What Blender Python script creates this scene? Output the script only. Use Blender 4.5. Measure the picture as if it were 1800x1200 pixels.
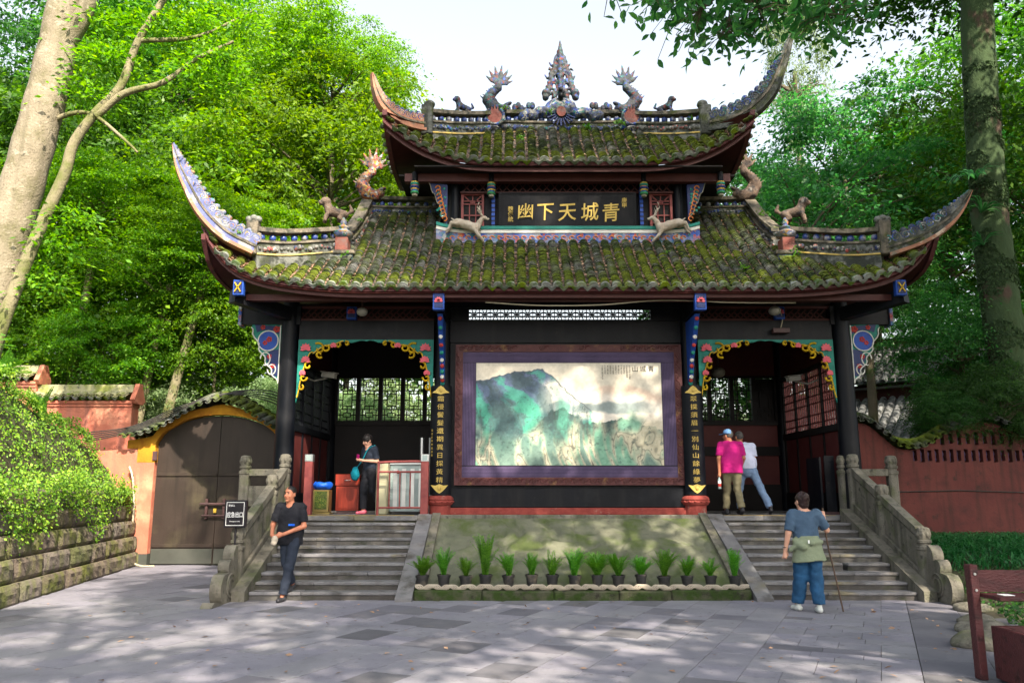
import bpy, bmesh, math, random
import numpy as np
from mathutils import Vector, Matrix, Euler
R = math.radians
rng = np.random.default_rng(7)
random.seed(7)
for o in list(bpy.data.objects):
    bpy.data.objects.remove(o)
S = bpy.context.scene
COL = S.collection

# ------------------------------------------------------------------ camera, sky, sun, exposure
cam = bpy.data.cameras.new('camera'); camo = bpy.data.objects.new('camera', cam); COL.objects.link(camo)
cam.sensor_width = 36.0; cam.lens = 28.0; cam.clip_end = 900; cam.clip_start = 0.1
camo.location = (-1.09, -15.5, 1.62)
camo.rotation_euler = (R(90) + math.atan(265 / 1400.0), 0, 0)
S.camera = camo
TOSUN = Vector((0.42, -1.0, 0.95)).normalized()
SUN_EL = math.asin(TOSUN.z); SUN_AZ = math.atan2(TOSUN.x, TOSUN.y)   # clockwise from +Y
wd = bpy.data.worlds.new('World'); S.world = wd; wd.use_nodes = True
nt = wd.node_tree; nt.nodes.clear()
sky = nt.nodes.new('ShaderNodeTexSky'); sky.sky_type = 'NISHITA'; sky.sun_disc = False
sky.sun_elevation = SUN_EL; sky.sun_rotation = SUN_AZ
sky.air_density = 1.6; sky.dust_density = 8.0; sky.ozone_density = 1.0; sky.altitude = 700
hs = nt.nodes.new('ShaderNodeHueSaturation'); hs.inputs['Saturation'].default_value = 0.42
bg = nt.nodes.new('ShaderNodeBackground'); bg.inputs['Strength'].default_value = 0.14
wo = nt.nodes.new('ShaderNodeOutputWorld')
nt.links.new(sky.outputs[0], hs.inputs['Color']); nt.links.new(hs.outputs[0], bg.inputs['Color']); nt.links.new(bg.outputs[0], wo.inputs[0])
sl = bpy.data.lights.new('sun', 'SUN'); sl.energy = 5.0; sl.angle = R(0.5); sl.color = (1.0, 0.88, 0.70)
so = bpy.data.objects.new('sun', sl); COL.objects.link(so)
so.rotation_euler = (-TOSUN).to_track_quat('-Z', 'Y').to_euler(); so.location = (10, -20, 30)
S.view_settings.view_transform = 'Standard'; S.view_settings.look = 'None'
S.view_settings.gamma = 1.0; S.view_settings.use_curve_mapping = False
S.view_settings.exposure = 1.52
S.render.engine = 'CYCLES'
S.cycles.use_denoising = True
S.cycles.max_bounces = 6; S.cycles.diffuse_bounces = 4; S.cycles.glossy_bounces = 2; S.cycles.transmission_bounces = 3; S.cycles.transparent_max_bounces = 6
S.cycles.caustics_reflective = False; S.cycles.caustics_refractive = False

# ------------------------------------------------------------------ materials
MATS = {}
def srgb(r, g, b):
    f = lambda c: (c / 255 / 12.92) if c / 255 <= 0.04045 else ((c / 255 + 0.055) / 1.055) ** 2.4
    return (f(r), f(g), f(b))
def mat(name, c1, c2=None, scale=6.0, rough=0.8, bump=0.0, bscale=None, over=None, metal=0.0, island=0.0, spec=0.3, detail=4.0, objrand=0.0, stretch=None, streak=None):
    """c1/c2 mixed by noise at the surface's world position; over = list of (colour, scale, low, high) patches on top; island = per-piece value jitter"""
    m = bpy.data.materials.new(name); m.use_nodes = True; n = m.node_tree.nodes; l = m.node_tree.links
    b = n['Principled BSDF']; b.inputs['Roughness'].default_value = rough; b.inputs['Metallic'].default_value = metal
    b.inputs['Specular IOR Level'].default_value = spec
    geo = n.new('ShaderNodeNewGeometry'); pos = geo.outputs['Position']
    if stretch:
        vm = n.new('ShaderNodeVectorMath'); vm.operation = 'MULTIPLY'; vm.inputs[1].default_value = stretch; l.new(pos, vm.inputs[0]); pos = vm.outputs[0]
    def noise(sc, det=detail):
        t = n.new('ShaderNodeTexNoise'); t.inputs['Scale'].default_value = sc; t.inputs['Detail'].default_value = det; t.inputs['Roughness'].default_value = 0.6
        l.new(pos, t.inputs['Vector']); return t.outputs['Fac']
    def mix(fac, a, bcol, mode='MIX'):
        x = n.new('ShaderNodeMix'); x.data_type = 'RGBA'; x.blend_type = mode
        for sock, v in ((x.inputs[0], fac), (x.inputs[6], a), (x.inputs[7], bcol)):
            if hasattr(v, 'links'): l.new(v, sock)
            elif isinstance(v, (int, float)): sock.default_value = v
            else: sock.default_value = (*v, 1)
        return x.outputs[2]
    def ramp(v, lo, hi):
        x = n.new('ShaderNodeMapRange'); x.inputs[1].default_value = lo; x.inputs[2].default_value = hi; l.new(v, x.inputs[0]); return x.outputs[0]
    col = mix(ramp(noise(scale), 0.3, 0.7), c1, c2 if c2 else c1)
    for oc, osc, lo, hi in (over or []):
        col = mix(ramp(noise(osc), lo, hi), col, oc)
    if streak:      # run-off stains: noise drawn out vertically
        sv = n.new('ShaderNodeVectorMath'); sv.operation = 'MULTIPLY'; sv.inputs[1].default_value = (5.0, 5.0, 0.45); l.new(geo.outputs['Position'], sv.inputs[0])
        st = n.new('ShaderNodeTexNoise'); st.inputs['Scale'].default_value = 1.3; st.inputs['Detail'].default_value = 5; l.new(sv.outputs[0], st.inputs['Vector']); col = mix(ramp(st.outputs['Fac'], 0.5, 0.74), col, streak)
    if island or objrand:
        v = geo.outputs['Random Per Island']
        if objrand:
            oi = n.new('ShaderNodeObjectInfo'); v = oi.outputs['Random']
        a = island or objrand
        mr = n.new('ShaderNodeMapRange'); mr.inputs[3].default_value = 1 - a; mr.inputs[4].default_value = 1 + a; l.new(v, mr.inputs[0])
        h = n.new('ShaderNodeHueSaturation'); l.new(mr.outputs[0], h.inputs['Value']); l.new(col, h.inputs['Color']); col = h.outputs[0]
        if objrand:
            wn = n.new('ShaderNodeMath'); wn.operation = 'FRACT'; wm = n.new('ShaderNodeMath'); wm.operation = 'MULTIPLY'; wm.inputs[1].default_value = 37.7; l.new(v, wm.inputs[0]); l.new(wm.outputs[0], wn.inputs[0]); mw = n.new('ShaderNodeMapRange'); mw.inputs[3].default_value = 0.75; mw.inputs[4].default_value = 1.25; l.new(wn.outputs[0], mw.inputs[0]); l.new(mw.outputs[0], h.inputs['Saturation'])
    l.new(col, b.inputs['Base Color'])
    if bump:
        bp = n.new('ShaderNodeBump'); bp.inputs['Strength'].default_value = bump; bp.inputs['Distance'].default_value = 0.03
        l.new(noise(bscale or scale * 3, 5), bp.inputs['Height']); l.new(bp.outputs[0], b.inputs['Normal'])
    MATS[name] = m
    return m
def leafmat(name, c1, c2, c3, trans=0.45, rough=0.5):
    m = bpy.data.materials.new(name); m.use_nodes = True; n = m.node_tree.nodes; l = m.node_tree.links
    b = n['Principled BSDF']; b.inputs['Roughness'].default_value = rough; b.inputs['Specular IOR Level'].default_value = 0.35
    geo = n.new('ShaderNodeNewGeometry'); oi = n.new('ShaderNodeObjectInfo')
    cr = n.new('ShaderNodeValToRGB'); e = cr.color_ramp.elements
    e[0].position = 0.0; e[0].color = (*c1, 1); e[1].position = 1.0; e[1].color = (*c3, 1); x = e.new(0.55); x.color = (*c2, 1)
    l.new(geo.outputs['Random Per Island'], cr.inputs[0])
    mr = n.new('ShaderNodeMapRange'); mr.inputs[3].default_value = 0.8; mr.inputs[4].default_value = 1.2; l.new(oi.outputs['Random'], mr.inputs[0])
    mr2 = n.new('ShaderNodeMapRange'); mr2.inputs[3].default_value = 0.485; mr2.inputs[4].default_value = 0.512; l.new(oi.outputs['Random'], mr2.inputs[0])
    h = n.new('ShaderNodeHueSaturation'); l.new(cr.outputs[0], h.inputs['Color']); l.new(mr.outputs[0], h.inputs['Value']); l.new(mr2.outputs[0], h.inputs['Hue'])
    l.new(h.outputs[0], b.inputs['Base Color'])
    t = n.new('ShaderNodeBsdfTranslucent'); h2 = n.new('ShaderNodeHueSaturation'); h2.inputs['Hue'].default_value = 0.49; h2.inputs['Value'].default_value = 1.7; h2.inputs['Saturation'].default_value = 1.1
    l.new(h.outputs[0], h2.inputs['Color']); l.new(h2.outputs[0], t.inputs[0])
    ms = n.new('ShaderNodeMixShader'); ms.inputs[0].default_value = trans
    l.new(b.outputs[0], ms.inputs[1]); l.new(t.outputs[0], ms.inputs[2]); l.new(ms.outputs[0], n['Material Output'].inputs[0])
    MATS[name] = m; return m
def polymat(name, cols, scale=9.0, rough=0.7, dirt=(0.035, 0.038, 0.034)):
    cols = [tuple(x * .7 for x in c) for c in cols]; scale *= 1.7
    """painted plaster relief: cells of several colours, with grime"""
    m = bpy.data.materials.new(name); m.use_nodes = True; n = m.node_tree.nodes; l = m.node_tree.links
    b = n['Principled BSDF']; b.inputs['Roughness'].default_value = rough
    geo = n.new('ShaderNodeNewGeometry'); v = n.new('ShaderNodeTexVoronoi'); v.inputs['Scale'].default_value = scale; v.inputs['Randomness'].default_value = 1
    nz = n.new('ShaderNodeTexNoise'); nz.inputs['Scale'].default_value = scale * 0.9; nz.inputs['Detail'].default_value = 3
    ad = n.new('ShaderNodeMix'); ad.data_type = 'VECTOR'; ad.inputs[0].default_value = 0.12
    l.new(geo.outputs['Position'], nz.inputs['Vector']); l.new(geo.outputs['Position'], ad.inputs[4]); l.new(nz.outputs['Color'], ad.inputs[5]); l.new(ad.outputs[1], v.inputs['Vector'])
    sp = n.new('ShaderNodeSeparateColor'); l.new(v.outputs['Color'], sp.inputs[0])
    cr = n.new('ShaderNodeValToRGB'); cr.color_ramp.interpolation = 'CONSTANT'; e = cr.color_ramp.elements
    e[0].position = 0; e[0].color = (*cols[0], 1); e[1].position = 1 / len(cols); e[1].color = (*cols[1], 1)
    for i, c in enumerate(cols[2:]):
        x = e.new((i + 2) / len(cols)); x.color = (*c, 1)
    l.new(sp.outputs[0], cr.inputs[0])
    n2 = n.new('ShaderNodeTexNoise'); n2.inputs['Scale'].default_value = 5.0; n2.inputs['Detail'].default_value = 6; l.new(geo.outputs['Position'], n2.inputs['Vector'])
    mr = n.new('ShaderNodeMapRange'); mr.inputs[1].default_value = 0.38; mr.inputs[2].default_value = 0.62; mr.inputs[4].default_value = 0.85; l.new(n2.outputs['Fac'], mr.inputs[0])
    mx = n.new('ShaderNodeMix'); mx.data_type = 'RGBA'; l.new(mr.outputs[0], mx.inputs[0]); l.new(cr.outputs[0], mx.inputs[6]); mx.inputs[7].default_value = (*dirt, 1)
    l.new(mx.outputs[2], b.inputs['Base Color'])
    bp = n.new('ShaderNodeBump'); bp.inputs['Strength'].default_value = 0.5; bp.inputs['Distance'].default_value = 0.02; l.new(v.outputs['Distance'], bp.inputs['Height']); l.new(bp.outputs[0], b.inputs['Normal'])
    MATS[name] = m; return m
def vcolmat(name, attr='col', rough=0.55):
    m = bpy.data.materials.new(name); m.use_nodes = True; n = m.node_tree.nodes; l = m.node_tree.links
    a = n.new('ShaderNodeAttribute'); a.attribute_name = attr; b = n['Principled BSDF']; b.inputs['Roughness'].default_value = rough
    l.new(a.outputs['Color'], b.inputs['Base Color']); MATS[name] = m; return m

moss = (0.10, 0.135, 0.012); moss_d = (0.03, 0.05, 0.012)
mat('tile', (0.10, 0.105, 0.10), (0.17, 0.17, 0.16), 5, 0.9, 0.5, 40, [(moss_d, 2.2, 0.42, 0.56), (moss, 0.9, 0.47, 0.6), ((0.028, 0.03, 0.03), 9, 0.56, 0.7), ((0.12, 0.125, 0.03), 13, 0.64, 0.74)], island=0.38)
mat('tile_mossy', (0.10, 0.135, 0.012), (0.155, 0.185, 0.016), 4, 0.95, 0.8, 50, [((0.035, 0.058, 0.012), 3.1, 0.5, 0.62), ((0.12, 0.12, 0.105), 5.5, 0.58, 0.7)], island=0.35)
mat('tile_eave', (0.13, 0.14, 0.13), (0.26, 0.27, 0.25), 6, 0.9, 0.4, 40, [((0.06, 0.10, 0.03), 5, 0.46, 0.6), (moss, 2.3, 0.5, 0.62)], objrand=0.3)
mat('pan', (0.06, 0.055, 0.05), (0.11, 0.10, 0.09), 8, 0.95, 0.5, 30, [((0.20, 0.135, 0.10), 14, 0.5, 0.6), (moss_d, 3, 0.52, 0.62)])
mat('tile_grey', (0.16, 0.17, 0.18), (0.27, 0.28, 0.29), 7, 0.85, 0.4, 40, [((0.05, 0.055, 0.05), 5, 0.55, 0.7)], island=0.25)
mat('tile_lime', (0.26, 0.25, 0.14), (0.38, 0.36, 0.24), 6, 0.9, 0.4, 40, [((0.20, 0.22, 0.06), 3, 0.45, 0.6), ((0.10, 0.10, 0.07), 9, 0.58, 0.7)], island=0.15)
mat('plaster', (0.20, 0.205, 0.19), (0.11, 0.115, 0.108), 3, 0.92, 0.6, 20, [((0.035, 0.039, 0.034), 4.2, 0.42, 0.58), ((0.06, 0.075, 0.018), 2.6, 0.52, 0.66)], streak=(0.03, 0.032, 0.028))
mat('horn_blue', srgb(98, 106, 150), srgb(74, 82, 126), 5, 0.8, 0.3, 30, [((0.33, 0.32, 0.29), 3.3, 0.5, 0.66), ((0.12, 0.12, 0.10), 6, 0.55, 0.7)])
mat('beast_brown', (0.10, 0.072, 0.058), (0.17, 0.12, 0.09), 14, 0.85, 0.6, 50, [((0.05, 0.045, 0.045), 6, 0.48, 0.64), ((0.30, 0.29, 0.27), 9, 0.62, 0.74)])
mat('pearl_red', (0.17, 0.045, 0.038), (0.23, 0.09, 0.07), 7, 0.8, 0.3, 30, [((0.16, 0.10, 0.09), 5, 0.5, 0.66)])
mat('plaster_pale', (0.28, 0.26, 0.20), (0.21, 0.20, 0.155), 3, 0.9, 0.3, 20, [((0.09, 0.095, 0.05), 4.2, 0.5, 0.68)])
mat('rail_stone', (0.135, 0.115, 0.09), (0.21, 0.18, 0.14), 4, 0.92, 0.6, 30, [((0.045, 0.047, 0.04), 5, 0.46, 0.62), ((0.07, 0.08, 0.02), 3, 0.55, 0.68)], streak=(0.04, 0.04, 0.035))
mat('yellow_band', (0.58, 0.40, 0.09), (0.42, 0.32, 0.14), 5, 0.8, 0.2, 20, [((0.13, 0.13, 0.08), 4, 0.52, 0.66)])
mat('red_wood', (0.05, 0.012, 0.012), (0.075, 0.02, 0.018), 5, 0.55, 0.15, 30, stretch=(1, 1, 1))
mat('fascia', (0.075, 0.02, 0.023), (0.115, 0.038, 0.04), 4, 0.7, 0.2, 30, [((0.04, 0.02, 0.02), 6, 0.52, 0.68)])
mat('black_wood', (0.0022, 0.003, 0.0055), (0.004, 0.0052, 0.009), 3, 0.45, 0.08, 20, [((0.012, 0.013, 0.016), 2.0, 0.55, 0.78), ((0.022, 0.017, 0.014), 7, 0.66, 0.76)], spec=0.16, streak=(0.010, 0.010, 0.012))
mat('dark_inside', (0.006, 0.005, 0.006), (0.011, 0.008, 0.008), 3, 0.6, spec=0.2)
mat('red_wall', (0.095, 0.026, 0.024), (0.13, 0.038, 0.032), 1.5, 0.9, 0.25, 25, [((0.07, 0.024, 0.022), 2.1, 0.5, 0.7), ((0.045, 0.024, 0.02), 5.5, 0.58, 0.74)], streak=(0.05, 0.022, 0.018))
mat('salmon_wall', (0.40, 0.115, 0.075), (0.48, 0.175, 0.11), 2.0, 0.9, 0.25, 25, [((0.56, 0.27, 0.17), 1.3, 0.52, 0.7), ((0.34, 0.12, 0.08), 6, 0.62, 0.76)], streak=(0.30, 0.12, 0.09))
mat('red_panel', (0.075, 0.013, 0.014), (0.10, 0.02, 0.018), 3, 0.6, 0.1, 30)
mat('stone', (0.12, 0.11, 0.09), (0.185, 0.172, 0.142), 4, 0.9, 0.6, 40, [((0.09, 0.10, 0.05), 2.4, 0.5, 0.68), ((0.05, 0.047, 0.04), 8, 0.56, 0.72)], streak=(0.055, 0.052, 0.042))
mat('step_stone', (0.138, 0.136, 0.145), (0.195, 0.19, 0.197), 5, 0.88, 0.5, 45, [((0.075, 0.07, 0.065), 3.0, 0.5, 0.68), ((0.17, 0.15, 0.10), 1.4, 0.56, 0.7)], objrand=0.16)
mat('riser_stone', (0.055, 0.052, 0.050), (0.09, 0.083, 0.078), 5, 0.92, 0.5, 45, [((0.13, 0.12, 0.105), 2.2, 0.58, 0.72), ((0.04, 0.045, 0.03), 4.0, 0.55, 0.7)], objrand=0.2)  # stained, and darker than the treads: riser shade put into the colour
mat('ramp_stone', (0.10, 0.108, 0.074), (0.155, 0.156, 0.112), 2.5, 0.9, 0.6, 40, [((0.075, 0.098, 0.032), 1.6, 0.46, 0.62), ((0.075, 0.075, 0.055), 7, 0.58, 0.74)])
mat('kerb_moss', (0.045, 0.055, 0.02), (0.085, 0.082, 0.06), 5.5, 0.95, 1.0, 50, [((0.028, 0.052, 0.008), 4.2, 0.42, 0.56), ((0.03, 0.028, 0.02), 9, 0.56, 0.7)])
mat('wall_stone', (0.125, 0.10, 0.085), (0.19, 0.155, 0.125), 4, 0.92, 0.7, 30, [((0.10, 0.115, 0.03), 1.3, 0.5, 0.64), ((0.05, 0.045, 0.038), 5, 0.52, 0.7), ((0.22, 0.19, 0.15), 3.3, 0.62, 0.74)], objrand=0.1, streak=(0.15, 0.15, 0.05))
mat('paving', (0.172, 0.168, 0.202), (0.215, 0.21, 0.244), 2.2, 0.82, 0.3, 70, [((0.125, 0.125, 0.15), 1.1, 0.54, 0.74), ((0.095, 0.09, 0.10), 9, 0.6, 0.74), ((0.24, 0.235, 0.255), 24, 0.62, 0.72)], objrand=0.065)
mat('paving_dark', (0.10, 0.098, 0.117), (0.135, 0.132, 0.152), 2.2, 0.85, 0.25, 60, [((0.19, 0.17, 0.16), 2.1, 0.6, 0.8)], objrand=0.18)
mat('paving_joint', (0.04, 0.038, 0.033), (0.065, 0.06, 0.05), 8, 0.95)
mat('earth', (0.055, 0.045, 0.03), (0.05, 0.06, 0.025), 1.2, 0.95, 0.6, 6)
mat('hill', (0.028, 0.045, 0.014), (0.045, 0.07, 0.02), 0.5, 0.95, 0.6, 3)
mat('bark_pale', (0.175, 0.148, 0.105), (0.255, 0.22, 0.165), 3.0, 0.92, 0.7, 26, [((0.12, 0.11, 0.06), 2.2, 0.5, 0.66), ((0.31, 0.275, 0.215), 7, 0.58, 0.7), ((0.09, 0.075, 0.055), 22, 0.6, 0.7)], streak=(0.13, 0.115, 0.08))
mat('bark_thin', (0.16, 0.145, 0.085), (0.23, 0.20, 0.13), 4.0, 0.92, 0.6, 26, [((0.11, 0.12, 0.04), 2.2, 0.48, 0.62), ((0.08, 0.07, 0.05), 20, 0.6, 0.7)])
mat('bark', (0.09, 0.075, 0.05), (0.14, 0.115, 0.08), 4.0, 0.95, 0.6, 14, [((0.07, 0.085, 0.03), 2, 0.5, 0.64)])
mat('bark_moss', (0.032, 0.056, 0.024), (0.05, 0.082, 0.034), 5.0, 0.95, 1.0, 16, [((0.075, 0.05, 0.038), 1.6, 0.56, 0.64), ((0.035, 0.055, 0.02), 7, 0.56, 0.68)], stretch=(1, 1, 0.5))
for nm, c, r in (('blue', srgb(34, 74, 162), 0.55), ('navy', srgb(22, 40, 92), 0.5), ('white', (0.66, 0.66, 0.62), 0.6), ('teal', srgb(20, 122, 110), 0.55), ('gold', (0.62, 0.42, 0.06), 0.42),
                 ('pink', srgb(214, 90, 105), 0.5), ('red', srgb(164, 46, 40), 0.5), ('orange', srgb(205, 120, 60), 0.6), ('green', srgb(45, 120, 75), 0.6)):
    mat(nm, c, tuple(x * 0.72 for x in c), 6, r, 0.1, 30)
mat('gold_leaf', (0.40, 0.28, 0.06), (0.50, 0.37, 0.11), 30, 0.45, metal=0.3)
mat('yellow_paint', srgb(200, 168, 28), srgb(165, 128, 20), 8, 0.5)
mat('yellow_wall', srgb(186, 136, 34), srgb(150, 96, 24), 2.5, 0.85, 0.2, 20, [(srgb(150, 92, 30), 4, 0.55, 0.7)])
mat('ball', srgb(58, 84, 160), srgb(38, 56, 112), 6, 0.3, over=[((0.35, 0.35, 0.36), 5, 0.5, 0.62)], spec=0.6)
W_, B_, N_, O_, G_, T_, K_ = (0.55, 0.54, 0.50), srgb(48, 86, 180), srgb(28, 44, 100), srgb(196, 120, 70), srgb(205, 165, 50), srgb(40, 130, 120), srgb(190, 80, 70)
polymat('poly_blue', [B_, N_, W_, B_, T_, (0.30, 0.31, 0.33), N_], 13)
polymat('poly_grey', [(0.22, 0.225, 0.21), (0.13, 0.14, 0.13), W_, (0.30, 0.29, 0.27), N_, (0.17, 0.17, 0.16), K_], 11)
polymat('poly_warm', [O_, K_, O_, N_, srgb(150, 90, 60), W_, G_], 12)
polymat('poly_horn', [srgb(112, 128, 182), srgb(84, 98, 160), W_, srgb(140, 150, 192), O_, G_, T_], 12, dirt=(0.11, 0.11, 0.11))
polymat('poly_strip', [B_, B_, O_, B_, W_, T_, K_, B_], 9, dirt=(0.15, 0.2, 0.35))
polymat('poly_dark', [(0.03, 0.045, 0.075), (0.055, 0.07, 0.10), srgb(22, 34, 78), (0.022, 0.032, 0.034), srgb(52, 84, 170), srgb(30, 100, 104), srgb(120, 50, 46)], 12, dirt=(.02, .022, .022))
mat('horn_pink', srgb(172, 122, 96), srgb(138, 96, 80), 5, 0.8, 0.2, 30, [((0.18, 0.15, 0.11), 4, 0.55, 0.7), ((0.60, 0.55, 0.45), 3, 0.58, 0.7)])
mat('deer', (0.40, 0.36, 0.31), (0.29, 0.23, 0.17), 6, 0.7, 0.2, 30, [((0.17, 0.12, 0.08), 7, 0.6, 0.74)])
mat('frame_maroon', (0.06, 0.014, 0.018), (0.09, 0.026, 0.024), 8, 0.5, 0.3, 40, [((0.20, 0.11, 0.04), 3, 0.58, 0.72)])
mat('mauve', srgb(84, 70, 104), srgb(66, 54, 86), 4, 0.6)
mat('steel', (0.55, 0.57, 0.58), (0.42, 0.44, 0.45), 3, 0.3, metal=0.8)
mat('glass_panel', (0.20, 0.27, 0.28), (0.30, 0.36, 0.36), 2.5, 0.2, spec=0.7)
mat('cream_panel', (0.42, 0.40, 0.27), (0.36, 0.34, 0.22), 2.0, 0.5)
mat('red_stone', srgb(118, 46, 42), srgb(142, 66, 58), 8, 0.8, 0.4, 40, [((0.28, 0.17, 0.14), 6, 0.6, 0.75)])
mat('rail_red', srgb(112, 48, 50), srgb(140, 72, 68), 6, 0.5, 0.1, 30)
mat('bin_red', (0.062, 0.016, 0.018), (0.085, 0.024, 0.026), 9, 0.5, 0.35, 60, [((0.03, 0.010, 0.011), 16, 0.52, 0.7), ((0.13, 0.07, 0.06), 30, 0.66, 0.74)], stretch=(.35, 1, 1))
mat('cabinet', srgb(140, 50, 34), srgb(110, 36, 26), 5, 0.4, 0.1, 30, stretch=(6, 6, 0.6))
mat('door_brown', (0.023, 0.016, 0.013), (0.033, 0.023, 0.019), 1.6, 0.55, 0.1, 30, [((0.055, 0.045, 0.028), 0.9, 0.56, 0.72), ((0.035, 0.014, 0.015), 1.3, 0.62, 0.75)], streak=(0.018, 0.013, 0.011))
mat('door_low', (0.045, 0.05, 0.043), (0.06, 0.062, 0.055), 3, 0.7)
mat('iron', (0.05, 0.03, 0.032), (0.08, 0.04, 0.04), 9, 0.5)
mat('black_pot', (0.022, 0.022, 0.024), (0.035, 0.034, 0.033), 8, 0.55, over=[((0.13, 0.11, 0.085), 4, 0.56, 0.72)])
mat('soil', (0.035, 0.025, 0.018), (0.06, 0.045, 0.03), 20, 0.95)
mat('net_edge', (0.36, 0.31, 0.25), (0.48, 0.42, 0.34), 9, 0.9, 0.4, 40)
mat('dry_leaf', (0.26, 0.15, 0.09), (0.38, 0.25, 0.17), 5, 0.8, island=0.3)
mat('skin', srgb(178, 118, 92), srgb(166, 104, 80), 14, 0.5); mat('skin_pale', srgb(205, 158, 136), srgb(192, 142, 120), 14, 0.5)
mat('hair', (0.010, 0.008, 0.008), (0.022, 0.018, 0.018), 60, 0.45); mat('hair_grey', (0.05, 0.047, 0.045), (0.10, 0.095, 0.09), 60, 0.55); mat('hair_brown', (0.02, 0.011, 0.011), (0.04, 0.022, 0.02), 50, 0.45)
def cloth(nm, c, k=0.75): mat(nm, c, tuple(x * k for x in c), 9, 0.85, 0.25, 34)
cloth('black_cloth', (0.010, 0.011, 0.017)); cloth('navy_cloth', (0.020, 0.028, 0.048)); cloth('magenta', srgb(176, 18, 112)); cloth('khaki', srgb(126, 118, 92)); cloth('pale_cloth', srgb(200, 205, 232), 0.88)
cloth('greyblue', srgb(122, 146, 182)); cloth('slate', srgb(66, 88, 112)); cloth('sage', srgb(126, 136, 112), 0.85); cloth('denim', srgb(38, 84, 124), 0.55); cloth('cap_blue', srgb(100, 140, 190)); cloth('teal_bag', srgb(0, 120, 140))
mat('shoe_white', (0.62, 0.63, 0.60), (0.5, 0.52, 0.5), 9, 0.6); mat('shoe_dark', (0.02, 0.02, 0.025), (0.04, 0.04, 0.045), 9, 0.5); mat('shoe_pink', srgb(220, 110, 130), srgb(200, 90, 110), 9, 0.6); mat('rubber', srgb(190, 90, 50), srgb(160, 60, 40), 9, 0.7)
mat('wood_stick', (0.06, 0.038, 0.025), (0.10, 0.06, 0.04), 9, 0.6)
mat('sign_black', (0.012, 0.011, 0.016), (0.018, 0.016, 0.02), 4, 0.35); mat('print_white', (0.8, 0.8, 0.8)); mat('print_black', (0.015, 0.016, 0.018))
mat('mesh_green', (0.0, 0.36, 0.28), (0.0, 0.28, 0.22), 20, 0.8)
mat('cable', (0.02, 0.02, 0.022), (0.05, 0.045, 0.04), 9, 0.6); mat('cable_pale', (0.45, 0.40, 0.30), (0.36, 0.33, 0.24), 9, 0.6)
mat('plastic_blue', srgb(20, 80, 200), srgb(40, 110, 220), 12, 0.3); mat('bin_gold', (0.30, 0.23, 0.08), (0.20, 0.15, 0.06), 9, 0.4, metal=0.4)
mat('lamp_white', (0.24, 0.23, 0.20), (0.18, 0.175, 0.155), 5, 0.4)
vcolmat('paint_print')
leafmat('leaf_bright', (0.045, 0.13, 0.008), (0.095, 0.23, 0.012), (0.19, 0.34, 0.02), 0.5)
leafmat('leaf_mid', (0.022, 0.085, 0.010), (0.05, 0.155, 0.016), (0.105, 0.24, 0.026), 0.45)
leafmat('leaf_cool', (0.022, 0.10, 0.026), (0.042, 0.165, 0.038), (0.09, 0.25, 0.05), 0.48, 0.35)
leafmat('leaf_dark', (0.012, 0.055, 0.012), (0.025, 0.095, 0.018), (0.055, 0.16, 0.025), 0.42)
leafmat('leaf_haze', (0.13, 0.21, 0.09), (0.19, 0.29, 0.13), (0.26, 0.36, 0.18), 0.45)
leafmat('ivy_leaf', (0.05, 0.13, 0.012), (0.14, 0.26, 0.022), (0.28, 0.40, 0.04), 0.45)
leafmat('grass_leaf', (0.018, 0.095, 0.028), (0.03, 0.14, 0.042), (0.06, 0.20, 0.06), 0.3, 0.35)
leafmat('fern_leaf', (0.045, 0.16, 0.015), (0.08, 0.235, 0.02), (0.13, 0.30, 0.035), 0.4)

# ------------------------------------------------------------------ object helpers
def link(o, parent=None):
    COL.objects.link(o)
    if parent is not None: o.parent = parent
    return o
def tag(o, label, cat, group=None):
    o['label'] = label; o['category'] = cat
    if group: o['group'] = group
    return o
def thing(name, label, cat, loc=(0, 0, 0), rz=0.0, group=None):
    o = bpy.data.objects.new(name, None); o.empty_display_size = 0.2
    link(o); o.location = loc; o.rotation_euler = (0, 0, rz)
    return tag(o, label, cat, group)
def struct(o):
    o['kind'] = 'structure'; return o
def stuff(o):
    o['kind'] = 'stuff'; return o
def mobj(name, me, m=None, parent=None, loc=None, rot=None):
    o = bpy.data.objects.new(name, me)
    if m is not None and not me.materials:
        me.materials.append(MATS[m] if isinstance(m, str) else m)
    link(o, parent)
    if loc is not None: o.location = loc
    if rot is not None: o.rotation_euler = rot
    return o
def copy_tree(o, parent=None, loc=None, rot=None):
    c = o.copy(); COL.objects.link(c); c.parent = parent if parent is not None else None
    if loc is not None: c.location = loc
    if rot is not None: c.rotation_euler = rot
    for ch in list(o.children):
        copy_tree(ch, c)
    return c
def np_mesh(name, V, F, smooth=False, tri=False):
    """V (n,3) array, F (m,k) int array with k = 3 or 4"""
    V = np.asarray(V, np.float32); F = np.asarray(F, np.int32)
    me = bpy.data.meshes.new(name); me.vertices.add(len(V)); me.vertices.foreach_set('co', V.ravel())
    k = F.shape[1]; me.loops.add(F.size); me.loops.foreach_set('vertex_index', F.ravel())
    me.polygons.add(len(F)); me.polygons.foreach_set('loop_start', np.arange(0, F.size, k, dtype=np.int32))
    me.update(calc_edges=True)
    if smooth: me.polygons.foreach_set('use_smooth', np.ones(len(F), bool))
    return me
def crom(pts, n=8):
    """Catmull-Rom through pts (any width), n samples per span"""
    P = [np.array(p, float) for p in pts]; P = [2 * P[0] - P[1]] + P + [2 * P[-1] - P[-2]]
    out = []
    for i in range(1, len(P) - 2):
        a, b, c, d = P[i - 1:i + 3]
        for k in range(n):
            t = k / n
            out.append(0.5 * ((2 * b) + (c - a) * t + (2 * a - 5 * b + 4 * c - d) * t * t + (3 * b - a - 3 * c + d) * t ** 3))
    out.append(P[-2]); return np.array(out)
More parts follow.
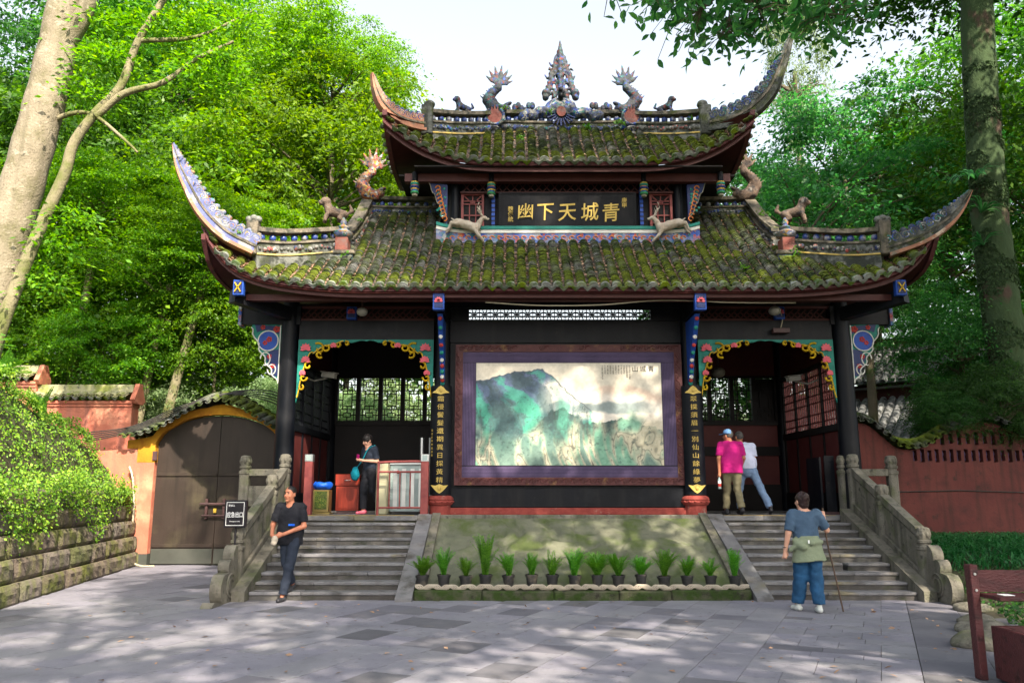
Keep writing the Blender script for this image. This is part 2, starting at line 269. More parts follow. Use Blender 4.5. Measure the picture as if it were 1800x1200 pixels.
SPLIT = {'window_post', 'wall_rail', 'side_wall', 'back_wall', 'upper_side_wall', 'centre_beam', 'frieze', 'centre_frieze', 'upper_frieze', 'border', 'frame', 'sign_border', 'wall', 'lattice_window', 'black_pearl'}
FINE = {'relief', 'scrollwork', 'bracket_cloud', 'bracket_scroll', 'painted_bands', 'frieze_lattice', 'side_lattice', 'fretwork', 'centre_lattice', 'ledge_dragon_relief', 'gilt_scroll', 'carved_head', 'carved_petal', 'strut_flower', 'painted_flower', 'white_trim', 'carved_scroll', 'glazing_bar', 'sun_ray', 'flame', 'head_flower', 'lotus_flower', 'post_scroll', 'blue_field', 'netted_roll'}
class MB:
    """collects shapes; build() links them as ONE mesh object"""
    def __init__(s): s.v = []; s.f = []; s.m = []; s.cur = 0; s.sh = []
    def add(s, vs, fs):
        b = len(s.v); s.sh.append((b, len(s.f))); s.v.extend([tuple(map(float, v)) for v in vs]); s.f.extend([tuple(b + i for i in f) for f in fs]); s.m.extend([s.cur] * len(fs)); return s
    def box(s, x0, x1, y0, y1, z0, z1, ch=0.0):
        if ch <= 0:
            vs = [(x, y, z) for z in (z0, z1) for y in (y0, y1) for x in (x0, x1)]
            return s.add(vs, [(0, 2, 3, 1), (4, 5, 7, 6), (0, 1, 5, 4), (2, 6, 7, 3), (0, 4, 6, 2), (1, 3, 7, 5)])
        c = ch; vs = []
        for sx, X in ((1, x0), (-1, x1)):
            for sy, Y in ((1, y0), (-1, y1)):
                for sz, Z in ((1, z0), (-1, z1)):
                    vs += [(X, Y + sy * c, Z + sz * c), (X + sx * c, Y, Z + sz * c), (X + sx * c, Y + sy * c, Z)]
        bm = bmesh.new(); bv = [bm.verts.new(v) for v in vs]; r = bmesh.ops.convex_hull(bm, input=bv)
        bm.verts.index_update(); vv = [v.co[:] for v in bm.verts]; ff = [[v.index for v in f.verts] for f in bm.faces]; bm.free()
        return s.add(vv, ff)
    def xbox(s, c, ax, ay, az):
        """box from centre and three half-axis vectors"""
        c, ax, ay, az = (np.array(q, float) for q in (c, ax, ay, az))
        vs = [c + i * ax + j * ay + k * az for k in (-1, 1) for j in (-1, 1) for i in (-1, 1)]
        return s.add(vs, [(0, 2, 3, 1), (4, 5, 7, 6), (0, 1, 5, 4), (2, 6, 7, 3), (0, 4, 6, 2), (1, 3, 7, 5)])
    def bar(s, a, b, w, h=None, up=(0, 0, 1)):
        a = np.array(a, float); b = np.array(b, float); d = b - a; L = np.linalg.norm(d); d /= L
        up = np.array(up, float)
        if abs(d @ up) > 0.98: up = np.array((0, 1, 0.0)) if abs(d[1]) < 0.9 else np.array((1.0, 0, 0))
        x = np.cross(d, up); x /= np.linalg.norm(x); z = np.cross(x, d)
        return s.xbox((a + b) / 2, d * L / 2, x * w / 2, z * (h or w) / 2)
    def tube(s, pts, rad, n=8, caps=True):
        P = np.array(pts, float); k = len(P); r = np.full(k, rad) if np.isscalar(rad) else np.array(rad, float)
        T = np.gradient(P, axis=0); T /= np.linalg.norm(T, axis=1)[:, None] + 1e-12
        nrm = np.cross(T[0], (0, 0, 1.0)); 
        if np.linalg.norm(nrm) < 1e-3: nrm = np.cross(T[0], (0, 1.0, 0))
        nrm /= np.linalg.norm(nrm); vs = []
        for i in range(k):
            nrm = nrm - (nrm @ T[i]) * T[i]; nrm /= np.linalg.norm(nrm); bn = np.cross(T[i], nrm)
            for j in range(n):
                a = 2 * math.pi * j / n; vs.append(P[i] + r[i] * (math.cos(a) * nrm + math.sin(a) * bn))
        fs = [(i * n + j, i * n + (j + 1) % n, (i + 1) * n + (j + 1) % n, (i + 1) * n + j) for i in range(k - 1) for j in range(n)]
        if caps: fs += [tuple(range(n - 1, -1, -1)), tuple((k - 1) * n + j for j in range(n))]
        return s.add(vs, fs)
    def lathe(s, prof, c=(0, 0, 0), n=16, sq=False):
        """prof: (radius, z) pairs; sq squares the section off"""
        vs = []
        for r, z in prof:
            for j in range(n):
                a = 2 * math.pi * (j + 0.5) / n; x, y = math.cos(a), math.sin(a)
                if sq: q = max(abs(x), abs(y)); q = q ** 0.75; x, y = x / q, y / q
                vs.append((c[0] + r * x, c[1] + r * y, c[2] + z))
        k = len(prof); fs = [(i * n + j, i * n + (j + 1) % n, (i + 1) * n + (j + 1) % n, (i + 1) * n + j) for i in range(k - 1) for j in range(n)]
        fs += [tuple(range(n - 1, -1, -1)), tuple((k - 1) * n + j for j in range(n))]
        return s.add(vs, fs)
    def poly(s, outline, o, ax, ay, az, d):
        """extrude a 2-D outline: point = o + u*ax + v*ay, thickness d along az"""
        o, ax, ay, az = (np.array(q, float) for q in (o, ax, ay, az)); n = len(outline)
        f = [o + u * ax + v * ay for u, v in outline]; vs = f + [p + az * d for p in f]
        fs = [tuple(range(n - 1, -1, -1)), tuple(range(n, 2 * n))] + [(i, (i + 1) % n, n + (i + 1) % n, n + i) for i in range(n)]
        return s.add(vs, fs)
    def ball(s, c, r, n=10, k=6, sc=(1, 1, 1)):
        vs = []; fs = []
        for i in range(k + 1):
            t = math.pi * i / k
            for j in range(n):
                a = 2 * math.pi * j / n; vs.append((c[0] + sc[0] * r * math.sin(t) * math.cos(a), c[1] + sc[1] * r * math.sin(t) * math.sin(a), c[2] + sc[2] * r * math.cos(t)))
        fs = [(i * n + j, (i + 1) * n + j, (i + 1) * n + (j + 1) % n, i * n + (j + 1) % n) for i in range(k) for j in range(n)]
        return s.add(vs, fs)
    def grid(s, P):
        """P (a,b,3) array of points -> quads"""
        a, b = P.shape[:2]
        return s.add(P.reshape(-1, 3), [(i * b + j, i * b + j + 1, (i + 1) * b + j + 1, (i + 1) * b + j) for i in range(a - 1) for j in range(b - 1)])
    def sweep(s, path, sec, closed=True):
        """sec: per-path-point list of 3-D ring points already placed: (k, n, 3)"""
        K = np.array(sec, float); k, n = K.shape[:2]
        fs = [(i * n + j, i * n + (j + 1) % n, (i + 1) * n + (j + 1) % n, (i + 1) * n + j) for i in range(k - 1) for j in range(n)]
        fs += [tuple(range(n - 1, -1, -1)), tuple((k - 1) * n + j for j in range(n))]
        return s.add(K.reshape(-1, 3), fs)
    def build(s, name, m, parent=None, loc=None, rot=None, smooth=None):
        if name in SPLIT and len(s.sh) > 1:
            first = None; ends = s.sh[1:] + [(len(s.v), len(s.f))]
            for (v0, f0), (v1, f1) in zip(s.sh, ends):
                q = MB(); q.v = s.v[v0:v1]; q.f = [tuple(i - v0 for i in f) for f in s.f[f0:f1]]; q.m = s.m[f0:f1]; o = q.build(name, m, parent, loc, rot, smooth); first = first or o
            return first
        me = bpy.data.meshes.new(name); me.from_pydata(s.v, [], s.f); me.validate()
        ms = m if isinstance(m, (list, tuple)) else [m]
        for q in ms: me.materials.append(MATS[q])
        if len(ms) > 1: me.polygons.foreach_set('material_index', np.array(s.m, np.int32)[:len(me.polygons)])
        bm = bmesh.new(); bm.from_mesh(me); bmesh.ops.recalc_face_normals(bm, faces=bm.faces); bm.to_mesh(me); bm.free()
        if smooth is not None:
            me.polygons.foreach_set('use_smooth', np.ones(len(me.polygons), bool)); me.set_sharp_from_angle(angle=R(smooth))
        me.update(); o = mobj(name, me, None, parent, loc, rot)
        if name in FINE: o['kind'] = 'stuff'
        return o

# ------------------------------------------------------------------ smooth solids from distance fields
def vnoise(P, f, seed=0):
    """cheap smooth 3-D noise in -1..1 from sines"""
    x, y, z = P[..., 0] * f, P[..., 1] * f, P[..., 2] * f; s = seed * 1.7
    return (np.sin(x * 1.3 + 1.7 * np.sin(y * 0.9 + s) + s) + np.sin(y * 1.7 + 1.3 * np.sin(z * 1.1 + 2 * s)) + np.sin(z * 1.5 + 1.9 * np.sin(x * 0.8 - s) + 3 * s)) / 3
class Field:
    def __init__(s, lo, hi, h):
        s.lo = np.array(lo, float); s.h = h; s.n = np.ceil((np.array(hi) - s.lo) / h).astype(int) + 1
        s.V = np.full(s.n, 9.0, np.float32)
    def region(s, lo, hi):
        a = np.clip(np.floor((np.array(lo) - s.lo) / s.h).astype(int), 0, s.n); b = np.clip(np.ceil((np.array(hi) - s.lo) / s.h).astype(int) + 1, 0, s.n)
        sl = tuple(slice(i, j) for i, j in zip(a, b))
        ax = [s.lo[i] + s.h * np.arange(a[i], b[i]) for i in range(3)]
        return sl, np.stack(np.meshgrid(*ax, indexing='ij'), -1)
    def put(s, sl, d, k, op='u'):
        A = s.V[sl]
        if op == 'u':
            if k > 0:
                hh = np.clip(0.5 + 0.5 * (A - d) / k, 0, 1); s.V[sl] = A * (1 - hh) + d * hh - k * hh * (1 - hh)
            else: s.V[sl] = np.minimum(A, d)
        else: s.V[sl] = np.maximum(A, -d)
    def cone(s, a, b, ra, rb, k=0.03, sq=(1, 1, 1), op='u'):
        a = np.array(a, float); b = np.array(b, float); m = max(ra, rb) * 1.5 + k + 0.03
        sl, P = s.region(np.minimum(a, b) - m, np.maximum(a, b) + m)
        if P.size == 0: return
        d = b - a; q = np.array(sq); t = np.clip(((P - a) @ d) / (d @ d + 1e-12), 0, 1)
        D = np.linalg.norm((P - a - t[..., None] * d) / q, axis=-1) - (ra + (rb - ra) * t); s.put(sl, D.astype(np.float32), k, op)
    def chain(s, pts, rs, k=0.03, sq=(1, 1, 1)):
        for i in range(len(pts) - 1): s.cone(pts[i], pts[i + 1], rs[i], rs[i + 1], k, sq)
    def ell(s, c, r, k=0.03, op='u', rot=None):
        c = np.array(c, float); r = np.array(r, float); m = r.max() + k + 0.03
        sl, P = s.region(c - m, c + m)
        if P.size == 0: return
        Q = P - c
        if rot is not None: Q = Q @ np.array(Euler(rot).to_matrix())
        n = np.linalg.norm(Q / r, axis=-1); g = np.linalg.norm(Q / (r * r), axis=-1) + 1e-9
        s.put(sl, (n * (n - 1) / g).astype(np.float32), k, op)
    def clip(s, p, nrm):
        """keep the side of the plane that the normal points away from"""
        sl, P = s.region(s.lo, s.lo + s.h * s.n); nrm = np.array(nrm, float); nrm /= np.linalg.norm(nrm)
        s.V = np.maximum(s.V, ((P - np.array(p)) @ nrm).astype(np.float32))
    def rough(s, amp, f, seed=0):
        sl, P = s.region(s.lo, s.lo + s.h * s.n); s.V = s.V + (amp * vnoise(P, f, seed)).astype(np.float32)
    def mesh(s, name):
        V = s.V; sg = V < 0
        n = np.array(V.shape) - 1
        cnt = np.zeros(n, np.int8); acc = np.zeros((*n, 3), np.float32); ne = np.zeros(n, np.int16)
        idx = [(i, j, k) for i in (0, 1) for j in (0, 1) for k in (0, 1)]
        sub = lambda o: tuple(slice(o[i], o[i] + n[i]) for i in range(3))
        for o in idx: cnt += sg[sub(o)]
        act = (cnt > 0) & (cnt < 8); I = np.argwhere(act)
        pos = np.zeros((len(I), 3)); ne = np.zeros(len(I))
        for o in idx:
            for ax in range(3):
                if o[ax]: continue
                p = list(o); p[ax] = 1
                a = V[tuple((I + np.array(o)).T)]; b = V[tuple((I + np.array(p)).T)]; c = (a < 0) != (b < 0)
                t = np.where(c, a / np.where(a - b == 0, 1, a - b), 0); q = np.array(o, float) + np.zeros((len(I), 3)); q[:, ax] = t
                pos[c] += q[c]; ne[c] += 1
        co = s.lo + s.h * (I + pos / np.maximum(ne, 1)[:, None])
        ids = np.full(n, -1, np.int32); ids[act] = np.arange(len(I)); F = []
        for ax in range(3):
            A = [slice(None)] * 3; B = [slice(None)] * 3; A[ax] = slice(0, -1); B[ax] = slice(1, None)
            c = sg[tuple(A)] != sg[tuple(B)]; E = np.argwhere(c); u, w = [(1, 2), (2, 0), (0, 1)][ax]
            E = E[(E[:, u] > 0) & (E[:, w] > 0) & (E[:, u] < n[u]) & (E[:, w] < n[w])]
            if not len(E): continue
            flip = sg[tuple(E.T)]
            def off(du, dw):
                q = E.copy(); q[:, u] -= du; q[:, w] -= dw; return ids[tuple(q.T)]
            Q = np.stack([off(1, 1), off(0, 1), off(0, 0), off(1, 0)], 1); Q[~flip] = Q[~flip][:, ::-1]; F.append(Q)
        F = np.concatenate(F); F = F[(F >= 0).all(1)]
        return np_mesh(name, co, F, smooth=True)
FONTS = []
def text(body, name, m, parent, loc, size, rot=(R(90), 0, 0), ext=0.006, off=0.0, sx=1.0, shear=0.0, align='CENTER'):
    c = bpy.data.curves.new(name, 'FONT'); c.body = body; c.size = size; c.extrude = ext; c.offset = off; c.align_x = align; c.align_y = 'CENTER'; c.shear = shear; c.resolution_u = 3
    c.materials.append(MATS[m]); o = bpy.data.objects.new(name, c); link(o, parent); o.location = loc; o.rotation_euler = rot; o.scale = (sx, 1, 1)
    return o
def yz(px):   # smoothstep
    return px * px * (3 - 2 * px)
# ================================================================== GROUND AND SETTING
def box_mesh(name, sx, sy, sz, ch, m):
    b = MB(); b.box(-sx / 2, sx / 2, -sy / 2, sy / 2, -sz / 2, sz / 2, ch); me = bpy.data.meshes.new(name); me.from_pydata(b.v, [], b.f); me.materials.append(MATS[m])
    bm = bmesh.new(); bm.from_mesh(me); bmesh.ops.recalc_face_normals(bm, faces=bm.faces); bm.to_mesh(me); bm.free(); return me
b = MB(); b.grid(np.array([[(x, y, -0.06) for y in (-300, 500)] for x in (-400, 400)], float)); g = struct(b.build('ground', 'earth')); g['label'] = 'dark earth under the trees around the square'
# rising wooded slope behind the gate
def hill_z(x, y):
    t = np.clip((y - 9) / 60, 0, 1); s = np.clip((-x - 12) / 40, 0, 1); r = np.clip((x - 16) / 40, 0, 1)
    return -0.1 + 9 * t ** 1.4 + 7 * s * np.clip((y + 8) / 30, 0, 1) + 5 * r * np.clip((y - 2) / 30, 0, 1)
xs = np.linspace(-90, 90, 61); ys = np.linspace(-4, 120, 42); P = np.zeros((61, 42, 3))
for i, x in enumerate(xs):
    for j, y in enumerate(ys): P[i, j] = (x, y, hill_z(x, y) + 0.25 * math.sin(x * 0.7) * math.sin(y * 0.6) * min(1, max(0, (y - 9) / 10)) - 0.08)
b = MB(); b.grid(P); h = struct(b.build('hillside', 'hill', smooth=60)); h['label'] = 'wooded hillside rising behind the gate'

# pavement: slabs laid askew to the gate
DV = np.array((0.4138, 0.9104)); DU = np.array((0.9104, -0.4138))
xw = lambda y: -8.33 - 0.18 * (y + 3.73)
def inside(p):
    x, y = p; u = p @ DU
    if u > 6.95: return False
    if x < xw(y) - 0.5: return False
    if y < -17: return False
    if y > -2.55: return x < -5.0 and y < 3.3
    return True
b = MB(); b.add([(-8.0, -17.5, -0.012), (1.5, -17.5, -0.012), (2.95, -8.6, -0.012), (6.0, -1.9, -0.012), (6.2, 3.4, -0.012), (-9.9, 3.4, -0.012)], [(0, 1, 2, 3, 4, 5)])
pave = struct(b.build('pavement', 'paving_joint')); pave['label'] = 'grey stone slab pavement laid askew before the gate steps'
slabs = []
col_u = 4.142; n = 0
while col_u > -14:
    u0, u1 = col_u - 0.45, col_u; v = -20 + random.choice((0.0, 0.2, 0.33))
    while v < 8:
        L = random.choice((0.62, 0.62, 0.62, 0.45)); slabs.append((u0, u1, v, v + L, 'A')); v += L
    col_u -= 0.45; n += 1
v = -20.0
while v < 4:        # cross-laid field beside the diagonal joint
    L = random.choice((0.26, 0.30, 0.40, 0.22)); u = 4.142
    widths = random.choice(((0.34, 0.62, 0.54), (0.5, 0.5, 0.5), (0.34, 0.4, 0.42, 0.34), (0.6, 0.56, 0.34)))
    for w in widths: slabs.append((u, u + w, v, v + L, 'B')); u += w
    v += L
for k in range(2):
    v = -20 + 0.2 * k
    while v < 4: slabs.append((5.645 + 0.62 * k, 5.645 + 0.62 * (k + 1), v, v + 0.7, 'C')); v += 0.7
slabs = [s for s in slabs if inside(DU * (s[0] + s[1]) / 2 + DV * (s[2] + s[3]) / 2)]
def slab_key(s):
    c = DU * (s[0] + s[1]) / 2 + DV * (s[2] + s[3]) / 2; d = c - np.array((-1.09, -15.5)); vis = abs(d[0] / max(d[1], .1)) < 0.68 and d[1] > 6.7
    return (0 if vis else 100) + math.hypot(*d)
slabs.sort(key=slab_key)
m_l = box_mesh('paving_slab', 1, 1, 0.05, 0.0, 'paving'); m_d = box_mesh('paving_slab_dark', 1, 1, 0.05, 0.0, 'paving_dark')
rest = MB(); ang = math.atan2(DU[1], DU[0])
for i, (u0, u1, v0, v1, k) in enumerate(slabs):
    g = 0.006; c = DU * (u0 + u1) / 2 + DV * (v0 + v1) / 2
    dark = (k == 'C') or random.random() < (0.10 if k == 'A' else 0.08)
    dz = random.uniform(-0.004, 0.003)
    if i < 330:
        o = mobj('paving_slab', m_d if dark else m_l, None, pave, (c[0], c[1], -0.025 + dz), (random.uniform(-.003, .003), random.uniform(-.003, .003), ang)); o.scale = (u1 - u0 - g, v1 - v0 - g, 1)
    else:
        rest.cur = 1 if dark else 0
        a = DU * (u1 - u0 - g) / 2; e = DV * (v1 - v0 - g) / 2
        rest.xbox((c[0], c[1], -0.025 + dz), (*a, 0), (*e, 0), (0, 0, 0.025))
stuff(rest.build('outlying_slabs', ['paving', 'paving_dark'], pave))

# ---------------------------------------------------------------- platform, ramp, stairs, balustrades
PZ = 1.19
b = MB(); b.box(-6.32, 6.32, 0.0, 5.3, -0.05, PZ - 0.10); plat = struct(b.build('platform', 'stone')); plat['label'] = 'raised stone platform under the gate hall'
x = -6.36
while x < 6.3:
    w = min(random.uniform(0.9, 1.5), 6.36 - x)
    if 6.36 - x - w < 0.5: w = 6.36 - x
    b = MB(); b.box(x + 0.003, x + w - 0.003, -0.05, 0.55, PZ - 0.098, PZ, 0.01); b.build('edge_stone', 'step_stone', plat); x += w
b = MB(); b.box(-6.34, 6.34, 0.552, 5.34, PZ - 0.098, PZ - 0.002); b.build('floor_stone', 'step_stone', plat)
for s in (-1, 1):
    b = MB(); x0, x1 = sorted((s * 2.95, s * 5.05)); b.box(x0, x1, -0.045, -0.005, PZ + 0.0, PZ + 0.004); b.build('painted_edge_line', 'yellow_paint', plat)
N, RI, TR = 10, 0.119, 0.28
names = {-1: 'left', 1: 'right'}
for s in (-1, 1):
    st = thing('stone_staircase', 'flight of worn grey stone steps ' + ('below the bay with the wooden cabinet' if s < 0 else 'that the woman with the walking stick climbs'), 'stairs', (s * 3.98, -1.5, 0), group='flights of steps up to the platform')
    for i in range(1, N):
        yf = -2.80 + TR * (i - 1); zt = RI * i; cuts = [2.865] + sorted(random.uniform(3.3, 4.7) for _ in range(random.choice((1, 1, 2)))) + [5.125]
        for a, c in zip(cuts, cuts[1:]):
            if c - a < 0.12: continue
            x0, x1 = sorted((s * a, s * c)); dz = random.uniform(-.004, .004); dy = random.uniform(-.008, .008)
            bb = MB(); bb.box(x0 + .002, x1 - .002, yf + dy, yf + 0.36, zt - .048, zt + dz, 0.010)
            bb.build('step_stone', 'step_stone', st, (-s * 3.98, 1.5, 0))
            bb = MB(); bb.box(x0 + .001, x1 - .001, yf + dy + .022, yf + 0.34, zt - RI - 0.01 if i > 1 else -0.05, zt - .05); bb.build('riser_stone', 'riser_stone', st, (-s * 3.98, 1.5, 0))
    for (xa, xb, hgt, nm) in ((2.605, 2.86, 0.03, 'inner_stringer'), (5.13, 5.33, 0.13, 'outer_stringer')):
        for q0, q1 in ((0.0, 0.36), (0.36, 0.7), (0.7, 1.0)):
            ya, yb = -2.98 + 2.93 * q0, -2.98 + 2.93 * q1 - 0.006; za, zb = 0.02 + 1.17 * q0 + hgt, 0.02 + 1.17 * q1 + hgt - .002
            bb = MB(); x0, x1 = sorted((s * xa, s * xb)); bb.add([(x, y, z) for x in (x0, x1) for y, z in ((ya, -0.04), (yb, -0.04), (yb, zb), (ya, za))], [(0, 1, 2, 3), (4, 7, 6, 5), (0, 4, 5, 1), (1, 5, 6, 2), (2, 6, 7, 3), (3, 7, 4, 0)])
            bb.build(nm, 'step_stone' if nm[0] == 'i' else 'stone', st, (-s * 3.98, 1.5, 0))
def newel(parent, x, y, zb, zt):
    bb = MB(); h = zt - zb; r = 0.095
    prof = [(r * 1.06, 0), (r * 1.06, 0.10), (r, 0.11), (r, h - 0.36), (r * 1.12, h - 0.35), (r * 1.12, h - 0.30), (r * .85, h - .285), (r * .85, h - .255), (r * 1.05, h - .24), (r * 1.05, h - .2), (r * .86, h - .19), (r * .98, h - .15), (r * 1.0, h - .07), (r * .9, h - .02), (r * .55, h), (0.01, h + .004)]
    bb.lathe(prof, (x, y, zb), 16, sq=True); o = bb.build('newel_post', 'stone', parent, smooth=35)
    c = MB()
    for j in range(8):
        a = j * math.pi / 4 + .2; c.ball((x + .088 * math.cos(a), y + .088 * math.sin(a), zt - .11), .032, 6, 4, (1, 1, 1.7))
    c.build('carved_head', 'stone', o, smooth=60)
for s in (-1, 1):
    bl = thing('stone_balustrade', 'weathered stone balustrade with drum end stone ' + ('beside the emergency exit sign' if s < 0 else 'beside the mossy bed and red wall'), 'balustrade', (s * 5.43, -1.2, 0), group='stone balustrades flanking the steps')
    off = (-s * 5.43, 1.2, 0); X = s * 5.43; ym = -0.85 if s < 0 else -1.2
    slope = lambda y: 1.19 + 0.46 * y if y < 0 else 1.19
    ps = [(X, -0.08, 1.14, 2.34), (X, ym, 1.16 + 0.44 * ym - .05, 2.36 + 0.50 * ym), (X, -2.52, 0.0, 1.08), (s * 6.24, -0.02 + .1, 1.19, 2.32)]
    if s > 0: ps.append((X + .02, 0.45, 1.19, 2.34))
    for p in ps: newel(bl, *p)
    for o in bl.children: o.location = off
    for (ya, yb) in ((-0.16, ym + 0.09), (ym - 0.09, -2.43)):
        for (lo, hi, w, nm) in ((0.80, 0.93, 0.15, 'handrail'), (0.28, 0.74, 0.085, 'rail_panel'), (0.10, 0.26, 0.17, 'foot_rail')):
            za, zb = 1.22 + .44 * ya, 1.22 + .44 * yb; bb = MB()
            bb.add([(X + q * w / 2, y, z) for q in (-1, 1) for y, z in ((ya, za + lo), (yb, zb + lo), (yb, zb + hi), (ya, za + hi))], [(0, 1, 2, 3), (4, 7, 6, 5), (0, 4, 5, 1), (1, 5, 6, 2), (2, 6, 7, 3), (3, 7, 4, 0)])
            bb.build(nm, 'stone', bl, off)
        za, zb = 1.22 + .44 * ya, 1.22 + .44 * yb; bb = MB()
        bb.add([(X + q * .06, y, z) for q in (-1, 1) for y, z in ((ya, za - .3), (yb, max(zb - .4, 0)), (yb, zb + .1), (ya, za + .1))], [(0, 1, 2, 3), (4, 7, 6, 5), (0, 4, 5, 1), (1, 5, 6, 2), (2, 6, 7, 3), (3, 7, 4, 0)])
        bb.build('base_course', 'stone', bl, off)
    x0, x1 = sorted((s * 5.53, s * 6.14))
    for (z0, z1, w) in ((1.93, 2.06, .13), (1.36, 1.74, .08), (1.19, 1.27, .16)):
        bb = MB(); bb.box(x0, x1, .06 - w / 2, .06 + w / 2, z0, z1, .008); bb.build('platform_rail', 'stone', bl, off)
    out = [(-2.62, 0.0)]      # drum end stone: three rounded lobes stepping down
    for (cy, cz, r, a0, a1) in ((-2.76, 0.66, .16, 92, 205), (-2.99, 0.50, .12, 100, 215), (-3.14, 0.20, .25, 120, 225)):
        out += [(cy + r * math.cos(R(a)), cz + r * math.sin(R(a))) for a in np.linspace(a0, a1, 9)]
    out += [(-3.62, 0.07), (-3.72, 0.0)]
    bb = MB(); bb.poly(out, (X - .085, 0, 0), (0, 1, 0), (0, 0, 1), (1, 0, 0), .17); o = bb.build('drum_stone', 'stone', bl, off)
    for (cy, cz, r) in ((-2.98, 0.24, .17),):
        cc = MB()
        for q in (-1, 1):
            for rr in (r, r * .6): cc.tube([(X + q * .088, cy + rr * math.cos(a), cz + rr * math.sin(a)) for a in np.linspace(0.3, 5.6, 20)], .016, 5)
        cc.build('carved_scroll', 'stone', o)

rp = thing('carved_ramp', 'sloping mossy stone slab carved with clouds between the two flights', 'stone ramp', (0, -1.3, 0)); off = (0, 1.3, 0)
nu, nv = 150, 70; A0 = np.array((0, -2.42, 0.10)); A1 = np.array((0, -0.06, 1.16)); nrm = np.cross((1, 0, 0), (A1 - A0) / np.linalg.norm(A1 - A0))
U, Vv = np.meshgrid(np.linspace(-1, 1, nu), np.linspace(0, 1, nv), indexing='ij')
base = A0 + Vv[..., None] * (A1 - A0); base[..., 0] = U * 2.45
q = np.stack([U * 2.45, Vv * 2.6, 0 * U], -1); w1 = vnoise(q, 2.1, 1) + .5 * vnoise(q, 4.3, 2); w2 = np.sin(7 * w1 + 3 * vnoise(q, 1.2, 5))
hgt = 0.03 * np.tanh(3.2 * w2) + .006 * vnoise(q, 13, 3)
for jx in (-1.35, 0.05, 1.45): hgt -= .02 * np.exp(-((U * 2.45 - jx) / .012) ** 2)
edge = np.minimum(np.minimum(1 - abs(U), Vv * 1.0) * 2.45, (1 - Vv) * 2.6); hgt *= np.clip((edge - .1) / .06, 0, 1)
hgt += .02 * np.clip(1 - abs(edge - .05) / .03, 0, 1)
bb = MB(); bb.grid(base + nrm * hgt[..., None]); bb.build('relief_panel', 'ramp_stone', rp, off, smooth=50)
bb = MB(); bb.add([(x, y, z) for x in (-2.6, 2.6) for y, z in ((-2.42, -.04), (-.06, -.04), (-.06, 1.13), (-2.42, .07))], [(0, 1, 2, 3), (4, 7, 6, 5), (0, 4, 5, 1), (1, 5, 6, 2), (2, 6, 7, 3), (3, 7, 4, 0)]); bb.build('slab_body', 'ramp_stone', rp, off)
for s in (-1, 1):
    bb = MB(); bb.bar((s * 2.52, -2.46, .10), (s * 2.52, -.02, 1.195), .15, .10); bb.build('border_stone', 'stone', rp, off)
bb = MB(); bb.box(-2.6, 2.6, -.12, -.052, 1.09, 1.205, .012); bb.build('top_border', 'stone', rp, off)
bb = MB(); bb.box(-2.6, 2.6, -2.66, -2.43, -.04, .16); bb.build('planting_ledge', 'kerb_moss', rp, off)
kb = thing('mossy_kerb', 'low kerb of mossy green stones below the potted ferns', 'kerb', (0, -2.75, 0))
for x0, x1 in ((-2.6, -1.55), (-1.55, -.45), (-.45, .55), (.55, 1.35), (1.35, 2.58)):
    bb = MB(); bb.box(x0 + .004, x1 - .004, -.085 + random.uniform(-.01, .01), .085, -.04, .145 + random.uniform(-.012, .008), .02); bb.build('kerb_stone', 'kerb_moss', kb)
# netted roll laid on the kerb
ne = MB(); th = np.linspace(0, 1, 330)
for ph in range(4):
    for dr in (-1, 1):
        pts = [(-2.58 + 5.14 * t, -2.73 + .038 * math.cos(dr * 120 * t + ph * .9), .185 + .036 * math.sin(dr * 120 * t + ph * .9) + .004 * math.sin(40 * t)) for t in th]
        ne.tube(pts, .0085, 4)
ne.tube([(-2.58, -2.73, .178), (2.56, -2.73, .178)], .008, 6)
tag(ne.build('netted_roll', 'net_edge'), 'beige netted fibre roll lying along the mossy kerb', 'edging')

# ---------------------------------------------------------------- retaining wall on the left with creeper bank
rw = thing('retaining_wall', 'battered wall of rough mossy stone courses under the hanging creeper', 'stone wall', (-8.9, -0.4, 0)); off = (8.9, .4, 0)
WD = np.array((-0.177, 0.984)); WN = np.array((0.984, 0.177))       # along, outward
def block(seed):
    r_ = np.random.default_rng(seed); a, c = 9, 6; V = []
    for i in range(a):
        for j in range(c):
            u, v = i / (a - 1) - .5, j / (c - 1); e = min(.5 - abs(u), min(v, 1 - v)); d = 0.5 + (0.12 * min(1, e / .05) if e < .05 else .12) + r_.uniform(-.03, .045) * (1 if e > .05 else .4)
            V.append((u, d - .5, v))
    F = [(i * c + j, (i + 1) * c + j, (i + 1) * c + j + 1, i * c + j + 1) for i in range(a - 1) for j in range(c - 1)]
    nb = len(V); V += [(-.5, -.6, 0), (.5, -.6, 0), (.5, -.6, 1), (-.5, -.6, 1)]
    F += [tuple([j for j in range(c)] + [nb + 3, nb]), tuple([nb + 1, nb + 2] + [(a - 1) * c + j for j in range(c - 1, -1, -1)]), tuple([nb + 3] + [i * c + c - 1 for i in range(a)] + [nb + 2]), tuple([nb, nb + 1] + [i * c for i in range(a - 1, -1, -1)])]
    me = bpy.data.meshes.new('wall_stone'); me.from_pydata(V, [], F); me.materials.append(MATS['wall_stone']); bm = bmesh.new(); bm.from_mesh(me); bmesh.ops.recalc_face_normals(bm, faces=bm.faces); bm.to_mesh(me); bm.free(); return me
blocks = [block(i) for i in range(9)]
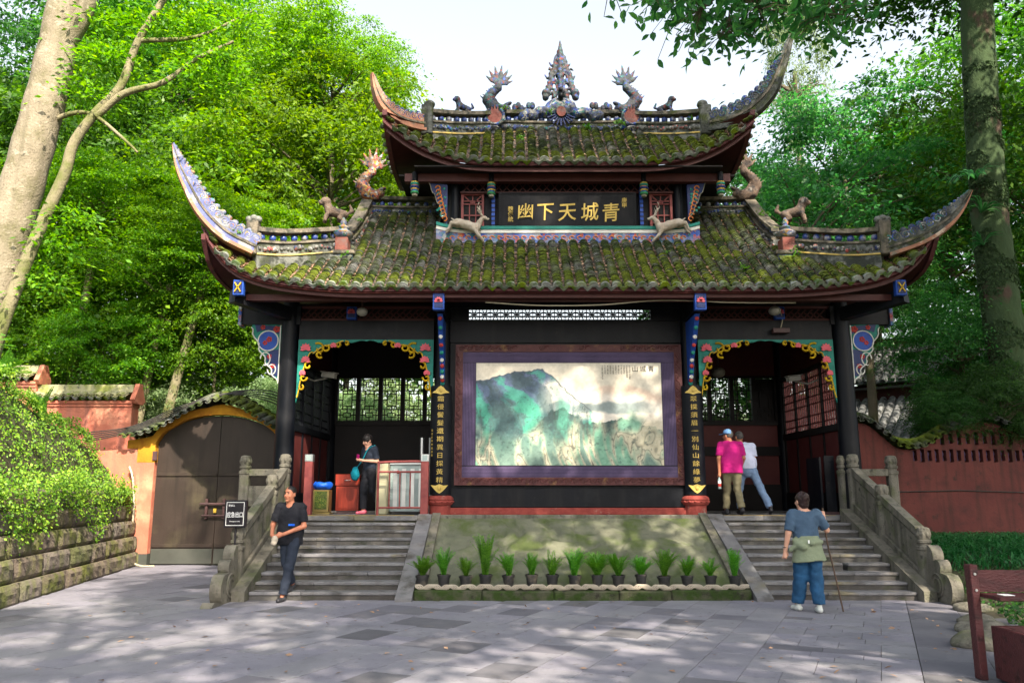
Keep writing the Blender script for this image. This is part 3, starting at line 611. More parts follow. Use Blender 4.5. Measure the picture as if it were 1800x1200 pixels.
for k in range(5):
    t = -6.2 + random.uniform(0, .5)
    while t < 7.0:
        L = random.uniform(.75, 1.35); L = min(L, 7.05 - t)
        if L > .2:
            bat = 0.055 * k; p = np.array((-8.33, -3.73)) + WD * (t + L / 2) - WN * bat
            o = mobj('wall_stone', random.choice(blocks), None, rw, (p[0] + 8.9, p[1] + .4, .345 * k - .03), (0, 0, math.atan2(WD[1], WD[0]) + math.pi)); o.scale = (L - .012, .30, .333)
            # local +y must face outward
            o.rotation_euler = (0, 0, math.atan2(-WN[0], WN[1]))
        t += L
def bank_pt(t, w):
    """t along the wall, w metres back from the wall's foot"""
    p = np.array((-8.33, -3.73)) + WD * t - WN * w
    top = 3.55 - 0.16 * max(0, t - 0.5); z = 1.25 + (top - 1.25) * yz(min(1, max(0, (w - .3) / .75))) + .12 * math.sin(t * 2.1) * math.sin(w * 3) + max(0, w - 1.9) * .25
    return (p[0], p[1], z)
Pk = np.array([[bank_pt(t, w) for w in np.linspace(.36, 6, 16)] for t in np.linspace(-9, 6.6, 30)]); b = MB(); b.grid(Pk); bk = struct(b.build('bank', 'earth', smooth=60)); bk['label'] = 'earth bank held by the stone wall'
Pw = np.array([[(*(np.array((-8.33, -3.73)) + WD * t - WN * (.34 + .02 * z)), z) for z in (-.05, 1.7)] for t in (-6.3, 7.0)]); b = MB(); b.grid(Pw); b.build('core', 'earth', rw, off)
# ================================================================== THE GATE HALL
G = thing('gate_hall', 'two tiered gate hall with mossy tiled upswept roofs and black columns', 'building', (0, 2.3, 0)); GO = (0, -2.3, 0)
def gp(bld, name, m, parent=None, smooth=None):
    """a part of the hall; geometry given in world metres"""
    return bld.build(name, m, parent or G, GO if (parent is None or parent is G) else None, smooth=smooth)
def arc_template(r, e, n=7, th=0.016, lift=0.014):
    """cover tile: half barrel, y = 0 at its lower end"""
    V = []; A = np.linspace(0, math.pi, n)
    for (y, rr, dz) in ((0, r * 1.05, lift), (e * 1.25, r * 0.97, 0.0), (0, r * 1.05 - th, lift)):
        V += [(-rr * math.cos(a), y, rr * 0.82 * math.sin(a) + dz) for a in A]
    F = []
    for j in range(n - 1): F += [(j, j + 1, n + j + 1, n + j), (2 * n + j, 2 * n + j + 1, j + 1, j)]
    return np.array(V), np.array(F)
def pan_template(w, e, lift=0.008, n=5):
    V = []; A = np.linspace(-1, 1, n)
    for (y, dz) in ((0, lift), (e * 1.15, 0.0), (0, lift - .012)): V += [(a * w, y, 0.035 * a * a + dz - .01) for a in A]
    F = []
    for j in range(n - 1): F += [(j, j + 1, n + j + 1, n + j), (2 * n + j, 2 * n + j + 1, j + 1, j)]
    return np.array(V), np.array(F)
def frames(x, ys, zf):
    z = np.array([zf(x, y) for y in ys]); d = np.array([(zf(x, y + .01) - zf(x, y - .01)) / .02 for y in ys]); dx = np.array([(zf(x + .01, y) - zf(x - .01, y)) / .02 for y in ys])
    T = np.stack([0 * d, np.ones_like(d), d], -1); T /= np.linalg.norm(T, axis=1)[:, None]; X = np.stack([np.ones_like(d), 0 * d, dx], -1); X -= (X * T).sum(1)[:, None] * T; X /= np.linalg.norm(X, axis=1)[:, None]
    N_ = np.cross(X, T); O = np.stack([np.full(len(ys), x), ys, z], -1); return O, X, T, N_
def bulk(temp, frs):
    V, F = temp; out = []; of = []; n = 0
    for O, X, T, Nn in frs:
        k = len(O); W = O[:, None] + V[None, :, 0, None] * X[:, None] + V[None, :, 1, None] * T[:, None] + V[None, :, 2, None] * Nn[:, None]
        out.append(W.reshape(-1, 3)); of.append((F[None] + (np.arange(k) * len(V))[:, None, None]).reshape(-1, F.shape[1]) + n); n += k * len(V)
    return np.concatenate(out), np.concatenate(of)
def mesh_from(temp, name, m):
    V, F = temp; me = np_mesh(name, V, F); me.materials.append(MATS[m]); me.polygons.foreach_set('use_smooth', np.ones(len(F), bool)); me.set_sharp_from_angle(angle=R(40)); return me
def eave_end(r):
    b = MB(); pts = [(-r * 1.12 * math.cos(a), r * 0.95 * math.sin(a)) for a in np.linspace(-.25, math.pi + .25, 11)]
    b.poly(pts, (0, -.012, .012), (1, 0, 0), (0, 0, 1), (0, -1, 0), .02)
    V, F = arc_template(r, .1); b.add(V, [tuple(f) for f in F]); me = bpy.data.meshes.new('eave_tile'); me.from_pydata(b.v, [], b.f); me.materials.append(MATS['tile_eave']); return me
def drip_end(w):
    b = MB(); b.poly([(-w, .05), (-w * .95, -.01), (-w * .5, -.045), (0, -.085), (w * .5, -.045), (w * .95, -.01), (w, .05), (w * .5, .02), (0, .01), (-w * .5, .02)], (0, -.035, .0), (1, 0, 0), (0, -.25, 1), (0, -1, 0), .016)
    me = bpy.data.meshes.new('drip_tile'); me.from_pydata(b.v, [], b.f); me.materials.append(MATS['tile_eave']); return me
def tile_field(parent, xs, pitch, r, e, y0, y1, zf, singles, mt='tile', loc=GO):
    ct = arc_template(r, e); pt = pan_template(pitch / 2 - r * .45, e * 2); em = eave_end(r); dm = drip_end(pitch * .36); cm = mesh_from(ct, 'roof_tile', mt); cmm = mesh_from(ct, 'roof_tile', 'tile_mossy')
    fr = []; pf = []; frm = []
    for i, x in enumerate(xs):
        ya, yb = y0(x), y1(x)
        if yb - ya < 0.12: continue
        d = 1 / math.hypot(1, (zf(x, ya + .5) - zf(x, ya)) / .5); ys = []; y = ya
        while y < yb: ys.append(y); y += e * d * random.uniform(.85, 1.2)
        O, X, T, Nn = frames(x, np.array(ys), zf); k = len(ys)
        jit = rng.normal(0, .006, k); O = O + X * jit[:, None] + Nn * (.03 + rng.normal(0, .004, (k, 1))); roll = rng.normal(0, .05, k)[:, None]; X, Nn = X * np.cos(roll) + Nn * np.sin(roll), Nn * np.cos(roll) - X * np.sin(roll)
        ns = min(singles, k)
        for q in range(ns):
            Mx = Matrix((X[q], T[q], Nn[q])).transposed().to_4x4(); Mx.translation = Vector(O[q]) + Vector(loc)
            green = vnoise(np.array([[x * .9, ys[q] * 1.3, 0.0]]), 2.3, 3)[0] + rng.normal(0, .18) > -.22; o = mobj('eave_tile' if q == 0 else 'roof_tile', em if q == 0 else (cmm if green else cm), None, parent); o.matrix_local = Mx
        if k > ns:
            u_ = (np.array(ys) - ya) / max(yb - ya, .1); pn = vnoise(np.stack([np.full(k, x * .9), np.array(ys) * 1.3, np.zeros(k)], -1), 2.3, 3) + rng.normal(0, .15, k); gm = pn > (-.28 + .95 * u_); gm[:ns] = False; pm_ = ~gm; pm_[:ns] = False
            if gm.any(): frm.append((O[gm], X[gm], T[gm], Nn[gm]))
            if pm_.any(): fr.append((O[pm_], X[pm_], T[pm_], Nn[pm_]))
    for i in range(len(xs) - 1):
        x = (xs[i] + xs[i + 1]) / 2; ya, yb = y0(x), max(y1(xs[i]), y1(xs[i + 1]))
        if yb - ya < .1: continue
        ys = np.arange(ya - .02, yb, e * 1.5); fx = frames(x, ys, zf); pf.append((fx[0] + fx[3] * .01, *fx[1:]))
        O, X, T, Nn = frames(x, np.array([ya]), zf); Mx = Matrix((X[0], T[0], Nn[0])).transposed().to_4x4(); Mx.translation = Vector(O[0] + Nn[0] * .02) + Vector(loc); o = mobj('drip_tile', dm, None, parent); o.matrix_local = Mx
    V, F = bulk(ct, fr); me = np_mesh('tile_courses', V, F); me.polygons.foreach_set('use_smooth', np.ones(len(F), bool)); me.set_sharp_from_angle(angle=R(40)); stuff(mobj('tile_courses', me, mt, parent, loc))
    V, F = bulk(ct, frm); me = np_mesh('mossy_courses', V, F); me.polygons.foreach_set('use_smooth', np.ones(len(F), bool)); me.set_sharp_from_angle(angle=R(40)); stuff(mobj('mossy_courses', me, 'tile_mossy', parent, loc))
    V, F = bulk(pt, pf); stuff(mobj('pan_tiles', np_mesh('pan_tiles', V, F, True), 'pan', parent, loc))
clip = lambda v, a, b_: max(a, min(b_, v))
# ---- lower roof
def sL(x): return clip((abs(x) - 3.8) / 3.0, 0, 1.1)
def zl(x, y):
    t = y + .9; return 5.42 + .70 * t + .035 * t * t * (1 if t > 0 else 0) + (.50 * sL(x) ** 2 + .48 * sL(x) ** 8) * clip(1 - t / 3.2, 0, 1.05)
def y0l(x): return -.9 - .22 * sL(x) ** 2
def y1l(x):
    a = abs(x)
    if a < 2.85: return 1.02
    if a < 4.5: return 2.25
    return .75 - (a - 4.5) * .80
LR = MB()
xs = np.linspace(-6.92, 6.92, 96); Q = np.zeros((96, 22, 3))
for i, x in enumerate(xs):
    for j, t in enumerate(np.linspace(0, 1, 22)):
        y = y0l(x) + .02 + (max(y1l(x), y0l(x) + .1) - y0l(x)) * t; Q[i, j] = (x, y, zl(x, y) - .012)
LR.grid(Q); LR.grid(Q + np.array((0, .0, -.10)))
# back slope and side slopes
LR.grid(np.array([[(x, 2.2, 7.93), (x, 4.3, 6.45)] for x in (-4.5, 4.5)])); LR.grid(np.array([[(x, 2.2, 7.85), (x, 4.3, 6.32)] for x in (-4.5, 4.5)]))
for s in (-1, 1):
    SP = np.zeros((14, 8, 3))
    for i, w in enumerate(np.linspace(0, 1, 14)):
        yi = .75 + (4.2 - .75) * w; ye = -1.1 + 5.6 * w; c = abs(w - .5) * 2
        for j, t in enumerate(np.linspace(0, 1, 8)):
            xx = 4.5 + 2.42 * t; SP[i, j] = (s * xx, yi + (ye - yi) * t, 6.55 - .75 * t * (1.15 - .15 * t) + (.15 * c ** 3 + .45 * c ** 9) * t * t)
    LR.grid(SP); LR.grid(SP + np.array((0, 0, -.1)))
    LR.add([(s * 4.47, .7, 6.45), (s * 4.47, 4.25, 6.4), (s * 4.47, 2.25, 7.95)], [(0, 1, 2)])
lower = gp(LR, 'lower_roof', 'red_wood', smooth=30)
cols = list(np.arange(-30, 31) * .225)
tile_field(lower, cols, .225, .082, .056, y0l, y1l, zl, 5, loc=(0, 0, 0))
for o in lower.children: pass
def eave_strip(y0, zf, x0, x1, dy, za, zb, th, n=90):
    b = MB(); K = []
    for x in np.linspace(x0, x1, n):
        y = y0(x) + dy; z = zf(x, y0(x)); K.append([(x, y, z + za), (x, y + th, z + za), (x, y + th, z + zb), (x, y, z + zb)])
    b.sweep(None, K); return b
eave_strip(y0l, zl, -6.96, 6.96, .02, -.062, .0, .03).build('fascia', 'fascia', lower)
eave_strip(y0l, zl, -6.9, 6.9, .10, -.17, -.06, .04).build('eave_board', 'red_wood', lower)
for i in range(-22, 23):
    x = i * .295; b = MB(); ya = y0l(x) + .12; yb = min(.9, max(y1l(x), ya + .2)); b.bar((x, ya, zl(x, ya) - .15), (x, yb, zl(x, yb) - .15), .07, .08); b.build('rafter', 'red_wood', lower)
for s in (-1, 1):          # side eaves
    b = MB(); K = []
    for w in np.linspace(.0, 1, 20):
        c = abs(w - .5) * 2; z = 5.80 + .15 * c ** 3 + .45 * c ** 9; y = -1.14 + 5.6 * w; K.append([(s * 6.86, y, z - .11), (s * 6.94, y, z - .11), (s * 6.94, y, z), (s * 6.86, y, z)])
    b.sweep(None, K); b.build('side_fascia', 'fascia', lower)
# ---- upper roof
XU = .12
def sU(x): return clip((abs(x - XU) - 1.2) / 2.8, 0, 1.05)
def zu(x, y):
    t = y - .5; return 8.55 + .78 * t + .06 * t * abs(t) + 1.1 * sU(x) ** 2.7 * clip(1 - (t / 1.8) ** 2 if t > 0 else 1, 0, 1)
def y0u(x): return .5 - .22 * sU(x) ** 2
def y1u(x):
    a = abs(x - XU); return 2.26 if a < 1.6 else 2.26 - (a - 1.6) * .84
UR = MB(); xs = np.linspace(XU - 3.98, XU + 3.98, 70); Q = np.zeros((70, 16, 3))
for i, x in enumerate(xs):
    for j, t in enumerate(np.linspace(0, 1, 16)):
        y = y0u(x) + .02 + (max(y1u(x), y0u(x) + .08) - y0u(x)) * t; Q[i, j] = (x, y, zu(x, y) - .012)
UR.grid(Q); UR.grid(Q + np.array((0, 0, -.09)))
Q2 = Q.copy(); Q2[..., 1] = 4.6 - Q[..., 1]; UR.grid(Q2); UR.grid(Q2 + np.array((0, 0, -.09)))
for s in (-1, 1):
    SP = np.zeros((12, 7, 3))
    for i, w in enumerate(np.linspace(0, 1, 12)):
        yi = 2.3; ye = .3 + 4.0 * w; c = abs(w - .5) * 2
        for j, t in enumerate(np.linspace(0, 1, 7)): SP[i, j] = (XU + s * (1.6 + 2.38 * t), yi + (ye - yi) * t, 10.1 - 1.1 * t * (1.2 - .2 * t) + .65 * c ** 2.5 * t ** 2)
    UR.grid(SP); UR.grid(SP + np.array((0, 0, -.09)))
upper = gp(UR, 'upper_roof', 'red_wood', smooth=30)
tile_field(upper, list(XU + np.arange(-15, 16) * .255), .255, .092, .06, y0u, y1u, zu, 1, loc=(0, 0, 0))
eave_strip(y0u, zu, XU - 3.96, XU + 3.96, .02, -.062, .0, .03).build('fascia', 'fascia', upper)
eave_strip(y0u, zu, XU - 3.9, XU + 3.9, .10, -.18, -.06, .04).build('eave_board', 'red_wood', upper)
for s in (-1, 1):
    b = MB(); K = []
    for w in np.linspace(0, 1, 18):
        c = abs(w - .5) * 2; z = 9.0 + .65 * c ** 2.5; y = .3 + 4.0 * w; x = XU + s * 3.98; K.append([(x - s * .1, y, z - .12), (x, y, z - .12), (x, y, z), (x - s * .1, y, z)])
    b.sweep(None, K); b.build('side_fascia', 'fascia', upper)
    for i in range(9):                                  # small tile ends seen along the side eaves
        w = .03 + i * .055; c = abs(w - .5) * 2; bb = MB(); bb.ball((XU + s * 4.02, .3 + 4 * w, 9.02 + .65 * c ** 2.5), .075, 8, 5, (.9, .9, .75)); bb.build('side_tile', 'tile_eave', upper, smooth=60)
b = MB(); b.bar((XU - 3.55, .98, 8.36), (XU + 3.55, .98, 8.36), .16, .18); gp(b, 'eave_beam', 'red_wood')
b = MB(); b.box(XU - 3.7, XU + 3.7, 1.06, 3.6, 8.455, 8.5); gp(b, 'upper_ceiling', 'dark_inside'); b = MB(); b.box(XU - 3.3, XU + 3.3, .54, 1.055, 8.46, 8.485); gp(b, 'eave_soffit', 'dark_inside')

# ---- ridges
ballme = None
def ridge_wall(name, pts, h, th, balls=True, skirt=.0, n=6, panel='poly_grey'):
    C = crom(pts, n); T = np.gradient(C, axis=0); L = np.stack([-T[:, 1], T[:, 0], 0 * T[:, 0]], -1); L /= np.linalg.norm(L, axis=1)[:, None]
    def layer(z0, z1, w):
        return [[p + l * w / 2 + (0, 0, z0), p - l * w / 2 + (0, 0, z0), p - l * w / 2 + (0, 0, z1), p + l * w / 2 + (0, 0, z1)] for p, l in zip(C, L)]
    b = MB(); b.sweep(None, layer(-skirt, h * .42, th)); r = gp(b, name, 'plaster')
    for z0, z1, w, m, nm in ((.0, h * .05, th + .05, 'yellow_band', 'band'), (h * .42, h * .5, th + .07, 'rail_stone', 'lower_rail'), (h * .8, h * .95, th + .06, 'rail_stone', 'top_rail')):
        b = MB(); b.sweep(None, layer(z0, z1, w)); b.build(nm, m, r)
    cum = np.concatenate([[0], np.cumsum(np.linalg.norm(np.diff(C, axis=0), axis=1))]); tot = cum[-1]
    at_ = lambda d: np.array([np.interp(d, cum, C[:, k]) for k in range(3)])
    lt_ = lambda d: np.array([np.interp(d, cum, L[:, k]) for k in range(3)])
    global ballme
    if ballme is None:
        b = MB(); b.ball((0, 0, 0), .075, 12, 8); ballme = bpy.data.meshes.new('ridge_ball'); ballme.from_pydata(b.v, [], b.f); ballme.materials.append(MATS['ball']); ballme.polygons.foreach_set('use_smooth', np.ones(len(ballme.polygons), bool))
    k = max(1, int(tot / .2))
    if balls:
        for i in range(k):
            p = at_((i + .5) * tot / k); o = mobj('ridge_ball', ballme, None, r, p + (0, 0, h * .65)); o.scale = (h * 1.0 / .55,) * 3
            o.scale = (.95 * h / .55 * .95,) * 3
    # relief on the panel
    b = MB(); rr = np.random.default_rng(int(abs(C[0, 0]) * 100))
    d = .06
    while d < tot:
        p = at_(d); l = lt_(d)
        for s_ in (-1, 1):
            q = p + l * s_ * (th / 2 + .005) + (0, 0, h * .23 + rr.uniform(-.03, .03)); b.ball(q, h * .09 * rr.uniform(.6, 1.3), 7, 4, (1, .7, 1))
        d += h * rr.uniform(.1, .17)
    b.build('relief', panel, r, smooth=60)
    return r
def horn(name, pts, th, edge, body, nscroll=14, broken=False):
    """tapering up-curved ridge end; pts = (x, y, z, width)"""
    C = crom(pts, 8); Pp = C[:, :3]; w = np.maximum(C[:, 3], .03); T = np.gradient(Pp, axis=0); T /= np.linalg.norm(T, axis=1)[:, None]
    H = Pp[-1] - Pp[0]; H[2] = 0; H /= np.linalg.norm(H); lat = np.array((-H[1], H[0], 0)); U = np.cross(lat, T); U *= -1 if U[0][2] < 0 else 1; U /= np.linalg.norm(U, axis=1)[:, None]
    f = np.linspace(1, .45, len(Pp))
    def layer(a, c, t): return [[p + u * ww * a + lat * t * q / 2, p + u * ww * a - lat * t * q / 2, p + u * ww * c - lat * t * q / 2, p + u * ww * c + lat * t * q / 2] for p, u, ww, q in zip(Pp, U, w, f)]
    b = MB(); b.sweep(None, layer(-.42, .36, th)); r = gp(b, name, body)
    b = MB(); b.sweep(None, layer(-.5, -.36, th + .07)); b.build('outer_edge', edge, r)
    b = MB(); b.sweep(None, layer(-.16, -.06, th + .05)); b.build('moulding', 'rail_stone', r)
    b = MB(); cum = np.concatenate([[0], np.cumsum(np.linalg.norm(np.diff(Pp, axis=0), axis=1))]); d = .05
    while d < cum[-1] - .04:
        g3 = lambda A: np.array([np.interp(d, cum, A[:, k]) for k in range(3)]); ww = np.interp(d, cum, w); p, u, t = g3(Pp), g3(U), g3(T); rr = max(.035, ww * .21)
        for s_ in (-1, 1):
            c = p + u * ww * .2 + lat * s_ * th * .42 * np.interp(d, cum, f)
            b.tube([c + rr * (1 - k / 26) * (math.cos(k * .5) * t + math.sin(k * .5) * u) for k in range(22)], rr * .22, 5)
        b.ball(p + u * ww * .42, rr * .75, 7, 5)
        d += rr * 1.75
    b.build('scrollwork', 'poly_horn' if body == 'horn_blue' else 'poly_blue', r, smooth=60)
    return r
for s in (-1, 1):
    ridge_wall('side_ridge', [(s * 2.8, 2.3, 7.92), (s * 3.6, 2.3, 7.92), (s * 4.45, 2.3, 7.95)], .52, .2, skirt=.2, panel='poly_blue')
    ridge_wall('falling_ridge', [(s * 4.47, 2.22, 7.92), (s * 4.53, 1.5, 7.22), (s * 4.60, .85, 6.72)], .5, .2, skirt=.25)
    ridge_wall('hip_ridge', [(s * 4.72, .40, 6.5), (s * 5.05, .08, 6.36), (s * 5.6, -.36, 6.18), (s * 6.05, -.72, 6.10)], .58, .2, skirt=.32, panel='poly_grey')
    b = MB(); b.box(s * 6.1 - .11, s * 6.1 + .11, -.86, -.64, 6.1, 6.78, .02); po = gp(b, 'corner_post', 'rail_stone'); bb = MB()
    for k in range(3): bb.ball((s * 6.1 + (k - 1) * .09, -.75, 6.82 + .03 * (k == 1)), .075, 8, 6, (1, 1, .9))
    bb.build('post_scroll', 'plaster', po, smooth=60)
    # pedestal with vase where the ridges meet
    b = MB(); b.box(s * 4.66 - .34, s * 4.66 + .34, .18, .62, 6.42, 6.50, .015); pe = gp(b, 'ridge_pedestal', 'rail_stone')
    bb = MB(); bb.box(s * 4.66 - .3, s * 4.66 + .3, .22, .58, 6.30, 6.42); bb.build('painted_frieze', 'poly_blue', pe)
    bb = MB(); bb.box(s * 4.6 - .13, s * 4.6 + .13, .2, .5, 6.5, 6.78, .01); bb.build('block', 'pearl_red', pe)
    bb = MB(); bb.lathe([(.12, 0), (.2, .05), (.22, .12), (.1, .2), (.13, .24), (.05, .3), (.07, .36), (.02, .46)], (s * 4.6, .35, 6.78), 14); bb.build('vase', 'poly_horn', pe, smooth=50)
    bb = MB(); bb.tube([(s * 4.9 + .12 * (1 - k / 30) * math.cos(k * .45), .24, 6.63 + .12 * (1 - k / 30) * math.sin(k * .45)) for k in range(26)], .035, 6); bb.build('cloud_scroll', 'plaster', pe, smooth=60)
    bb = MB(); bb.poly([(-.3, .0), (-.2, -.14), (0, -.2), (.2, -.14), (.3, 0)], (s * 4.66, .16, 6.36), (1, 0, 0), (0, -.3, 1), (0, 1, .5), .2); bb.build('mossy_apron', 'tile', pe)
horn('corner_horn', [(-6.02, -.75, 6.30, .46), (-6.5, -1.0, 6.52, .46), (-6.88, -1.15, 6.89, .42), (-7.15, -1.25, 7.33, .34), (-7.35, -1.3, 7.71, .24), (-7.52, -1.35, 8.12, .05)], .2, 'horn_pink', 'horn_blue')
horn('corner_horn', [(6.12, -.75, 6.27, .46), (6.65, -1.0, 6.43, .44), (7.05, -1.15, 6.67, .38), (7.33, -1.2, 6.92, .26), (7.58, -1.25, 7.22, .06)], .2, 'horn_pink', 'plaster')
horn('corner_horn', [(XU - 3.1, 1.1, 9.72, .46), (XU - 3.6, .75, 9.68, .40), (XU - 3.95, .5, 9.86, .34), (XU - 4.12, .4, 10.14, .22), (XU - 4.24, .35, 10.52, .05)], .18, 'horn_pink', 'horn_pink')
horn('corner_horn', [(XU + 3.1, 1.1, 9.74, .52), (XU + 3.75, .7, 9.76, .56), (XU + 4.27, .45, 10.12, .46), (XU + 4.57, .3, 10.68, .30), (XU + 4.86, .2, 11.36, .07)], .18, 'plaster', 'plaster')
ridge_wall('main_ridge', [(XU - 1.6, 2.3, 10.02), (XU, 2.3, 9.99), (XU + 1.6, 2.3, 10.02)], .62, .22, skirt=.3, panel='poly_blue')
for s in (-1, 1):
    ridge_wall('hip_ridge', [(XU + s * 1.62, 2.26, 10.0), (XU + s * 2.4, 1.6, 9.66), (XU + s * 3.08, 1.1, 9.46)], .6, .2, skirt=.3, panel='poly_grey' if s > 0 else 'poly_blue')
    b = MB(); x = XU + s * 3.1; b.box(x - .13, x + .13, .95, 1.2, 9.42, 10.12, .02); po = gp(b, 'corner_post', 'plaster'); bb = MB(); bb.ball((x - s * .04, 1.07, 10.16), .13, 9, 6, (1, .9, .8)); bb.build('post_scroll', 'plaster', po, smooth=60)

# ---- ridge beasts
def fish_dragon():
    f = Field((-.45, -.2, -.1), (.5, .2, 1.25), .02); P = [(.18, 0, .0), (-.05, 0, .1), (-.17, 0, .28), (-.08, 0, .46), (.07, 0, .60), (.10, 0, .74)]
    f.chain(P, [.13, .15, .13, .11, .09, .06], .05); f.ell((.22, 0, .05), (.17, .12, .1), .04); f.ell((.3, 0, .16), (.13, .08, .05), .02, rot=(0, -.5, 0)); f.cone((.08, .08, .16), (-.02, .13, .3), .03, .012, .02); f.cone((.08, -.08, .16), (-.02, -.13, .3), .03, .012, .02)
    for a, L in ((-5, .34), (22, .36), (50, .36), (78, .40), (105, .38), (132, .36), (160, .34)):
        d = np.array((math.cos(R(a)), 0, math.sin(R(a)))); p = np.array((.09, 0, .72)); q = p + d * L * .55 + (0, 0, .03); e = p + d * L + np.array((0, 0, .10)); f.chain([p, q, e], [.045, .055, .012], .015, (1, .55, 1))
    for t in np.linspace(0, 1, 8): q = np.array(P[2]) * (1 - t) + np.array(P[4]) * t; f.cone(q + (-.1 + .16 * t, 0, .03), q + (-.19 + .1 * t, 0, .12), .03, .01, .02)
    f.rough(.008, 38, 2); return f.mesh('fish_dragon')
fd = fish_dragon()
def beast(me, name, m, x, y, z, sc, flip=1, rz=0, parent=None):
    o = mobj(name, me, None, parent or G, Vector((x, y, z)) + (Vector(GO) if parent is None else Vector())); o.scale = (sc * flip, sc, sc); o.rotation_euler = (0, 0, rz)
    if not me.materials: me.materials.append(MATS[m])
    else:
        o.material_slots[0].link = 'OBJECT'; o.material_slots[0].material = MATS[m]
    return o
for s in (-1, 1):
    o = beast(fd, 'ridge_dragon', 'poly_dark', XU + s * 1.62, 2.24, 10.60, .98, -s); 
    b = MB(); c = (XU + s * 1.62, 2.08, 10.36); b.poly([(.18 * math.cos(a), .18 * math.sin(a)) for a in np.linspace(0, 2 * math.pi, 20)[:-1]], c, (1, 0, 0), (0, 0, 1), (0, -1, 0), .06); d_ = gp(b, 'flaming_pearl', 'pearl_red')
    bb = MB(); bb.tube([(c[0] + .21 * math.cos(a), c[1] - .04, c[2] + .21 * math.sin(a)) for a in np.linspace(R(125), R(415), 26)], .045, 6); bb.build('pearl_ring', 'poly_blue', d_, smooth=60)
    bb = MB()
    for k in range(-2, 3): bb.poly([(-.035, 0), (0, .16 - .03 * abs(k)), (.035, 0)], (c[0] + k * .06, c[1] - .02, c[2] + .15 - .02 * abs(k)), (1, 0, 0), (.1 * k, 0, 1), (0, -1, 0), .03)
    bb.build('flame', 'pearl_red', d_)
    bb = MB(); bb.lathe([(.08, 0), (.14, .06), (.1, .14), (.17, .22), (.1, .28)], (c[0], c[1] + .03, c[2] - .52), 12); bb.build('pearl_stand', 'poly_grey', d_, smooth=50)
    beast(fd, 'ridge_dragon', 'poly_warm' if s < 0 else 'beast_brown', s * 4.46, 2.2, 8.42, 1.0, -s)
f = Field((-.5, -.2, -.1), (.5, .2, .7), .022)           # crouching lion
f.cone((-.22, 0, .2), (.12, 0, .26), .11, .13, .05); f.cone((.12, 0, .26), (.2, 0, .42), .12, .1, .05); f.ell((.24, 0, .5), (.13, .12, .12), .03); f.ell((.35, 0, .46), (.07, .07, .06), .02)
for y in (-.08, .08): f.chain([(.15, y, .2), (.22, y, .1), (.24, y, 0)], [.06, .05, .05], .03); f.chain([(-.22, y, .18), (-.12, y, .08), (-.25, y, 0)], [.08, .06, .05], .03)
f.chain([(-.3, 0, .22), (-.42, 0, .32), (-.36, 0, .46)], [.04, .05, .03], .02); f.rough(.008, 40, 4); lion = f.mesh('ridge_lion')
beast(lion, 'ridge_lion', 'poly_dark', XU - 2.35, 1.64, 10.24, .62, -1, .5); beast(lion, 'ridge_lion', 'poly_dark', XU + 2.35, 1.64, 10.24, .62, 1, -.5)
beast(lion, 'ridge_lion', 'beast_brown', -4.88, .75, 7.30, .85, -1, .3); beast(lion, 'ridge_lion', 'beast_brown', 4.95, .75, 7.30, .85, 1, -.3)
beast(lion, 'ridge_lion', 'poly_grey', 5.15, .05, 6.52, .5, 1, -.3)
for s in (-1, 1):                                           # leafy crest pieces
    b = MB()
    for k in range(6): b.ball((XU + s * (.72 + k * .085), 2.3, 10.66 + .05 * math.sin(k * 2.1) + .04 * abs(k - 2.5)), .085, 8, 6, (.8, .7, 1.15))
    b.bar((XU + s * .66, 2.3, 10.6), (XU + s * 1.2, 2.3, 10.6), .1, .06); gp(b, 'crest_leaf', 'poly_dark', smooth=60)
    b = MB()
    for k in range(5): b.ball((s * (3.1 + k * .1), 2.3, 8.47 + .03 * math.sin(k * 2)), .085, 8, 6, (.9, .7, .9))
    gp(b, 'crest_leaf', 'poly_dark', smooth=60)
f = Field((-.75, -.25, -.9), (.75, .25, 1.62), .024)        # openwork spire on a cloud base
for s in (-1, 1):
    f.chain([(s * .42, 0, .02), (s * .34, 0, .2), (s * .24, 0, .42), (s * .26, 0, .6), (s * .14, 0, .8), (s * .12, 0, 1.0), (s * .03, 0, 1.2)], [.1, .08, .075, .07, .065, .05, .04], .03)
    f.chain([(s * .18, 0, .0), (s * .1, 0, .25), (s * .14, 0, .45), (s * .05, 0, .65)], [.08, .06, .05, .04], .03); f.ell((s * .4, 0, .12), (.13, .12, .1), .03); f.cone((s * .36, 0, .5), (s * .44, 0, .6), .035, .015, .02); f.cone((s * .25, 0, .85), (s * .32, 0, .93), .03, .012, .02)
    f.cone((s * .3, 0, .75), (s * .36, 0, .72), .04, .015, .02)
f.chain([(0, 0, .2), (0, 0, .55), (0, 0, .95), (0, 0, 1.2), (0, 0, 1.52)], [.10, .13, .12, .08, .012], .03)
for s in (-1, 1):
    for k in range(9): f.ell((s * (.40 - .036 * k), -.02, .16 + .11 * k), (.055, .05, .06), .015); f.ell((s * (.22 - .018 * k), -.04, .1 + .11 * k), (.05, .05, .05), .015)
for s in (-1, 1): f.ell((s * .17, 0, .28), (.05, .3, .07), .0, 's'); f.ell((s * .12, 0, .52), (.035, .3, .06), .0, 's')
f.rough(.014, 30, 6)
sp = mobj('spire', f.mesh('spire'), 'poly_dark', G, Vector((XU - .04, 2.28, 10.96)) + Vector(GO)); sp.scale = (.86, 1, 1)
f = Field((-1.25, -.25, -.45), (1.25, .25, .6), .028)
for k in range(15): a = -1.05 + k * .15; f.ell((a, -.06, .18 * (1 - (a / 1.1) ** 2) - .16 + .05 * math.sin(k * 2.3)), (.15, .16, .13), .03)
f.ell((0, 0, .1), (.45, .16, .3), .05); f.rough(.016, 26, 9)
cb = mobj('cloud_base', f.mesh('cloud_base'), 'poly_blue', sp, (0, 0, -.4))
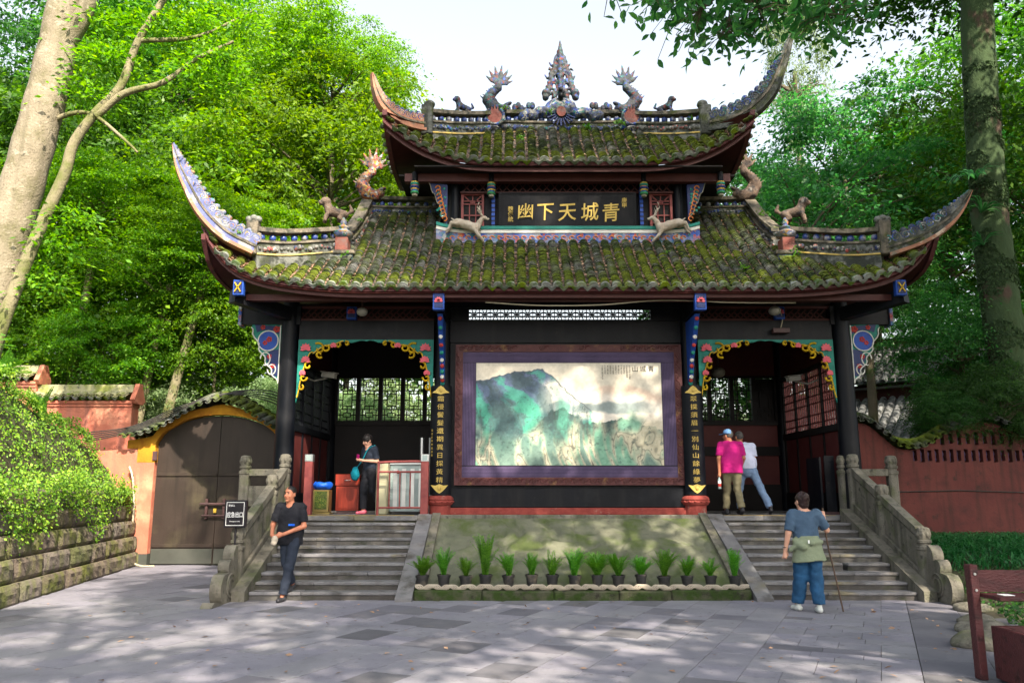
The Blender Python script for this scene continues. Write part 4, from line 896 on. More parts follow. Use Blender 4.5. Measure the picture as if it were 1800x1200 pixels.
b = MB(); b.poly([(.13 * math.cos(a), .13 * math.sin(a)) for a in np.linspace(0, 2 * math.pi, 20)[:-1]], (0, -.19, -.46), (1, 0, 0), (0, 0, 1), (0, -1, 0), .04); b.build('red_sun', 'pearl_red', sp)
b = MB(); b.ball((0, -.16, -.04), .09, 12, 8); b.ball((0, -.14, .14), .06, 12, 8); b.build('black_pearl', 'black_wood', sp, smooth=60)
b = MB()
for k in range(9): a = R(205 + k * 16); b.bar((0 + .18 * math.cos(a), -.2, -.46 + .18 * math.sin(a)), (.42 * math.cos(a), -.2, -.46 + .36 * math.sin(a)), .05, .03)
b.build('sun_ray', 'navy', sp)

# ---- upper storey
b = MB(); b.box(XU - 2.72, XU + 2.72, 1.32, 1.40, 6.5, 8.45); uw = gp(b, 'upper_wall', 'black_wood')
b = MB(); b.box(XU - 2.72, XU - 2.64, 1.402, 3.4, 6.9, 8.45); b.box(XU + 2.64, XU + 2.72, 1.402, 3.4, 6.9, 8.45); gp(b, 'upper_side_wall', 'black_wood')
for s in (-1, 1):
    b = MB(); b.lathe([(.1, 0), (.1, 1.5)], (XU + s * 2.46, 1.24, 6.95), 12); gp(b, 'upper_column', 'black_wood', smooth=60)
    b = MB(); b.box(XU + s * 1.62 - .035, XU + s * 1.62 + .035, 1.06, 1.2, 7.2, 8.15); po = gp(b, 'painted_post', 'navy'); bb = MB()
    for k in range(9): bb.box(XU + s * 1.62 - .036, XU + s * 1.62 + .036, 1.045, 1.062, 7.24 + k * .1, 7.30 + k * .1)
    bb.build('painted_bands', 'blue', po)
    # lattice window
    xc = XU + s * 2.08; b = MB(); 
    for a in ((-.25, .25, 7.28, 7.33), (-.25, .25, 8.08, 8.13), (-.25, -.2, 7.33, 8.08), (.2, .25, 7.33, 8.08)): b.box(xc + a[0], xc + a[1], 1.22, 1.31, a[2], a[3])
    wi = gp(b, 'lattice_window', 'rail_red'); bb = MB()
    for (x0, z0, x1, z1) in ((-.2, 7.62, .2, 7.62), (-.2, 7.88, .2, 7.88), (-.07, 7.33, -.07, 7.88), (.07, 7.33, .07, 7.88), (-.2, 8.08, 0, 7.88), (.2, 8.08, 0, 7.88), (0, 7.88, 0, 8.08), (-.2, 7.45, .2, 7.45), (-.2, 7.95, .2, 7.95)): bb.bar((xc + x0, 1.26, z0), (xc + x1, 1.26, z1), .02, .025)
    bb.build('glazing_bar', 'rail_red', wi)
    bb = MB(); bb.box(xc - .2, xc + .2, 1.29, 1.312, 7.33, 8.08); bb.build('pane', 'dark_inside', wi)
    # hanging lotus posts
    for xx, yy in ((1.66, .92), (3.32, .86)):
        x = XU + s * xx; b = MB(); b.lathe([(.06, 0), (.06, .22)], (x, yy, 8.24), 10); hp = gp(b, 'hanging_post', 'black_wood'); z = 8.24
        for r, h_, m in ((.085, .03, 'gold'), (.095, .05, 'teal'), (.085, .02, 'orange'), (.105, .06, 'navy'), (.09, .03, 'gold'), (.078, .03, 'blue'), (.09, .05, 'green'), (.06, .05, 'plaster_pale')):
            bb = MB(); bb.lathe([(r * .9, 0), (r, -h_ * .3), (r, -h_ * .7), (r * .88, -h_)], (x, yy, z), 14); bb.build('carved_ring', m, hp, smooth=40); z -= h_
    # painted wing bracket
    out = [(0, 0), (0, .95), (.42, 1.0)] + [(.42 - t * .40, 1.0 - t * .86 + .035 * math.sin(t * 22)) for t in np.linspace(.05, .95, 16)] + [(.02, 0)]
    b = MB(); b.poly(out, (XU + s * 2.62, 1.0, 7.28), (s, 0, 0), (0, 0, 1), (0, 1, 0), .07); br = gp(b, 'wing_bracket', 'navy')
    bb = MB()
    for k in range(9): t = k / 8; bb.tube([(XU + s * (2.62 + .05 + .2 * (1 - t * .2) * (t) + .05 * math.cos(a)), .985, 7.45 + t * .7 + .05 * math.sin(a)) for a in np.linspace(0, 5, 10)], .014, 5)
    bb.build('bracket_scroll', 'orange', br); bb = MB(); bb.tube([(XU + s * (2.62 + u), .985, 7.28 + v) for u, v in out[2:-1]], .010, 5); bb.build('bracket_trim', 'plaster_pale', br)
    bb = MB()
    for k in range(14): bb.ball((XU + s * (2.66 + random.uniform(0, .2)), .99, 7.5 + random.uniform(0, .65)), .03, 6, 4, (1, .4, 1))
    bb.build('bracket_cloud', 'teal', br)
b = MB(); b.box(XU - 2.35, XU + 2.35, 1.16, 1.24, 8.1, 8.14); b.box(XU - 2.35, XU + 2.35, 1.16, 1.24, 8.36, 8.42); fr = gp(b, 'upper_frieze', 'red_wood'); bb = MB()
for k in range(26): x = XU - 2.3 + k * .177; bb.bar((x, 1.2, 8.14), (x + .177, 1.2, 8.36), .018, .02); bb.bar((x + .177, 1.2, 8.14), (x, 1.2, 8.36), .018, .02)
bb.build('frieze_lattice', 'red_wood', fr)
# painted ledge
b = MB(); K = []
for x in np.linspace(-2.85, 2.85, 40):
    e = max(0, abs(x) - 2.2) / .65; dz = .1 * e * e; K.append([(XU + x, .98, 6.86), (XU + x, 1.3, 6.86), (XU + x, 1.3, 7.22 + dz), (XU + x, .98, 7.22 + dz)])
b.sweep(None, K); lg = gp(b, 'painted_ledge', 'poly_strip'); b = MB(); b.sweep(None, [[q[3] + np.array((0, -.04, -.02)), q[2] + np.array((0, 0, -.02)), q[2] + np.array((0, 0, .05)), q[3] + np.array((0, -.04, .05))] for q in np.array(K)]); b.build('ledge_rail', 'teal', lg)
b = MB(); b.sweep(None, [[q[0] + np.array((0, -.05, -.05)), q[1] + np.array((0, 0, -.05)), q[1] + np.array((0, 0, .03)), q[0] + np.array((0, -.05, .03))] for q in np.array(K)]); b.build('ledge_foot', 'plaster', lg)
b = MB(); b.sweep(None, [[q[3] + np.array((0, -.02, -.1)), q[3] + np.array((0, .02, -.1)), q[3] + np.array((0, .02, -.03)), q[3] + np.array((0, -.02, -.03))] for q in np.array(K)]); b.build('ledge_white_line', 'white', lg)
bb = MB()
for k in range(30):
    x = XU - 2.5 + k * .172; bb.tube([(x + .05 * math.cos(a), .975, 7.02 + .035 * math.sin(a)) for a in np.linspace(0, 4.6, 9)], .014, 5)
bb.build('ledge_dragon_relief', 'orange', lg)

# ---- ground storey: columns, beams, screens
def cyl(x, y, z0, z1, r0, r1, name='column', m='black_wood'):
    b = MB(); b.lathe([(r0, 0), (r1, z1 - z0)], (x, y, z0), 24); return gp(b, name, m, smooth=60)
for s in (-1, 1):
    for x, y in ((5.62, .45), (5.62, 4.2), (2.52, 4.2)): cyl(s * x, y, PZ, 5.45, .205, .165)
    cyl(s * 2.5, .5, PZ, 5.4, .17, .155)
    b = MB(); b.lathe([(.21, 0), (.21, .18), (.24, .19), (.27, .24), (.255, .27), (.27, .30), (.25, .34), (.2, .37)], (s * 2.5, .4, PZ), 20); cb_ = gp(b, 'column_base', 'red_stone', smooth=35); bb = MB()
    for k in range(14): a = k * 2 * math.pi / 14; bb.ball((s * 2.5 + .25 * math.cos(a), .4 + .25 * math.sin(a), PZ + .255), .035, 6, 4, (1, 1, .7))
    bb.build('carved_petal', 'red_stone', cb_, smooth=60)
    # side bay
    xa, xb = sorted((s * 5.42, s * 2.68))
    b = MB(); b.box(xa, xb, .40, .54, 4.66, 5.06); gp(b, 'bay_beam', 'black_wood')
    b = MB(); b.box(xa, xb, .42, .50, 5.07, 5.11); b.box(xa, xb, .42, .50, 5.32, 5.37); fz = gp(b, 'frieze', 'red_wood'); bb = MB(); k = 0; x = xa
    while x < xb - .16: bb.bar((x, .46, 5.11), (x + .2, .46, 5.32), .022, .025); bb.bar((x + .16, .46, 5.11), (x - .02 + .02, .46, 5.26), .022, .025); x += .13
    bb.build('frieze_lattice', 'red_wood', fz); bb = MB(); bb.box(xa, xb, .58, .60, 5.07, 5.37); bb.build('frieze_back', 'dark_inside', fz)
    # carved arch, two halves
    for h_ in (-1, 1):
        cx = (xa + xb) / 2; hw = (xb - xa) / 2; lo = []
        for t in np.linspace(0, 1, 15): lo.append((t * (hw - .30), .60 + .03 * (1 - t) ** .5 - .22 * t ** 3 + .02 * math.sin(t * 18)))
        for t in np.linspace(0, 1, 15): lo.append((hw - .30 + .28 * t ** .6, .40 - .02 * 0 - .95 * t ** 1.15 + .02 * math.sin(t * 20)))
        out = [(0, .665)] + lo + [(hw, -.62), (hw, .665)]
        b = MB(); b.poly(out, (cx, .38, 4.0), (h_, 0, 0), (0, 0, 1), (0, 1, 0), .05); ar = gp(b, 'carved_arch', 'teal')
        def spiral(u, v, r, turns, a0, dr, rad=.022): return [(cx + h_ * (u + dr * r * (1 - k / 30) * math.cos(a0 + turns * k / 24)), .362, 4.0 + v + r * (1 - k / 30) * math.sin(a0 + turns * k / 24)) for k in range(25)]
        ys_ = MB()
        for (u, v, r, a0, dr) in ((hw - .42, .47, .13, 1, 1), (hw - .58, .50, .09, 3, -1), (hw - .8, .55, .06, 2, 1), (hw - .22, .12, .09, 1, -1), (hw - .13, -.12, .08, 3, 1), (hw - .09, -.32, .06, 2, 1), (hw - .98, .58, .05, 1, 1), (hw - .44, .36, .08, 4, 1)): ys_.tube(spiral(u, v, r, 5.6, a0, dr), .022, 6)
        ys_.tube([(cx + h_ * u, .365, 4.0 + v + .012) for u, v in lo[6:]], .014, 5)
        ys_.build('gilt_scroll', 'yellow_paint', ar, smooth=60)
        for (u, v, r) in ((hw - .16, .5, .12), (hw - .17, .26, .10), (hw - .72, .56, .07), (hw - .12, .0, .07)):
            fl = MB()
            for k in range(7):
                a = R(-15 + k * 35); d = np.array((math.cos(a), math.sin(a))); fl.poly([(0, -.02), (r * .6, -.03), (r, 0), (r * .6, .03), (0, .02)], (cx + h_ * u, .355 - .004 * k, 4.0 + v - .03), (h_ * d[0], 0, d[1]), (-h_ * d[1], 0, d[0]), (0, -1, 0), .015)
            fl.build('lotus_flower', 'pink', ar)
    # side wall: boards below, lattice above
    X = s * 5.62
    b = MB(); b.box(min(X, X - s * .06), max(X, X - s * .06), .66, 4.0, PZ, 2.85); b.box(min(X, X - s * .06), max(X, X - s * .06), .66, 4.0, 4.35, 5.45); sw = gp(b, 'side_wall', 'red_panel' if s > 0 else 'red_panel')
    bb = MB(); x0, x1 = sorted((X + s * .02, X - s * .10)); bb.box(x0, x1, .63, 4.02, 2.86, 3.0); bb.box(x0, x1, .63, 4.02, 4.28, 4.36); bb.box(x0, x1, .63, 4.02, PZ + .02, PZ + .42)
    for k in range(5): y = .7 + k * .8; bb.box(x0 + .015, x1 - .015, y, y + .07, PZ + .42, 2.86); bb.box(x0 + .015, x1 - .015, y, y + .07, 3.0, 4.28)
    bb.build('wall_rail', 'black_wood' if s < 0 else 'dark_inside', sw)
    bb = MB(); y = .8
    while y < 3.95:
        bb.bar((X - s * .03, y, 3.0), (X - s * .03, y, 4.28), .022, .03); y += .115
    for z in (3.12, 3.3, 3.55, 3.72, 3.9, 4.14): bb.bar((X - s * .03, .7, z), (X - s * .03, 4.0, z), .022, .03)
    bb.build('side_lattice', 'rail_red' if s > 0 else 'black_wood', sw)
    # back wall with fretwork windows
    xa, xb = sorted((s * 5.45, s * 2.7)); npan = 5; w = (xb - xa) / npan
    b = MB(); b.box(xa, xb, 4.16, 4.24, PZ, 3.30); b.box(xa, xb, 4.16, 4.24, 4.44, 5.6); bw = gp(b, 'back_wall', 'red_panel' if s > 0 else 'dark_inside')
    bb = MB()
    for k in range(npan + 1): bb.box(xa + k * w - .05, xa + k * w + .05, 4.12, 4.26, 3.3, 4.44)
    bb.box(xa, xb, 4.11, 4.155, 3.24, 3.34); bb.box(xa, xb, 4.11, 4.155, 4.40, 4.46); bb.box(xa, xb, 4.11, 4.155, PZ, PZ + .12); bb.box(xa, xb, 4.115, 4.15, PZ + .12, PZ + .62)
    if s > 0: bb.box(xa, xb, 4.11, 4.155, 2.5, 2.72)
    bb.build('window_post', 'dark_inside', bw)
    for k in range(npan):
        x0, x1 = xa + k * w + .05, xa + (k + 1) * w - .05; lt = MB(); W_x = x1 - x0; e = .022
        fx = lambda u: x0 + u * W_x; fz_ = lambda v: 3.34 + v * 1.06
        for (u0, v0, u1, v1) in ((0, .28, 1, .28), (0, .72, 1, .72), (.25, .28, .25, .72), (.75, .28, .75, .72), (.25, .36, .75, .36), (.25, .64, .75, .64), (0, .5, .25, .5), (.75, .5, 1, .5), (.5, 0, .5, .1), (.5, .2, .5, .28), (.3, .1, .7, .1), (.3, .2, .7, .2), (.3, .1, .3, .2), (.7, .1, .7, .2), (0, .15, .3, .15), (.7, .15, 1, .15),
                                 (.5, .72, .5, .8), (.3, .8, .7, .8), (.3, .92, .7, .92), (.3, .8, .3, .92), (.7, .8, .7, .92), (0, .86, .3, .86), (.7, .86, 1, .86), (.5, .92, .5, 1), (.12, 0, .12, .28), (.88, 0, .88, .28), (.12, .72, .12, 1), (.88, .72, .88, 1), (.5, .64, .5, .72), (.5, .28, .5, .36), (0, .02, 1, .02), (0, .98, 1, .98)):
            lt.bar((fx(u0), 4.2, fz_(v0)), (fx(u1), 4.2, fz_(v1)), e, e)
        lt.build('fretwork', 'dark_inside', bw)
    if s > 0:
        bb = MB(); bb.box(xb - w + .05, xb - .05, 4.21, 4.24, 3.34, 4.4); bb.build('shutter', 'dark_inside', bw)
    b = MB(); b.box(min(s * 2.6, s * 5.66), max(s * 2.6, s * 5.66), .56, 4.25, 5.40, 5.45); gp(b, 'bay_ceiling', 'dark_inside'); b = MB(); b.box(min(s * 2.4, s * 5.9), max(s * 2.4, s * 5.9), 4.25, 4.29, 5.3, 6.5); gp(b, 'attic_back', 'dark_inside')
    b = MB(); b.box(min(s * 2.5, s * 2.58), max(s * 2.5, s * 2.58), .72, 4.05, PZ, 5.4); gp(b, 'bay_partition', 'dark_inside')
    # cantilever beam and painted heads
    b = MB(); b.box(min(s * 5.4, s * 6.62), max(s * 5.4, s * 6.62), .36, .56, 4.98, 5.36); cbm = gp(b, 'corner_beam', 'black_wood')
    b = MB(); b.bar((s * 5.62, .3, 5.17), (s * 6.42, -.74, 5.30), .2, .26); gp(b, 'diagonal_beam', 'black_wood')
    def head(x, y, z, w, h, r=0):
        bd = MB(); bd.box(x - w / 2, x + w / 2, y - .06, y + .06, z - h / 2, z + h / 2, .01); hd = gp(bd, 'painted_head', 'blue'); q = MB(); q.box(x - w * .36, x + w * .36, y - .07, y - .055, z - h * .38, z + h * .38); q.build('head_field', 'navy', hd)
        q = MB()
        if r: q.bar((x - w * .3, y - .076, z - h * .3), (x + w * .3, y - .076, z + h * .3), .035, .02); q.bar((x + w * .3, y - .076, z - h * .3), (x - w * .3, y - .076, z + h * .3), .035, .02)
        else:
            for k in range(6): a = R(k * 36); q.poly([(0, -.012), (.06, -.02), (.085, 0), (.06, .02), (0, .012)], (x, y - .074, z - .0), (math.cos(a), 0, math.sin(a)), (-math.sin(a), 0, math.cos(a)), (0, -1, 0), .01)
        q.build('head_flower', 'yellow_paint' if r else 'pink', hd)
    head(s * 6.26, -.86, 5.42, .2, .3, 1); head(s * 2.48, -.78, 5.17, .22, .33); head(s * 4.35, .34, 5.2, .2, .26)
    b = MB(); b.box(s * 6.62 - .03, s * 6.62 + .03, .3, .6, 4.95, 5.4); gp(b, 'beam_cap', 'poly_strip')
    b = MB(); b.box(s * 2.48 - .08, s * 2.48 + .08, -.72, .4, 5.03, 5.32); gp(b, 'cross_beam', 'black_wood')
    # strut board seen on edge
    b = MB(); b.poly([(.34, 3.74), (.34, 5.0), (-.52, 5.0), (-.2, 4.55), (.1, 4.2), (.2, 3.9)], (s * 2.48 - .045, 0, 0), (0, 1, 0), (0, 0, 1), (1, 0, 0), .09); sb = gp(b, 'strut_board', 'blue'); q = MB()
    edge = [(-.50, 4.97), (-.2, 4.55), (.1, 4.2), (.2, 3.9), (.33, 3.74)]
    for k, t in enumerate(np.linspace(.03, .97, 11)):
        y = np.interp(t, np.linspace(0, 1, 5), [e_[0] for e_ in edge]); z = np.interp(t, np.linspace(0, 1, 5), [e_[1] for e_ in edge])
        q.cur = k % 3; q.ball((s * 2.48, y - .01, z), .042, 8, 5, (1, .5, 1.1))
    q.build('strut_flower', ['red', 'teal', 'white'], sb, smooth=60)
    # side wing bracket with medallion
    out = [(0, 0), (0, 1.24), (.60, 1.30), (.62, 1.2)] + [(.58 - .56 * t + .03 * math.sin(t * 25), 1.16 - 1.1 * t ** .8) for t in np.linspace(0, 1, 22)]
    b = MB(); b.poly(out, (s * 5.78, .40, 3.72), (s, 0, 0), (0, 0, 1), (0, 1, 0), .07); wb = gp(b, 'wing_bracket', 'teal'); P3 = lambda u, v, d=.39: (s * (5.78 + u), d, 3.72 + v)
    q = MB(); q.poly([(.2 * math.cos(a), .2 * math.sin(a)) for a in np.linspace(0, 2 * math.pi, 22)[:-1]], P3(.26, .92, .395), (s, 0, 0), (0, 0, 1), (0, -1, 0), .012); q.build('medallion', 'blue', wb)
    q = MB(); q.tube([P3(.26 + .205 * math.cos(a), .92 + .205 * math.sin(a), .38) for a in np.linspace(0, 2 * math.pi, 25)], .014, 5); q.tube([P3(u, v, .385) for u, v in out[3:]], .014, 5); q.tube([P3(.3 + .1 * math.cos(a), .55 + .13 * math.sin(a), .385) for a in np.linspace(0, 5, 18)], .013, 5); q.tube([P3(.16 + .08 * math.cos(a), .33 + .1 * math.sin(a), .385) for a in np.linspace(1, 6.3, 18)], .013, 5)
    q.tube([P3(.02, .05, .385), P3(.02, 1.24, .385)], .012, 5); q.build('white_trim', 'white', wb)
    q = MB()
    for (u, v, r) in ((.1, 1.16, .07), (.24, .95, .06), (.32, .88, .05), (.22, .6, .05), (.14, .4, .05), (.38, 1.2, .05)):
        for k in range(5): a = k * 1.256; q.ball(P3(u + r * .6 * math.cos(a), v + r * .6 * math.sin(a), .385), r * .5, 6, 4, (1, .4, 1))
    q.build('painted_flower', 'red', wb, smooth=60)
    q = MB(); q.poly([(.03, .2), (.03, .75), (.2, .72), (.3, .6), (.2, .35), (.1, .2)], P3(0, 0, .396), (s, 0, 0), (0, 0, 1), (0, -1, 0), .008); q.poly([(.03, 1.05), (.03, 1.22), (.55, 1.26), (.5, 1.1), (.4, 1.13), (.26, 1.15)], P3(0, 0, .396), (s, 0, 0), (0, 0, 1), (0, -1, 0), .008); q.build('blue_field', 'navy', wb)
# centre bay
b = MB(); b.box(-2.45, 2.45, .46, .54, 4.62, 5.06); b.box(-2.45, 2.45, .44, .56, 5.34, 5.46); gp(b, 'centre_beam', 'black_wood')
b = MB(); b.box(-2.45, 2.45, .50, .56, 1.30, 4.615); gp(b, 'screen_wall', 'black_wood')
b = MB(); b.box(-2.34, 2.34, .40, .495, 1.33, 1.70, .01); gp(b, 'screen_sill', 'black_wood')
b = MB(); b.box(-2.36, 2.36, .34, .56, PZ, 1.325, .012); gp(b, 'screen_plinth', 'red_stone')
b = MB(); b.box(-2.34, 2.34, .46, .53, 5.07, 5.10); b.box(-2.34, 2.34, .46, .53, 5.31, 5.335); b.box(-2.45, -1.98, .46, .53, 5.10, 5.31); b.box(1.75, 2.45, .46, .53, 5.10, 5.31); cf = gp(b, 'centre_frieze', 'black_wood'); q = MB(); x = -1.98; k = 0
while x < 1.7:
    for j in range(8):
        a = j * math.pi / 4 + .39; q.bar((x + .11, .495, 5.205), (x + .11 + .12 * math.cos(a), .495, 5.205 + .11 * math.sin(a)), .016, .02)
    q.tube([(x + .11 + .05 * math.cos(a), .495, 5.205 + .05 * math.sin(a)) for a in np.linspace(0, 2 * math.pi, 9)], .009, 4); q.bar((x, .495, 5.1), (x, .495, 5.31), .02, .02); q.bar((x, .495, 5.155), (x + .22, .495, 5.155), .012, .02); q.bar((x, .495, 5.255), (x + .22, .495, 5.255), .012, .02); x += .22
q.build('centre_lattice', 'dark_inside', cf)
b = MB(); b.bar((-6.5, -.55, 5.30), (6.5, -.55, 5.30), .14, .12); gp(b, 'eave_purlin', 'red_wood')
# ================================================================== SIGNS, BOARDS, FURNITURE
pl = thing('name_plaque', 'wide black plaque with five large gold characters on the upper storey', 'plaque', (XU, 1.12, 7.24)); pl.rotation_euler = (R(-6) * -1, 0, 0)
b = MB(); b.box(-1.5, 1.5, -.03, .03, 0, .82, .008); b.build('board', 'black_wood', pl)
b = MB()
for a in ((-1.5, 1.5, 0, .03), (-1.5, 1.5, .79, .82), (-1.5, -1.46, .03, .79), (1.46, 1.5, .03, .79)): b.box(a[0], a[1], -.045, -.031, a[2], a[3])
b.build('border', 'black_wood', pl)
for ch, x, sz in (('幽', -.93, .40), ('下', -.50, .42), ('天', -.02, .43), ('城', .47, .42), ('青', .93, .43)):
    text(ch, 'gold_character', 'gold_leaf', pl, (x, -.036, .36 + .02 * random.uniform(-1, 1)), sz, (R(90), R(-4), 0), .008, .003, .95, .12)
for i, ch in enumerate('魏傳統'): text(ch, 'small_character', 'gold_leaf', pl, (-1.24, -.036, .45 - i * .115), .12, ext=.004, off=.001)
for i, ch in enumerate('庚申'): text(ch, 'small_character', 'gold_leaf', pl, (1.24, -.036, .64 - i * .11), .12, ext=.004, off=.001)

mu = thing('mural_board', 'large framed blue green landscape painting on the central screen', 'painting', (.05, .42, 1.76))
FW, FH = 4.56, 2.80
b = MB(); b.box(-FW / 2, FW / 2, -.01, .06, 0, FH); b.build('backing', 'black_wood', mu)
b = MB()
for a in ((-FW / 2, FW / 2, 0, .15), (-FW / 2, FW / 2, FH - .15, FH), (-FW / 2, -FW / 2 + .15, .15, FH - .15), (FW / 2 - .15, FW / 2, .15, FH - .15)): b.box(a[0], a[1], -.045, -.012, a[2], a[3])
fo = b.build('frame', 'frame_maroon', mu)
sq = MB(); sq.tube([(.055 * (1 - k / 26) * math.cos(k * .5), 0, .055 * (1 - k / 26) * math.sin(k * .5)) for k in range(22)], .013, 5); sq.tube([(.05, 0, .0), (.085, 0, .045), (.13, 0, .05), (.16, 0, .02)], [.016, .014, .012, .006], 5)
sme = bpy.data.meshes.new('frame_scroll'); sme.from_pydata(sq.v, [], sq.f); sme.materials.append(MATS['frame_maroon'])
for k in range(27):
    for z in (.075, FH - .075):
        if z > 1 and 6 < k < 20 and k % 5: continue
        mobj('frame_scroll', sme, None, fo, (-FW / 2 + .12 + k * .163, -.05, z))
for k in range(15):
    for x in (-FW / 2 + .075, FW / 2 - .075): o = mobj('frame_scroll', sme, None, fo, (x, -.05, .2 + k * .163), (0, R(-90), 0))
PW, PH, pz0 = 3.72, 2.04, .385
for k in range(8):                       # fluted mauve border
    for (z, m_) in ((.165 + k * .027, 0), (FH - .165 - k * .026, 0)):
        b = MB(); b.box(-FW / 2 + .15, FW / 2 - .15, -.03, -.012, z - .010, z + .010); b.build('border_rib', 'mauve', mu)
for k in range(9):
    for s in (-1, 1):
        x = s * (FW / 2 - .165 - k * .030); b = MB(); b.box(x - .011, x + .011, -.028, -.012, .385, FH - .37); b.build('border_rib', 'mauve', mu)
# generic blue-green mountain scene, printed colours on a fine sheet
nx, nz = 380, 208; X, Z = np.meshgrid(np.linspace(0, 1, nx), np.linspace(0, 1, nz), indexing='ij'); q = np.stack([X * 3.7, Z * 2.0, 0 * X], -1)
def vn2(u, v, f, seed):      # lattice value noise in -1..1
    r2 = np.random.default_rng(seed + 500); T2 = r2.uniform(-1, 1, (64, 64)); a_, c_ = u * f, v * f; i0 = np.floor(a_).astype(int); j0 = np.floor(c_).astype(int); fa, fc = a_ - i0, c_ - j0; fa = fa * fa * (3 - 2 * fa); fc = fc * fc * (3 - 2 * fc); g_ = lambda i, j: T2[i % 64, j % 64]
    return (g_(i0, j0) * (1 - fa) + g_(i0 + 1, j0) * fa) * (1 - fc) + (g_(i0, j0 + 1) * (1 - fa) + g_(i0 + 1, j0 + 1) * fa) * fc
def fbm(f, s): return 1.1 * (vn2(q[..., 0], q[..., 1], f * .6, s) + .55 * vn2(q[..., 0], q[..., 1], f * 1.25, s + 1) + .35 * vn2(q[..., 0], q[..., 1], f * 2.6, s + 2))
img = np.zeros((nx, nz, 3)); img[:] = (214, 206, 190); img += 7 * fbm(3, 1)[..., None]
def lay(mask, colr): global img; m_ = np.clip(mask, 0, 1)[..., None]; img = img * (1 - m_) + np.array(colr) * m_
sm = lambda d, w: np.clip(d / w + .5, 0, 1)
lay(.5 * sm(.70 + .07 * np.sin(X * 9 + 1) + .02 * fbm(6, 3) - Z, .04) * sm(X - .5, .2), (206, 168, 150)); lay(sm(.62 + .05 * np.sin(X * 8 + 2) - Z, .12) * sm(X - .5, .15), (214, 208, 200))
q2 = np.stack([X * 3.7 + .5 * vnoise(q, 1.6, 41) + .35 * Z * 2, Z * .55, 0 * X], -1); cr = 1.2 * vn2(q2[..., 0], q2[..., 1], 3.4, 42) + .8 * vn2(q2[..., 0], q2[..., 1], 7.3, 43) + .55 * vn2(q2[..., 0], q2[..., 1], 15, 44)
rid = .80 + .14 * np.clip(1 - abs(X - .33) / .33, 0, 1) ** .8 - 1.2 * np.clip(X - .36, 0, 1) + .015 * fbm(9, 4); mt_ = sm(rid - Z, .02)
lay(mt_, (60, 110, 108)); lay(mt_ * sm(Z - .62 - .05 * fbm(5, 6), .16) * sm(.42 - X, .1), (70, 88, 130)); st_ = np.sin(q[..., 0] * 13 + 4 * vnoise(q, 2.2, 7) + 3 * Z)
lay(mt_ * sm(cr * .5 + fbm(9, 8) * .5 - .1, .4) * .75, (38, 142, 118)); lay(mt_ * sm(-cr * .5 + fbm(8, 11) * .5 - .3, .35) * .6, (34, 62, 70))
lay(.9 * sm(.13 - abs(Z - .60 + .35 * (X - .55)) - .04 * fbm(4, 13), .06) * sm(X - .36, .06), (222, 214, 204)); lay(.8 * sm(.055 - abs(Z - .555 - .0 * X) - .02 * fbm(7, 15), .03) * sm(X - .38, .06) * sm(.93 - X, .15), (104, 124, 128))
fr_ = .44 + .03 * fbm(8, 17) - .55 * np.clip(X - .82, 0, 1) + .1 * np.exp(-((X - .45) / .07) ** 2) - .08 * np.exp(-((X - .62) / .06) ** 2); fr_ = fr_ + .022 * abs(np.sin(X * 95 + 3 * vnoise(q, 5, 51))) * abs(np.sin(X * 41 + 1)) + .01 * vnoise(q, 60, 52); fm = sm(fr_ - Z, .006) * sm(X - .30, .05)
lay(fm, (42, 82, 78)); lay(fm * sm(fbm(8, 19) - .1, .5) * .7, (60, 130, 112)); lay(fm * sm(.05 - abs(fr_ - Z - .04) + .03 * fbm(22, 53), .03) * sm(X - .34, .1) * sm(.86 - X, .1) * .75, (24, 44, 46)); lay(fm * sm(fbm(26, 54) - .3, .3) * .5, (26, 56, 54))
rk = .36 - .12 * np.sin(X * 3.1 + .9) + .13 * vnoise(q2 * (1, 0, 0), 6.5, 45) - .05 * X; rm = sm(rk - Z - .05 * fbm(6, 22), .16); lay(rm * .9, (196, 186, 160)); lay(rm * sm(cr - .35, .7) * .8, (92, 104, 92)); lay(rm * sm(-cr - .55, .6) * .7, (70, 150, 128)); lay(rm * sm(.07 - abs(cr - .1), .1) * .25, (84, 82, 66)); lay(rm * sm(.24 - Z + .1 * fbm(3, 47), .3) * .4, (206, 194, 168))
lay(mt_ * sm(cr - .5, .6) * sm(.7 - Z, .3) * .5, (58, 160, 132)); lay(mt_ * sm(-cr - .6, .5) * .45, (28, 58, 66)); lay(sm(.035 - abs(X - .34 - .1 * np.sin(Z * 7 + 1) * Z), .03) * sm(.33 - Z, .1) * .0, (200, 190, 180))
lay(sm(.018 - abs(fbm(7, 27) * .5 + .1), .02) * .15 * sm(.5 - Z, .3), (50, 56, 50)); ln = np.minimum(abs(cr - .15), abs(cr + .35)); lay(sm(.045 - ln, .04) * (rm * .28 + mt_ * .25), (50, 54, 48)); lay(sm(fbm(34, 57) - .75, .3) * .35 * np.clip(mt_ + fm, 0, 1), (22, 44, 46)); lay(sm(.007 - abs(rid - Z), .006) * .7 * sm(.62 - X, .1), (40, 54, 70)); img += 7 * fbm(40, 31)[..., None] + 5 * fbm(11, 35)[..., None]
img = img * .9 + np.array((190, 184, 168)) * .06; img = np.clip(img, 0, 255) / 255; lin = np.where(img <= .04045, img / 12.92, ((img + .055) / 1.055) ** 2.4)
V = np.stack([(X - .5) * PW, 0 * X - .0345, pz0 + Z * PH], -1).reshape(-1, 3); ii, jj = np.meshgrid(np.arange(nx - 1), np.arange(nz - 1), indexing='ij'); a = (ii * nz + jj).ravel(); F = np.stack([a, a + nz, a + nz + 1, a + 1], 1)
